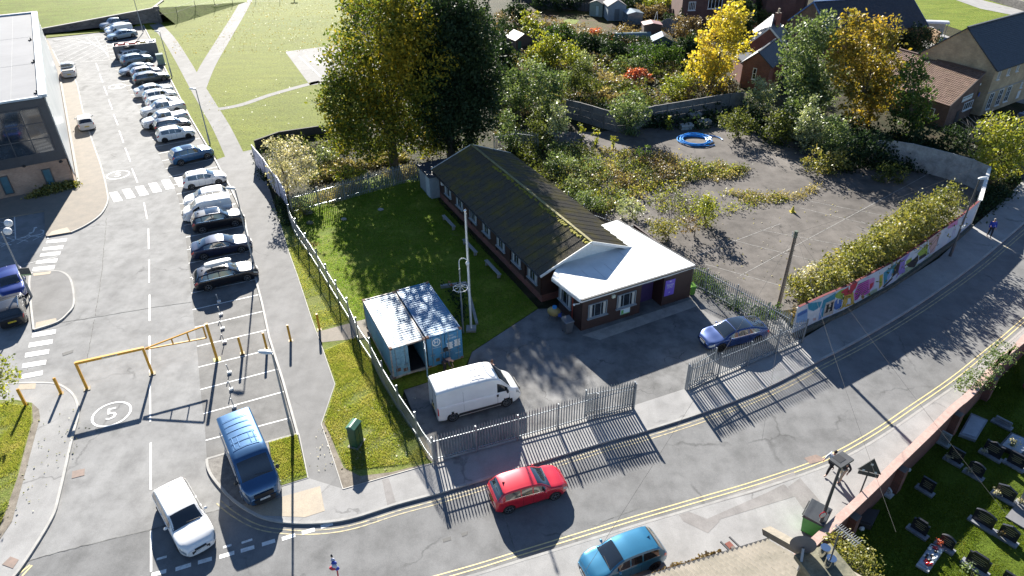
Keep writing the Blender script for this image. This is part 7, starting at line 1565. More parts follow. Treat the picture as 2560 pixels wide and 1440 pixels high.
cable(TP, G(2520, 1290, 3.5), .3, 'overhead cable crossing the road to the middle of the cemetery')
# shadow casting tall pole: flagpole and camera mast
def mast(base, top, label, r=.06, name='flagpole', z=.06):
    b = G(base[0], base[1], z); H_ = hgt(b, top[0], top[1]); e = empty(name, b, 0, label, name); m = MB(); m.tube([(b.x, b.y, z), (b.x, b.y, H_)], [r, r*.6], 12); m.build('pole', M_white if name == 'flagpole' else M_steel, e, smooth=True); return e, b, H_
e, b, H_ = mast((1178, 824), (1161, 530), 'tall white flagpole on the lawn beside the containers', .085); m = MB(); m.ball((b.x, b.y, H_+.08), .1, 10); m.build('finial', M_chrome, e, smooth=True); m = MB(); m.tube([(b.x+.1, b.y, 1.0), (b.x+.09, b.y, H_-.1)], .012, 5); m.build('halyard', M_grey, e); m = MB(); m.box((b.x, b.y, .14), (.7, .7, .16)); m.build('base', M_conc, e)
e, b, H_ = mast((1158, 832), (1153, 672), 'galvanised camera mast with curved arm beside the white flagpole', .07, 'camera_mast'); c = Vector((b.x, b.y, H_)); m = MB(); m.tube([c]+[c+Vector((.0+.28*(1-math.cos(a)), 0, .55+.28*math.sin(a))) for a in [math.pi*k/8 for k in range(9)]], .03, 8); m.build('arm', M_white, e, smooth=True)
m = MB(); m.ball(c+Vector((.56, 0, .42)), (.13, .13, .17), 10); m.build('camera_dome', M_white, e, smooth=True); zc_ = onv(1153, 720, b, b+Vector((1, 0, 0))).z; m = MB(); n = 14; pr_ = []
for k in range(n):
    a0, a1 = 2*math.pi*k/n, 2*math.pi*(k+1)/n; m.bar((b.x+.5*math.cos(a0), b.y+.5*math.sin(a0), zc_), (b.x+.5*math.cos(a1), b.y+.5*math.sin(a1), zc_), .03, .03)
    if k % 2 == 0: m.bar((b.x, b.y, zc_+.18), (b.x+.58*math.cos(a0), b.y+.58*math.sin(a0), zc_-.06), .02, .02)
m.build('anti_climb_ring', M_white, e)
# flag at the bottom edge
b = G(845, 1450, 4.6); e = empty('flag', b, 0, 'small furled red white and blue flag on a thin pole at the bottom edge', 'flag'); m = MB(); t = G(829, 1390, 5.6); m.tube([G(850, 1470, 4.0), G(842, 1420, 5.1)], .03, 6); m.build('pole', plain((.5, .04, .05)), e)
rnd.seed(2)
for k, (x, y, w_, c_) in enumerate(((829, 1390, .05, BK), (832, 1400, .1, (.5, .5, .6)), (835, 1408, .13, (.03, .06, .35)), (836, 1416, .14, (.6, .6, .65)), (832, 1420, .16, (.5, .03, .06)), (842, 1421, .12, (.03, .06, .4)))): m = MB(); p = G(x, y, 5.5-k*.07); m.ball(p, (w_, w_*.6, .11), 7); m.build('flag_cloth', plain(c_), e)
# bollards
YB = mt('yellow_post', (.62, .30, .02), (.5, .25, .02), 3, .5)
for base, top, lab in (((727, 852), (719, 812), 'yellow bollard standing in the middle of the path'), ((799, 824), (794, 786), 'yellow bollard at the paved crossing beside the grass strip'), ((667, 872), (661, 832), 'yellow bollard at the path edge of the bays'), ((606, 883), (598, 845), 'yellow bollard between the barrier and the path'), ((153, 984), (143, 946), 'yellow bollard on the lower left pavement'), ((65, 1014), (51, 974), 'yellow bollard on the grass at the lower left')):
    b = G(base[0], base[1], .1); H_ = min(1.35, hgt(b, *top)); e = empty('bollard', b, 0, lab, 'bollard', 'yellow bollards'); m = MB(); m.box((b.x, b.y, .1+H_/2), (.15, .15, H_), .4); m.build('post', YB, e); m = MB(); m.prism([(b.x+.07*math.cos(a), b.y+.07*math.sin(a)) for a in (.4, 2, 3.5, 5)], H_+.1, H_+.13); m.build('cap', YB, e); m = MB(); m.box((b.x, b.y, .11), (.3, .3, .03), .4); m.build('base_plate', plain((.3, .2, .06)), e)
# folding parking posts
PP_ = [((548, 755), (544, 735)), ((553, 787), (546, 768)), ((557, 822), (549, 798)), ((562, 856), (552, 828)), ((574, 932), (567, 908)), ((579, 974), (569, 950)), ((586, 1018), (578, 995))]
for k, (b0, t0) in enumerate(PP_):
    b = G(b0[0], b0[1], .02); e = empty('parking_post', b, 0, ['small white folding post in a bay, first and farthest of the line of seven', 'small white folding post, second from the far end of the line', 'small white folding post, third from the far end of the line', 'small white folding post, nearest before the gap level with the barrier', 'small white folding post, first after the gap by the barrier foot', 'small white folding post, second nearest the blue van', 'small white folding post right behind the roof of the blue van'][k], 'parking post', 'line of folding parking posts')
    m = MB(); H_ = .62; m.tube([(b.x, b.y, .02), (b.x-.1, b.y+.06, H_)], .03, 8); m.build('post', M_steel, e); m = MB(); m.box((b.x+.0, b.y, .08), (.26, .2, .12), .4); m.build('lock_box', M_white, e)
    m = MB(); m.box((b.x-.1, b.y+.06, H_+.03), (.06, .05, .1)); m.build('reflector', M_white, e)
# height barrier
def bar3(m, a, b, w_): m.bar(a, b, w_, w_)
L0 = G(218, 972, .02); M0 = G(381, 934, .02); R0 = G(543, 899, .02); hL = hgt(L0, 192, 902); hM = hgt(M0, 361, 870); hR = hgt(R0, 517, 809)
hB = (hL+hM)/2
e = empty('height_barrier', L0, 0, 'yellow height restriction barrier spanning the left lane of the car park road', 'height barrier')
for p in (L0, M0): m = MB(); m.box((p.x, p.y, hB/2), (.15, .15, hB), .45); m.build('post', YB, e); m = MB(); m.box((p.x, p.y, .035), (.4, .4, .03), .45); m.build('base_plate', plain((.25, .2, .12)), e)
m = MB(); bar3(m, (L0.x, L0.y, hB-.06), (M0.x, M0.y, hB-.06), .17); cb = m.build('crossbar', YB, e)
d = (M0-L0).normalized(); n_ = Vector((d.y, -d.x, 0)); n_ = n_ if n_.y < 0 else -n_; c = L0.lerp(M0, .5)+n_*.09; m = MB(); m.box((c.x, c.y, hB-.06), (.9, .012, .12), math.atan2(d.y, d.x)); pl_ = m.build('height_plate', plain((.6, .55, .42)), cb)
font('MAX HEIGHT 2.0m', .075, c+n_*.008+Vector((0, 0, hB-.06-c.z)), d if d.x > 0 else -d, (0, 0, 1), M_ink, 'lettering', pl_)
e = empty('barrier_gate', R0, 0, 'yellow triangular swing gate with its tall post, right of the height barrier', 'barrier gate')
m = MB(); m.box((R0.x, R0.y, hR/2), (.17, .17, hR), .45); m.build('post', YB, e); m = MB(); m.box((R0.x, R0.y, .035), (.45, .45, .03), .45); m.build('base_plate', plain((.4, .38, .06)), e)
Mv = Vector((M0.x, M0.y, 0)); Rv = Vector((R0.x, R0.y, 0)); dM = (Rv-Mv); zt0, zt1, zb1 = hB-.12, hR-.15, hR-1.1
A_ = Mv+dM*.03+Vector((0, 0, zt0)); T_ = Mv+dM*.94+Vector((0, 0, zt1)); Bm = Mv+dM*.94+Vector((0, 0, zb1)); 
m = MB(); bar3(m, A_, T_, .08); bar3(m, A_+Vector((0, 0, -.06)), Bm, .08); bar3(m, T_, Bm, .08)
for t in (.45, .72): bar3(m, A_.lerp(T_, t), A_.lerp(Bm, t), .07)
m.build('gate', YB, e)

# ---------------------------------------------------------------- shipping containers
def container(name, fl, d, w_, L_, h, col, label, doors_open=False):
    """fl: plan corner front-left, d unit vector along the front, L backwards"""
    d = Vector(d).normalized(); b = Vector((-d.y, d.x)); z0 = .28; e = empty(name, (fl.x, fl.y, .1), 0, label, 'shipping container')
    CM = mt('container_paint', col, tuple(c*.65+.03 for c in col), 1.1, .5, fine=.2, fsc=6, lo=.4, hi=.7, local=False); RU = mt('rust', (.17, .09, .06), (.10, .06, .05), 5, .9)
    def corrug(m, a, c, n, amp, z0_, z1_, out):
        a, c, out = Vector((a[0], a[1])), Vector((c[0], c[1])), Vector(out)
        P = []
        for k in range(n):
            for f, o_ in ((0, 0), (.3, 0), (.5, -amp), (.8, -amp)): P.append(a.lerp(c, (k+f)/n)+out*o_)
        P.append(c)
        for i in range(len(P)-1): m.quad((P[i].x, P[i].y, z0_), (P[i+1].x, P[i+1].y, z0_), (P[i+1].x, P[i+1].y, z1_), (P[i].x, P[i].y, z1_))
    A, B, Cc, D = fl, fl+d*w_, fl+d*w_+b*L_, fl+b*L_; zt = z0+h
    m = MB(); corrug(m, D-b*.1+d*.03, A+b*.1+d*.03, 22, .05, z0+.14, zt-.08, -d); corrug(m, B+b*.1-d*.03, Cc-b*.1-d*.03, 22, .05, z0+.14, zt-.08, d); corrug(m, Cc-d*.1-b*.03, D+d*.1-b*.03, 9, .05, z0+.14, zt-.08, b); m.build('side_panel', CM, e)
    # roof with transverse corrugations
    m = MB(); n = 24; P = []
    for k in range(n):
        for f, o_ in ((0, 0), (.45, 0), (.6, -.025), (.85, -.025)): P.append((A.lerp(D, .02+.96*(k+f)/n), o_))
    P.append((A.lerp(D, .98), 0))
    for i in range(len(P)-1): a, oa = P[i]; c, oc = P[i+1]; m.quad(V3(a+d*.06, zt-.02+oa), V3(a+d*(w_-.06), zt-.02+oa), V3(c+d*(w_-.06), zt-.02+oc), V3(c+d*.06, zt-.02+oc))
    m.build('roof', mt('container_roof', (.20, .34, .46), (.11, .22, .36), .7, .45, .15, fine=.25, fsc=5, lo=.35, hi=.62, local=False) if not doors_open else mt('container_roof_worn', (.30, .36, .42), (.12, .20, .28), .8, .5, .15, fine=.25, fsc=5, lo=.35, hi=.62, local=False), e)
    m = MB()
    for a, c in ((A, B), (B, Cc), (Cc, D), (D, A)): m.wall(a, c, .1, z0, z0+.14, off=.05); m.wall(a, c, .1, zt-.1, zt, off=.05)
    for p, q in ((A, (1, 1)), (B, (-1, 1)), (Cc, (-1, -1)), (D, (1, -1))): c = p+d*.06*q[0]+b*.06*q[1]; m.box((c.x, c.y, (z0+zt)/2), (.13, .13, h-.02), math.atan2(d.y, d.x))
    m.build('frame', CM if not doors_open else mt('worn_frame', (.4, .38, .36), (.2, .14, .11), 3, .6), e)
    for p, q in ((A, (1, 1)), (B, (-1, 1)), (Cc, (-1, -1)), (D, (1, -1))): c = p+d*.08*q[0]+b*.08*q[1]; m = MB(); m.box((c.x, c.y, zt-.04), (.2, .2, .13), math.atan2(d.y, d.x)); m.box((c.x, c.y, z0+.05), (.2, .2, .13), math.atan2(d.y, d.x)); m.build('corner_casting', RU, e)
    DM = CM if not doors_open else mt('pale_door', (.20, .36, .44), (.13, .26, .34), 2, .5, fine=.2, fsc=7)
    def door(o_, du, wd, out):
        """o_: hinge plan point; du: direction across the leaf; out: outward normal"""
        m = MB(); m.wall(o_+du*.02, o_+du*(wd-.02), .05, z0+.16, zt-.12); 
        if doors_open:
            for r in range(5):
                for c_ in range(2): p = o_+du*(wd*(.27+.46*c_))+out*.035; m.box((p.x, p.y, z0+.42+r*.47), (wd*.36, .02, .36), math.atan2(du.y, du.x))
        D_ = m.build('door', DM, e)
        for t in (.22, .78): p = o_+du*wd*t+out*.06; q = MB(); q.tube([(p.x, p.y, z0+.06), (p.x, p.y, zt-.04)], .022, 8); q.build('lock_rod', M_steel, D_)
        for t in (.22, .78): p = o_+du*wd*t+out*.09; q = MB(); q.box((p.x, p.y, z0+.95), (.3, .03, .04), math.atan2(du.y, du.x)); q.build('handle', M_steel, D_)
        return D_
    hw = w_/2-.06
    dl = door(A+d*.06-b*0, d, hw, -b)
    if doors_open:
        ang = R_(-62); d2 = Vector((-d.x*math.cos(ang)+d.y*0, 0)); d2 = Vector((-b.x*.92-d.x*.28, -b.y*.92-d.y*.28)).normalized(); dr_ = door(B-d*.06-b*.05, d2, hw, Vector((d2.y, -d2.x)) if Vector((d2.y, -d2.x)).dot(d) < 0 else Vector((-d2.y, d2.x)))
        m = MB(); m.prism([A+d*.12+b*.1, B-d*.12+b*.1, B-d*.12+b*3, A+d*.12+b*3], z0+.1, z0+.16); m.build('floor', M_trim, e)
        for r in ((.3, .45), (.72, .3)): p = A+d*(.06+hw*r[0])-b*.05; m = MB(); m.box((p.x, p.y, z0+.2+r[1]), (.3, .02, .26), math.atan2(d.y, d.x)); m.build('vent', RU, dl)
    else: dr_ = door(A+d*(w_/2), d, hw, -b); p = A+d*w_/2-b*.1; m = MB(); m.box((p.x, p.y, z0+1.15), (.3, .12, .24), math.atan2(d.y, d.x)); m.build('lock_box', M_trim, e)
    m = MB(); 
    for t in (.1, .9): p = A+d*w_*t+b*.3; m.box((p.x, p.y, .19), (.7, .3, .18), math.atan2(d.y, d.x))
    m.build('timber_bearer', plain((.3, .29, .25), .9), e)
    return e, A, B, d, b, z0, zt, dl, dr_
da = Vector((math.cos(R_(25.6)), math.sin(R_(25.6)))); fa_ = G(974, 873, 2.72).xy
container('shipping_container', fa_, da, 2.36, 6.2, 2.44, (.11, .29, .40), 'worn blue shipping container with one door open and a bleached roof', True)
fb_ = G(1066, 845, 2.72).xy
e, A, B, d, b, z0, zt, dl, dr_ = container('shipping_container', fb_, da, 2.42, 6.25, 2.44, (.05, .22, .40), 'closed blue shipping container with white round logo on its door')
n3 = -b.to_3d(); d3 = d.to_3d()
LG = MB(); c = A.to_3d()+d3*.62+n3*.035+Vector((0, 0, zt-.55)); n = 26
for k in range(n):
    a0, a1 = 2*math.pi*k/n, 2*math.pi*(k+1)/n
    def q_(a, r): return c+d3*r*math.cos(a)+Vector((0, 0, r*1.05*math.sin(a)))
    LG.quad(q_(a0, .23), q_(a1, .23), q_(a1, .29), q_(a0, .29))
LG.build('emblem', M_white, dl); font('H', .42, c+n3*.004, d3, (0, 0, 1), M_white, 'lettering', dl); font('www.hanjin.com', .09, c+n3*.004+Vector((0, 0, -.42)), d3, (0, 0, 1), M_white, 'lettering', dl)
c2 = A.to_3d()+d3*1.78+n3*.035
font('TEXU', .15, c2+Vector((-.0, 0, zt-.33))-d3*.15, d3, (0, 0, 1), M_white, 'lettering', dr_); font('821690 4', .2, c2+Vector((0, 0, zt-.55)), d3, (0, 0, 1), M_white, 'lettering', dr_)
for i, (u, z_) in enumerate(((-.25, -1.15), (.28, -1.08))):
    for r in range(5): m = MB(); p = c2+d3*u+Vector((0, 0, zt+z_+.25-r*.11)); m.box(p, (.36 if r % 2 else .42, .006, .075), math.atan2(d.y, d.x)); m.build('data_plate', M_white, dr_)
font('CAUTION', .09, c2+d3*.3+Vector((0, 0, zt-1.9)), d3, (0, 0, 1), M_white, 'lettering', dr_)
m = MB(); p = c2-d3*1.15+Vector((0, 0, z0+.45)); m.box(p-n3*.01, (.26, .03, .26), math.atan2(d.y, d.x)); m.build('vent', plain((.14, .09, .05)), dl)
# open skip container in the bays
a0 = G(292, 150, .02).xy; ddS = BAYDIR; bS = Vector((-ddS.y, ddS.x)); e = empty('open_skip', (a0.x, a0.y, 0), 0, 'big grey open topped skip filled with red and white rubbish among the parked cars', 'skip'); SK = plain((.16, .165, .175), .6); LS, WS, HS = 6.2, 2.5, 2.0
m = MB(); P = [a0, a0+ddS*LS, a0+ddS*LS+bS*WS, a0+bS*WS]
for i in range(4): m.wall(P[i], P[(i+1) % 4], .08, .15, HS, off=.04)
m.prism(P, .1, .2); 
for k in range(9): q = a0+ddS*(k*LS/8)-bS*.04; m.box((q.x, q.y, HS/2), (.1, .08, HS-.2), math.atan2(ddS.y, ddS.x))
m.build('body', SK, e); m = MB()
for i in range(4): m.wall(P[i], P[(i+1) % 4], .14, HS, HS+.08, off=.04)
m.build('rim', plain((.32, .33, .34), .5), e)
rnd.seed(14)
for k, (c_, t, w2) in enumerate((((.4, .01, .02), .16, 1.3), ((.4, .01, .02), .42, 1.6), ((.35, .28, .08), .66, 1.0), ((.65, .66, .66), .86, 1.1))): q = a0+ddS*LS*t+bS*WS*.45; m = MB(); m.box((q.x, q.y, 1.45+.1*(k % 2)), (w2, 2.0, .9), math.atan2(ddS.y, ddS.x)+.06*k); m.box((q.x+.2, q.y+.1, 2.05), (w2*.6, 1.0, .35), math.atan2(ddS.y, ddS.x)-.2); m.build('rubbish', plain(c_, .5), e)
# ---------------------------------------------------------------- cabinets, bins, tank
def cabinet(base, top, w_, dp, label, col, rz):
    b = G(base[0], base[1], .12); H_ = hgt(b, *top); H_ = min(H_, 1.5); e = empty('utility_cabinet', b, rz, label, 'cabinet'); m = MB(); m.box((0, 0, H_/2), (w_, dp, H_)); m.build('body', plain(col, .5), e, local=True)
    m = MB(); m.add([(-w_/2-.05, -dp/2-.05, H_), (w_/2+.05, -dp/2-.05, H_), (w_/2+.05, dp/2+.05, H_), (-w_/2-.05, dp/2+.05, H_), (-w_/2, -.03, H_+.13), (w_/2, -.03, H_+.13), (w_/2, .06, H_+.13), (-w_/2, .06, H_+.13)], [(0, 1, 5, 4), (1, 2, 6, 5), (2, 3, 7, 6), (3, 0, 4, 7), (4, 5, 6, 7), (3, 2, 1, 0)]); m.build('lid', plain(tuple(min(1, c*1.6+.02) for c in col), .4), e, local=True)
    for sx in (-1, 1): m = MB(); m.box((sx*w_/4, -dp/2-.012, H_*.5), (w_/2-.05, .02, H_*.85)); D_ = m.build('door', plain(col, .45), e, local=True); m = MB(); m.box((sx*.06, -dp/2-.03, H_*.55), (.03, .02, .12)); m.build('handle', M_chrome, D_, local=True)
    m = MB(); m.box((0, 0, .0), (w_+.2, dp+.2, .06)); m.build('base', M_conc, e, local=True)
cabinet((892, 1108), (887, 1058), .75, .5, 'dark green telecoms cabinet on the grass with a pale lid', (.012, .07, .04), R_(70))
cabinet((404, 160), (398, 128), 1.0, .7, 'pale grey-green cabinet on the grass beside the upper bays', (.22, .30, .27), R_(30))
def bin_(base, w_, dp, h, rz, body, lid, label, z=.1, four=False):
    b = G(base[0], base[1], z); e = empty('wheelie_bin', b, rz, label, 'wheelie bin'); m = MB(); q = .82
    m.add([(-w_/2*q, -dp/2*q, .1), (w_/2*q, -dp/2*q, .1), (w_/2*q, dp/2*q, .1), (-w_/2*q, dp/2*q, .1), (-w_/2, -dp/2, h), (w_/2, -dp/2, h), (w_/2, dp/2, h), (-w_/2, dp/2, h)], [(3, 2, 1, 0), (4, 5, 6, 7), (0, 1, 5, 4), (1, 2, 6, 5), (2, 3, 7, 6), (3, 0, 4, 7)]); m.build('body', plain(body, .5), e, local=True)
    m = MB(); m.add([(-w_/2-.04, -dp/2-.04, h), (w_/2+.04, -dp/2-.04, h), (w_/2+.04, dp/2+.04, h), (-w_/2-.04, dp/2+.04, h), (-w_/2, -dp/2, h+.06), (w_/2, -dp/2, h+.06), (w_/2, dp/2, h+.14), (-w_/2, dp/2, h+.14)], [(3, 2, 1, 0), (4, 5, 6, 7), (0, 1, 5, 4), (1, 2, 6, 5), (2, 3, 7, 6), (3, 0, 4, 7)]); L_ = m.build('lid', plain(lid, .45), e, local=True)
    m = MB(); m.box((0, dp/2+.07, h), (w_*.8, .05, .05)); m.build('handle', M_trim, e, local=True)
    if four:
        for sx in (-.3, .3): m = MB(); m.box((sx*w_, -dp/2+.08, h+.085), (.22, .06, .03)); m.build('grip', M_ink, L_, local=True)
    for sx in (-1, 1):
        for sy in ((-1, 1) if four else (1,)): m = MB(); m.disc((sx*w_*.36, sy*dp*.33, .1), (1, 0, 0), .1, .05, 12); m.build('wheel', M_tyre, e, local=True)
bin_((1418, 830), .62, .7, 1.05, R_(25), (.09, .095, .105), (.13, .14, .16), 'grey wheelie bin against the corner of the hut extension', .1)
bin_((2030, 1322), 1.3, 1.0, 1.2, R_(52), (.05, .30, .05), (.055, .06, .065), 'large green four wheeled bin with dark lid at the end of the brick wall', .115, True)
bin_((1728, 736), .42, .5, .8, R_(10), (.1, .25, .03), (.16, .36, .03), 'lime green bin half hidden at the far end of the extension', .1)
b = G(1384, 796, .1); e = empty('water_tank', b, R_(-20), 'dirty yellow plastic sprayer tank with blue cap beside the hut', 'tank'); m = MB(); m.ball((0, 0, .62), (.5, .34, .38), 14); m.build('tank', plain((.36, .27, .10), .5), e, local=True, smooth=True); m = MB(); m.cyl((.05, 0), .17, .95, 1.08, 14); m.build('cap', plain((.04, .28, .6), .4), e, local=True); m = MB()
for x in (-.3, .3):
    for y in (-.2, .2): m.bar((x, y, .0), (x*.8, y*.8, .5), .04, .04)
m.build('stand', M_dgrey, e, local=True); m = MB(); m.box((.5, -.1, .5), (.22, .2, .26)); m.build('pump', plain((.02, .07, .35)), e, local=True); m = MB(); m.tube([(.5, 0, .6)]+[(.45+.25*math.cos(a), .15, .75+.25*math.sin(a)) for a in [k*.5 for k in range(12)]], .02, 6); m.build('hose', M_trim, e, local=True)
# traffic cone on the playground
b = G(1981, 530, .012); e = empty('traffic_cone', b, 0, 'small yellow traffic cone alone on the old playground', 'traffic cone'); m = MB(); m.tube([(b.x, b.y, .03), (b.x, b.y, .62)], [.19, .04], 12); m.build('cone', plain((.5, .42, .03)), e); m = MB(); m.box((b.x, b.y, .03), (.5, .5, .05)); m.build('base', plain((.4, .34, .03)), e)
# blue pipe coil
c = G(1735, 352, .05); e = empty('pipe_coil', c, 0, 'coil of bright blue water pipe on the old playground', 'pipe coil'); BP_ = plain((.03, .30, .75), .35); rnd.seed(8); pts = []
for k in range(150):
    a = k*.26; t = k/150; r = 1.35+.42*math.sin(k*.35)*.3+.18*((k//24) % 3); pts.append((c.x+r*math.cos(a)*1.05+(.35 if k > 120 else 0), c.y+r*math.sin(a), .08+.08*(k//24)*.55+.02*math.sin(k)))
m = MB(); m.tube(pts, .055, 7); m.build('pipe', BP_, e, smooth=True)
m = MB(); m.tube([(c.x+2.5*math.cos(a)*.95+.9, c.y+1.7*math.sin(a)+.1, .09) for a in [k*.2 for k in range(27)]], .055, 7); m.build('loose_loop', BP_, e, smooth=True)
# stacked concrete slabs
for k, (x, y, n, lab) in enumerate(((1735, 300, 3, 'taller stack of concrete slabs by the panel fence'), (1715, 322, 2, 'low stack of concrete slabs in front of the taller stack'), (1760, 312, 2, 'stack of slabs at the right by the undergrowth'))):
    b = G(x, y, .02); e = empty('slab_stack', b, .2, lab, 'slab stack')
    for j in range(n): m = MB(); m.box((0, 0, .15+j*.3), (1.5, .9, .26), .03*j); m.build('slab', M_conc, e, local=True)
# ---------------------------------------------------------------- garden things behind
def shed(name, c, w_, L_, ze, zr, rz, wall, roof, label, cat='shed', win=None):
    b = G(c[0], c[1]); e = empty(name, b, rz, label, cat); m = MB(); m.prism([(-w_/2, 0), (w_/2, 0), (w_/2, L_), (-w_/2, L_)], 0, ze); m.add([(-w_/2, 0, ze), (w_/2, 0, ze), (0, 0, zr)], [(0, 1, 2)]); m.add([(-w_/2, L_, ze), (w_/2, L_, ze), (0, L_, zr)], [(0, 2, 1)]); m.build('wall', wall, e, local=True)
    m = MB(); k = (zr-ze)/(w_/2)
    for s_ in (-1, 1): m.add([(s_*(w_/2+.15), -.12, ze-k*.15), (s_*(w_/2+.15), L_+.12, ze-k*.15), (0, L_+.12, zr), (0, -.12, zr), (s_*(w_/2+.15), -.12, ze-k*.15+.07), (s_*(w_/2+.15), L_+.12, ze-k*.15+.07), (0, L_+.12, zr+.07), (0, -.12, zr+.07)], [(0, 1, 2, 3), (7, 6, 5, 4), (0, 3, 7, 4), (0, 4, 5, 1), (1, 5, 6, 2)])
    m.build('roof', roof, e, local=True)
    if win: m = MB(); m.box((win[0], -.03, win[1]), (win[2], .05, win[3])); m.build('door', plain(win[4]), e, local=True)
    return e
shed('garden_shed', (1541, 52), 3.4, 4.0, 2.6, 3.6, .1, plain((.24, .29, .33), .7), plain((.08, .075, .08), .8), 'pale grey-blue boarded shed with a pointed gable in the gardens', win=(0, 1.1, .9, 2, (.12, .15, .17)))
shed('garden_shed', (1489, 42), 2.6, 3.0, 2.4, 2.9, -.5, plain((.22, .27, .24), .7), plain((.1, .09, .09), .8), 'greenish boarded shed left of the pale grey-blue shed', win=(.3, 1.1, .5, 1.7, (.4, .5, .5)))
shed('garden_shed', (1310, 132), 3.0, 3.2, 2.1, 2.9, .5, plain((.10, .065, .05), .8), mt('copper_felt', (.10, .065, .06), (.15, .11, .1), 2, .6), 'brown garden shed with shiny reddish roof below the small yellow tree', win=(-.8, 1, .6, 1.8, (.03, .1, .07)))
shed('garden_shed', (1630, 92), 3.0, 2.4, 1.9, 2.2, 0, plain((.10, .07, .06), .8), plain((.24, .12, .12), .6), 'low shed with a maroon roof in the middle of the gardens')
shed('greenhouse', (1587, 62), 2.8, 3.0, 1.9, 2.2, .15, mt('greenhouse_glass', (.08, .12, .15), (.12, .16, .2), 2, .2, coat=1), plain((.2, .25, .3), .3), 'dark glazed greenhouse with pale grey roof in the gardens', 'greenhouse')
shed('greenhouse', (1655, 128), 3.2, 3.2, 1.5, 2.3, -.1, mt('greenhouse_glass2', (.05, .09, .09), (.1, .13, .13), 2, .2, coat=1), mt('glazing', (.14, .18, .18), (.08, .11, .12), 2, .2, coat=1), 'glazed timber frame greenhouse behind the sage scrub', 'greenhouse')
# polytunnel
b = G(1578, 98); e = empty('polytunnel', b, R_(4), 'low dark grey-green polytunnel in the gardens', 'polytunnel'); m = MB(); n = 10; vs = []
for x in [k*.8-3.2 for k in range(9)]:
    for k in range(n+1): a = math.pi*k/n; r = 1.0 if int(round(x*10)) % 16 else 1.03; vs.append((x, r*math.cos(a), r*1.1*math.sin(a)))
m.add(vs, [(i*(n+1)+k, (i+1)*(n+1)+k, (i+1)*(n+1)+k+1, i*(n+1)+k+1) for i in range(8) for k in range(n)]+[tuple(range(n+1)), tuple(8*(n+1)+k for k in range(n+1))]); m.build('cover', plain((.12, .17, .18), .3), e, local=True, smooth=True)
for x in (-3.2, 0, 3.2):
    m = MB(); m.tube([(x, 1.03*math.cos(math.pi*k/8), 1.14*math.sin(math.pi*k/8)) for k in range(9)], .03, 5); m.build('hoop', M_grey, e, local=True)
# lattice panels, fences, bench, tables
def gfence(pts, h, label, col=(.12, .13, .15), arch=0):
    Q = [G(x, y) for x, y in pts]; e = empty('garden_fence', Q[0], 0, label, 'fence', None)
    for i in range(len(Q)-1):
        a, b_ = Q[i], Q[i+1]; m = MB(); n = 8
        for k in range(n): t = (k+.5)/n; p = a.lerp(b_, t); hh = h+arch*math.sin(math.pi*t); m.wall(a.lerp(b_, k/n).xy, a.lerp(b_, (k+.86)/n).xy, .03, .1, hh)
        m.build('panel', plain(col, .8), e); m = MB(); m.box((a.x, a.y, h/2+.05), (.1, .1, h+.1)); m.build('post', plain(col, .8), e)
gfence([(1650, 82), (1682, 76), (1712, 72)], 1.8, 'arched lattice fence panels in the gardens', (.15, .17, .2), .4)
gfence([(1590, 148), (1610, 140), (1640, 128), (1670, 128), (1690, 132)], 1.3, 'grey slatted garden fence behind the sage scrub', (.14, .16, .17))
gfence([(1280, 8), (1340, 10), (1400, 22), (1470, 30), (1495, 40)], 1.6, 'long dark garden fence at the top edge', (.07, .065, .07))
gfence([(1590, 40), (1680, 42), (1740, 52)], 1.4, 'low brown garden wall fence under the sunlit hedge', (.13, .08, .07))
b = G(1677, 88); e = empty('garden_bench', b, .05, 'pale slatted garden bench in front of the lattice panels', 'bench'); BM = plain((.3, .33, .38), .6)
m = MB(); m.box((0, 0, .45), (1.6, .5, .06)); m.build('seat', BM, e, local=True); m = MB(); m.box((0, .27, .95), (1.6, .05, .08))
for k in range(12): m.box((-.75+k*.136, .27, .7), (.05, .03, .5))
m.build('backrest', BM, e, local=True)
for x in (-.72, .72):
    for y in (-.2, .22): m = MB(); m.box((x, y, .22), (.07, .07, .44)); m.build('leg', BM, e, local=True)
b = G(1683, 116); e = empty('garden_table', b, 0, 'small pale oval garden table near the bench', 'table'); m = MB(); m.ball((0, 0, .72), (.7, .45, .05), 12); m.build('tabletop', plain((.35, .42, .5)), e, local=True)
for x in (-.4, .4): m = MB(); m.box((x, 0, .35), (.06, .06, .68)); m.build('leg', M_grey, e, local=True)
b = G(1638, 68); e = empty('a_frame_ladder', b, .1, 'pale A-shaped timber frame standing in the gardens', 'ladder'); m = MB(); m.bar((-.5, 0, 0), (0, 0, 2.6), .12, .05); m.build('leg', plain((.35, .4, .42)), e, local=True); m = MB(); m.bar((.45, 0, 0), (.1, 0, 2.7), .1, .05); m.build('leg', plain((.5, .56, .62)), e, local=True)
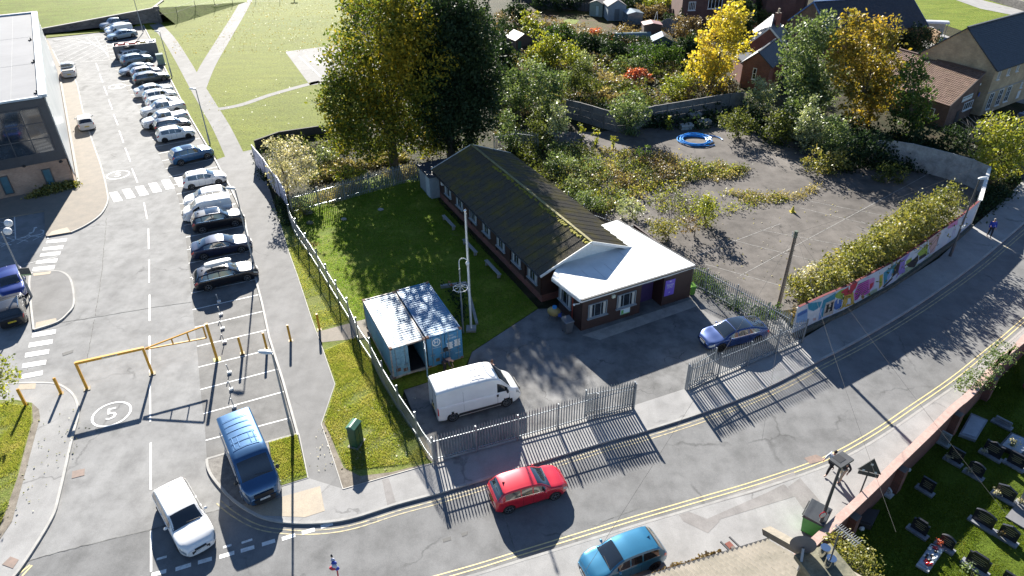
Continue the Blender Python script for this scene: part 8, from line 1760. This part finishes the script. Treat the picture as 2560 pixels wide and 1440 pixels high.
# bus shelter like canopy on the back road
b = G(2322, 92); e = empty('bus_shelter', b, R_(-14), 'white curved roof shelter on the road beyond the stone hall', 'shelter'); m = MB(); n = 8; vs = []
for x in (-2.3, 2.3):
    for k in range(n+1): a = math.pi*k/n; vs.append((x, .9*math.cos(a), 2.3+.35*math.sin(a)))
m.add(vs, [(k, n+1+k, n+2+k, k+1) for k in range(n)]); m.build('roof', plain((.62, .64, .66), .4), e, local=True, smooth=True); m = MB(); m.box((0, .7, 1.2), (4.4, .04, 2.0)); m.build('back_panel', plain((.3, .34, .38), .2), e, local=True)
for x in (-2.1, 2.1): m = MB(); m.box((x, -.7, 1.15), (.08, .08, 2.3)); m.build('post', M_grey, e, local=True)
b = G(2305, 105); e = empty('brick_wall', b, 0, 'low brown stone wall stub beside the white shelter', 'wall'); m = MB(); a = G(2285, 92).xy; c = G(2325, 100).xy; dq = Vector((-.3, -3)); m.wall(a, c, .4, 0, 1.9); m.wall(c, c+dq, .4, 0, 1.9, off=-.2); m.build('wall', brick('tan_stone', (.3, .19, .1), (.22, .14, .08), (.2, .15, .1), .4, .18), e); m = MB(); m.wall(a, c, .5, 1.905, 2.0); m.build('coping', M_conc, e)
a, c = G(2400, -22).xy, G(2600, 40).xy; m = MB(); m.wall(a, c, .5, 0, 1.6); m.wall(c, c+(c-a)*.6, .5, 0, 1.6); m.build('stone_wall', M_stone, label='dark stone wall along the top right corner beyond the green', cat='wall')
# blue-grey containers at the right edge
for x, y, L_, lab in ((2590, 330, 6, 'blue-grey flat roofed store at the right edge by the yellow-green tree'), (2600, 440, 5, 'lower blue-grey store at the right edge')):
    b = G(x, y); e = empty('store_container', b, R_(30), lab, 'container'); m = MB(); m.box((0, 0, 1.2), (L_, 2.6, 2.4)); m.build('body', plain((.07, .085, .14), .6), e, local=True); m = MB()
    for k in range(8): m.box((-L_/2+.3+k*L_/8.5, 0, 2.44), (.12, 2.6, .05))
    m.build('roof', plain((.22, .27, .36), .4), e, local=True)
    m = MB(); m.box((0, -1.33, 1.15), (1.2, .05, 2.0)); m.build('door', plain((.1, .12, .18)), e, local=True)
# tall floodlight mast beyond: its base is out of frame, its shadow is on the park
b = G(736, -45); e = empty('floodlight_mast', b, 0, 'thin mast at the top edge of the park whose shadow lies on the grass', 'mast'); m = MB(); m.tube([(b.x, b.y, 0), (b.x, b.y, 12)], [.16, .1], 10); m.build('pole', M_dgrey, e); m = MB(); m.box((b.x, b.y, 12), (1.4, .4, .4)); m.build('lamp_head', M_dgrey, e)
# planters near the corner house
for x, y, w_, L_, rz, z_, lab in ((1785, 1392, .35, .9, 112, .8, 'dark tapered planter with dry plants against the tiled roof'), (1740, 1405, 1.5, .35, 25, 1.0, 'long window box with dried plants above the gutter'), (1668, 1428, 1.7, .35, 22, 1.0, 'window box with a small orange flower near the pale blue hatchback')):
    b = G(x, y, z_); e = empty('planter', (b.x, b.y, .115), R_(rz), lab, 'planter'); m = MB(); m.prism([(-w_/2, -L_/2), (w_/2, -L_/2), (w_/2, L_/2), (-w_/2, L_/2)], 0, z_-.1); m.build('box', plain((.12, .07, .05), .8) if w_ > 1 else M_dgrey, e, local=True)
    Q = np.stack([nr.uniform(-w_/2, w_/2, 260), nr.uniform(-L_/2, L_/2, 260), z_-.1+np.abs(nr.normal(0, .09, 260))], 1); T = np.array(mw(e)); leaves('dried_plants', LM['rust'], Q@T[:3, :3].T+T[:3, 3], .09, e)
b = G(1838, 1378, 1.2); e = empty('barrow', (b.x, b.y, .115), R_(118), 'builder\'s frame of grey tubes with red strut and bricks beside the tiled roof', 'frame')
for s_ in (-.28, .28): m = MB(); m.tube([(-.7, s_, 1.25), (.7, s_, 1.15)], .05, 8); m.build('rail', M_dgrey, e, local=True)
m = MB(); m.bar((-.5, .2, .0), (-.5, .25, 1.2), .06, .06); m.build('strut', plain((.4, .03, .06)), e, local=True); m = MB(); m.box((.0, 0, 1.05), (1.1, .3, .12)); m.box((.1, .02, 1.15), (.25, .2, .1)); m.build('brick_row', M_brickred, e, local=True)
# litter by the palisade, low flower bed by the containers
b = G(1145, 735, .06); e = empty('flower_bed', b, 0, 'flower bed with red blooms beside the closed container', 'flower bed'); P = blobpts([(np.array([b.x-.4, b.y+.4, .35]), (.9, .6, .35)), (np.array([b.x+.2, b.y-1.2, .5]), (.7, .9, .45)), (np.array([b.x+.3, b.y-3, .5]), (.6, 1.0, .5))], 60, .3); leaves('foliage', LM['dark'], P, .1, e); P = blobpts([(np.array([b.x-.5, b.y+.4, .75]), (.5, .3, .12))], 40, .2); leaves('blooms', LM['red'], P, .1, e)
m = MB(); a = b.xy; m.wall(a+Vector((-1.4, .9)), a+Vector((.6, 1.3)), .25, 0, .3); m.wall(a+Vector((.6, 1.3)), a+Vector((1.6, -4)), .2, 0, .22); m.build('edging', M_conc, e)
for x, y, rz, lab in ((1122, 556, 0, 'long grey plank bench against the hut plinth, far one'), (1175, 618, 0, 'long grey plank bench against the hut plinth, middle one'), (1232, 672, 0, 'long grey plank bench against the hut plinth, near one')):
    b = G(x, y, .3); e = empty('plank_bench', (b.x, b.y, .06), R_(116.6), lab, 'bench', 'plank benches beside the hut'); m = MB(); m.box((0, 0, .38), (2.6, .28, .07)); m.build('seat', plain((.3, .3, .29), .8), e, local=True)
    for x_ in (-1.1, 1.1): m = MB(); m.box((x_, 0, .17), (.1, .24, .34)); m.build('leg', M_conc, e, local=True)
for x, y, s_, lab in ((770, 535, .5, 'dark stone lump near the fence corner on the lawn'), (775, 560, .35, 'smaller dark stone below the fence corner'), (860, 550, .28, 'pale stone on the shaded lawn, left'), (952, 526, .3, 'pale stone on the shaded lawn, right')):
    b = G(x, y, .06); m = MB(); m.ball((b.x, b.y, .06+s_*.35), (s_, s_*.7, s_*.5), 8); m.build('stone', M_soot if s_ > .3 else M_conc, label=lab, cat='stone')
# ---------------------------------------------------------------- cemetery
M_gran = mt('black_granite', (.018, .018, .022), (.03, .03, .034), 6, .25, fine=.2, fsc=30); M_gg = mt('grey_granite', (.16, .17, .19), (.24, .25, .27), 4, .6, fine=.2, fsc=20)
def wd_(a, b): v = (G(b[0], b[1], .2)-G(a[0], a[1], .2)).xy; return v
GD = wd_((2425, 1150), (2450, 1164)).normalized()
def grave(base, w_, h_, label, top='round', m_=None, plinth=True, flowers=None, rot=0, lean=0):
    m_ = m_ or M_gran; b = G(base[0], base[1], ZC); rz = math.atan2(GD.y, GD.x)+rot; e = empty('headstone', b, rz, label, 'headstone', 'headstones in the cemetery'); n = 10; P = []
    for k in range(n+1):
        t = -1+2*k/n; x = t*w_/2
        z = {'round': h_-.16*t*t, 'flat': h_, 'shoulder': h_-(.14 if abs(t) > .7 else 0), 'peak': h_-.2*abs(t), 'wave': h_-.1*t*t+.05*math.cos(t*6)}[top]; P.append((x, z))
    P = [(-w_/2, .12)]+P+[(w_/2, .12)]; m = MB(); N = len(P); th = .06
    vs = [(x, -th, z) for x, z in P]+[(x, th, z) for x, z in P]; m.add(vs, [tuple(range(N))[::-1], tuple(range(N, 2*N))]+[(i, (i+1) % N, N+(i+1) % N, N+i) for i in range(N)]); m.build('stone', m_, e, local=True)
    m = MB(); m.box((0, -.08, .06), (w_+.25, .42, .13)); m.build('plinth', M_gg if m_ is M_gran else m_, e, local=True)
    m = MB()
    for r in range(4): m.box((0, -th-.003, h_*.78-r*.12), (w_*(.5 if r % 2 else .66), .004, .03))
    m.build('inscription', plain((.30, .26, .14), .5) if m_ is M_gran else plain((.08, .08, .08)), e, local=True)
    if flowers:
        v = MB(); v.tube([(-w_*.35, -.25, .1), (-w_*.35, -.25, .28)], [.06, .08], 8); v.build('vase', M_gg, e, local=True)
        Q = np.stack([nr.normal(-w_*.35, .09, 60), nr.normal(-.25, .09, 60), nr.uniform(.28, .5, 60)], 1); T = np.array(mw(e)); leaves('flowers', LM[flowers], Q@T[:3, :3].T+T[:3, 3], .07, e)
    if plinth: m = MB(); m.box((0, -.95, .05), (w_*1.0, 1.5, .1)); m.build('kerb_set', plain((.17, .17, .18), .6), e, local=True)
    return e
grave((2383, 1154), .75, 1.0, 'dark headstone with white angel and vases near the wall, below the pale plaque', 'flat', plinth=False, flowers='pale')
grave((2476, 1140), .95, 1.05, 'wide black shouldered headstone beside the kerbed grave with flower pot', 'wave', plinth=False, flowers='pale')
grave((2535, 1165), .85, .95, 'headstone with a bright straight top edge below the kerbed grave', 'flat', plinth=False)
grave((2434, 1188), .8, .95, 'dark round topped headstone in the middle of the shaded grass', 'round', plinth=False, flowers='pale')
grave((2313, 1227), .7, .9, 'lonely dark headstone leaning near the brick wall', 'flat', plinth=False)
grave((2508, 1245), .95, .95, 'black headstone at the edge of the sunlit grass with cream flowers', 'peak', plinth=False, flowers='pale')
grave((2453, 1312), 1.0, 1.0, 'large black headstone with carved cross ornament on top', 'round', plinth=False)
grave((2515, 1348), .85, 1.0, 'thick black headstone with tan flowers in the sun', 'peak', plinth=False, flowers='rust')
grave((2294, 1331), .8, .95, 'black heart topped headstone in deep shade nearest the long aerial', 'shoulder', plinth=False)
grave((2362, 1368), .7, .85, 'small black headstone at the head of the decorated blue-white grave', 'round', plinth=False, flowers='red')
grave((2438, 1420), 1.0, 1.0, 'big black headstone behind the leafy plant at the bottom', 'shoulder', plinth=False)
grave((2520, 1468), .8, .9, 'headstone cut off by the bottom edge at the right', 'flat', plinth=False)
grave((2568, 1268), .9, .9, 'pale grey headstone at the right edge of the photo', 'flat', M_gg, flowers='pale')
grave((2505, 1062), .9, .45, 'low grey tablet in the dark top part of the cemetery', 'flat', M_gg, plinth=False)
grave((2356, 1108), .6, .85, 'pale plaque headstone standing against the brick wall', 'flat', plain((.32, .35, .34), .5), plinth=False)
grave((2215, 1232), .5, .45, 'small white memorial at the foot of the wall, upper one', 'round', plain((.5, .5, .5)), plinth=False)
def slab(pts, label, m_, h_=.15, inner=None, deco=0):
    P = [p.xy for p in GP(pts, ZC+h_)]; c = sum(P, Vector((0, 0)))/len(P); e = empty('grave_slab', (c.x, c.y, ZC), 0, label, 'grave'); m = MB(); m.prism(P, ZC, ZC+h_); m.build('kerb_set', m_, e)
    Q = [c+(p-c)*.82 for p in P]; m = MB(); m.prism(Q, ZC+h_+.003, ZC+h_+.05); m.build('slab', inner or m_, e); rnd.seed(4)
    for k in range(deco): u, v = rnd.random(), rnd.random(); p = (Q[0]*(1-u)+Q[1]*u)*(1-v)+(Q[3]*(1-u)+Q[2]*u)*v; m = MB(); r = rnd.uniform(.05, .11); m.ball((p.x, p.y, ZC+h_+.05+r*.6), (r, r, r), 8); m.build('ornament', (M_ink if k % 2 else M_white) if k % 5 else M_red, e, smooth=True)
    return e
slab([(2428, 1032), (2470, 1050), (2440, 1100), (2398, 1085)], 'broken pale blue-grey grave slab in the top part of the cemetery', plain((.24, .26, .29)), .2, plain((.36, .4, .46)))
slab([(2528, 1080), (2590, 1105), (2555, 1140), (2496, 1115)], 'pale kerbed grave slab with a flower pot at the right edge', M_gran, .25, plain((.34, .38, .43)))
b = G(2530, 1114, ZC+.3); e = empty('flower_pot', b, 0, 'pot of white flowers on the pale kerbed grave', 'flower pot'); m = MB(); m.tube([(b.x, b.y, b.z), (b.x, b.y, b.z+.22)], [.1, .14], 10); m.build('pot', plain((.08, .1, .04)), e); Q = nr.normal(size=(90, 3))*.12+np.array([b.x, b.y, b.z+.32]); leaves('flowers', LM['pale'], Q, .08, e)
slab([(2328, 1358), (2362, 1372), (2322, 1430), (2290, 1412)], 'blue and white pebbled grave covered with round ornaments', plain((.4, .4, .42)), .15, plain((.36, .42, .5)), 26)
slab([(2150, 1268), (2200, 1275), (2180, 1315), (2130, 1300)], 'dark flat box tomb in the shade by the wall', plain((.035, .03, .03)), .35)
for x, y, lab in ((2240, 1212, 'small white ornament on the grass beside the wall'), (2153, 1325, 'crumpled white litter below the box tomb'), (2270, 1178, 'little pale pot at the foot of the wall')): b = G(x, y, ZC); m = MB(); m.ball((b.x, b.y, ZC+.12), (.16, .12, .13), 6); m.build('ornament', plain((.5, .5, .5)), label=lab, cat='ornament')
plant('leafy_plant', (2425, 1460), [(2425, 1425, 14), (2420, 1410, 8), (2432, 1440, 14)], 'sage', 'pale leafy plant in front of the big black headstone at the bottom', 'plant', None, .07, 60, .03, crownname='foliage', z0=ZC)

# ---------------------------------------------------------------- people
def skin(name, V, E, Rr, mat, parent, sub=1):
    me = bpy.data.meshes.new(name); me.from_pydata([tuple(v) for v in V], E, []); o = bpy.data.objects.new(name, me); C.objects.link(o)
    sm = o.modifiers.new('s', 'SKIN'); sm.use_smooth_shade = True; sv = me.skin_vertices[0].data if me.skin_vertices else None
    if sv is None:
        bm = bmesh.new(); bm.from_mesh(me); bm.verts.layers.skin.verify(); bm.to_mesh(me); bm.free(); sv = me.skin_vertices[0].data
    for i, r in enumerate(Rr): sv[i].radius = (r, r) if not hasattr(r, '__len__') else r; sv[i].use_root = (i == 0)
    ss = o.modifiers.new('u', 'SUBSURF'); ss.levels = sub; ss.render_levels = sub
    dg = bpy.context.evaluated_depsgraph_get(); dg.update(); m2 = bpy.data.meshes.new_from_object(o.evaluated_get(dg)); bpy.data.objects.remove(o)
    m2.materials.clear(); m2.materials.append(mat); o = bpy.data.objects.new(name, m2); C.objects.link(o); o.parent = parent; MW[o.name] = mw(parent); return o
SK_ = mt('skin', (.45, .26, .19), (.38, .21, .15), 6, .55)
def person(base, rz, label, top_c, leg_c, shoe_c, hair_c, J, bald=False, z=.115, scale=1.0):
    b = G(base[0], base[1], z) if len(base) == 2 else Vector(base); e = empty('person', b, rz, label, 'person'); e.scale = (scale,)*3
    D = dict(pel=(0, 0, .93), che=(0, 0, 1.32), nek=(0, 0, 1.48), hed=(.02, 0, 1.60), top=(.02, 0, 1.70), shl=(0, .18, 1.42), shr=(0, -.18, 1.42), ell=(-.05, .26, 1.15), elr=(.05, -.26, 1.15), wrl=(.05, .27, .90), wrr=(.15, -.26, .92),
             hpl=(0, .09, .9), hpr=(0, -.09, .9), knl=(.05, .1, .5), knr=(.02, -.1, .5), anl=(0, .1, .08), anr=(0, -.1, .08), tol=(.16, .11, .04), tor=(.16, -.11, .04)); D.update(J); v = {k: Vector(p) for k, p in D.items()}
    V = []; E = []; Rr = []
    def ad(p, r, par=None):
        V.append(p); Rr.append(r)
        if par is not None: E.append((par, len(V)-1))
        return len(V)-1
    pl_ = ad(v['pel'], .13); ch = ad(v['che'], .145, pl_); nk = ad(v['nek'], .055, ch); hd = ad(v['hed'], .082, nk); tp = ad(v['top'], .07, hd)
    for s_ in 'lr':
        a = ad(v['sh'+s_], .062, ch); c = ad(v['el'+s_], .045, a); w_ = ad(v['wr'+s_], .03, c); dr = (v['wr'+s_]-v['el'+s_]).normalized(); pm = ad(v['wr'+s_]+dr*.08, .036, w_); u = dr.cross(Vector((1, 0, .1))).normalized()
        for k in range(4): f = ad(V[pm]+dr*.045+u*(k-1.5)*.02, .009, pm); ad(V[f]+dr*(.04+.008*(k in (1, 2)))+Vector((.012, 0, 0)), .008, f)
        t = ad(V[w_]+dr*.05+u*.04+Vector((.02, 0, 0)), .01, w_); ad(V[t]+dr*.035+Vector((.01, 0, 0)), .009, t)
        h_ = ad(v['hp'+s_], .095, pl_); kn = ad(v['kn'+s_], .062, h_); an = ad(v['an'+s_], .042, kn); ad(v['to'+s_], .035, an)
    skin('body', V, E, Rr, SK_, e)
    def cl(name, keys, links, rad, col): return skin(name, [v[k] if isinstance(k, str) else Vector(k) for k in keys], links, rad, plain(col, .85), e)
    hem = v['pel'].lerp(v['che'], -.05)
    cl('jacket', [hem, 'che', v['che'].lerp(v['nek'], .6), 'shl', 'ell', v['ell'].lerp(v['wrl'], .92), 'shr', 'elr', v['elr'].lerp(v['wrr'], .92)], [(0, 1), (1, 2), (1, 3), (3, 4), (4, 5), (1, 6), (6, 7), (7, 8)], [(.175, .15), (.185, .15), .08, .085, .065, .05, .085, .065, .05], top_c)
    cl('trousers', ['pel', 'hpl', 'knl', v['knl'].lerp(v['anl'], .93), 'hpr', 'knr', v['knr'].lerp(v['anr'], .93)], [(0, 1), (1, 2), (2, 3), (0, 4), (4, 5), (5, 6)], [(.15, .13), .11, .078, .06, .11, .078, .06], leg_c)
    for s_ in 'lr': cl('shoe', ['an'+s_, v['an'+s_].lerp(v['to'+s_], .5)-Vector((0, 0, .02)), 'to'+s_], [(0, 1), (1, 2)], [.05, .05, .042], shoe_c)
    hd_ = v['hed'].lerp(v['top'], .5); m = MB(); 
    if not bald: m.ball(hd_+Vector((-.025, 0, .045)), (.1, .09, .095), 12); m.build('hair', plain(hair_c, .9), e, local=True, smooth=True)
    fc = v['hed']+Vector((.085, 0, .03)) if v['top'].z > v['hed'].z else None
    if fc is not None:
        m = MB()
        for s_ in (-1, 1): m.ball(fc+Vector((.0, s_*.03, .01)), .012, 6)
        m.build('eye', M_ink, e, local=True); m = MB(); m.ball(fc+Vector((.012, 0, -.02)), (.018, .014, .024), 6); m.build('nose', SK_, e, local=True)
    return e
person((2071, 1184), R_(205), 'person in a pale jacket and black trousers striding beside the road', (.42, .45, .5), (.015, .014, .018), (.6, .55, .55), (.02, .018, .018), dict(knl=(.22, .09, .52), anl=(.30, .09, .1), tol=(.46, .09, .08), knr=(-.12, -.09, .5), anr=(-.42, -.09, .16), tor=(-.34, -.09, .05), ell=(-.2, .27, 1.16), wrl=(-.22, .28, .92), elr=(.15, -.27, 1.18), wrr=(.33, -.25, 1.05)))
person((2100, 1202), R_(200), 'person in a black jacket and beige trousers walking by the floodlit lamp post', (.018, .018, .024), (.42, .36, .28), (.02, .02, .02), (.05, .025, .02), dict(knl=(.15, .1, .5), anl=(.16, .1, .08), tol=(.32, .1, .05), knr=(-.04, -.1, .5), anr=(-.2, -.1, .1), tor=(-.06, -.1, .05), ell=(-.12, .29, 1.17), wrl=(.0, .3, .94), elr=(-.1, -.29, 1.17), wrr=(.02, -.28, .95)))
person((2471, 592), R_(255), 'person in a bright blue top and dark trousers walking on the shaded pavement', (.02, .05, .35), (.02, .022, .03), (.015, .015, .015), (.25, .22, .2), dict(knl=(.14, .1, .5), anl=(.12, .1, .08), tol=(.28, .1, .05), anr=(-.15, -.1, .09), tor=(.0, -.1, .05)))
person((1112, 930), R_(-10), 'person in dark clothes bending down outside the open container', (.03, .025, .04), (.02, .02, .025), (.02, .02, .02), (.3, .2, .15), dict(che=(.36, 0, 1.12), nek=(.47, 0, 1.08), hed=(.58, 0, 1.03), top=(.67, 0, .98), shl=(.36, .18, 1.1), shr=(.36, -.18, 1.1), ell=(.42, .24, .82), elr=(.42, -.24, .82), wrl=(.52, .15, .62), wrr=(.52, -.15, .62), pel=(-.05, 0, .92)), bald=True, z=.1)
pq = G(1230, 905, 1.72); person((pq.x, pq.y, .1), R_(230), 'person in a dark top standing behind the white panel van', (.07, .03, .04), (.03, .03, .04), (.02, .02, .02), (.12, .06, .04), dict(ell=(.1, .26, 1.18), wrl=(.3, .12, 1.15), elr=(.1, -.26, 1.18), wrr=(.3, -.1, 1.15)))
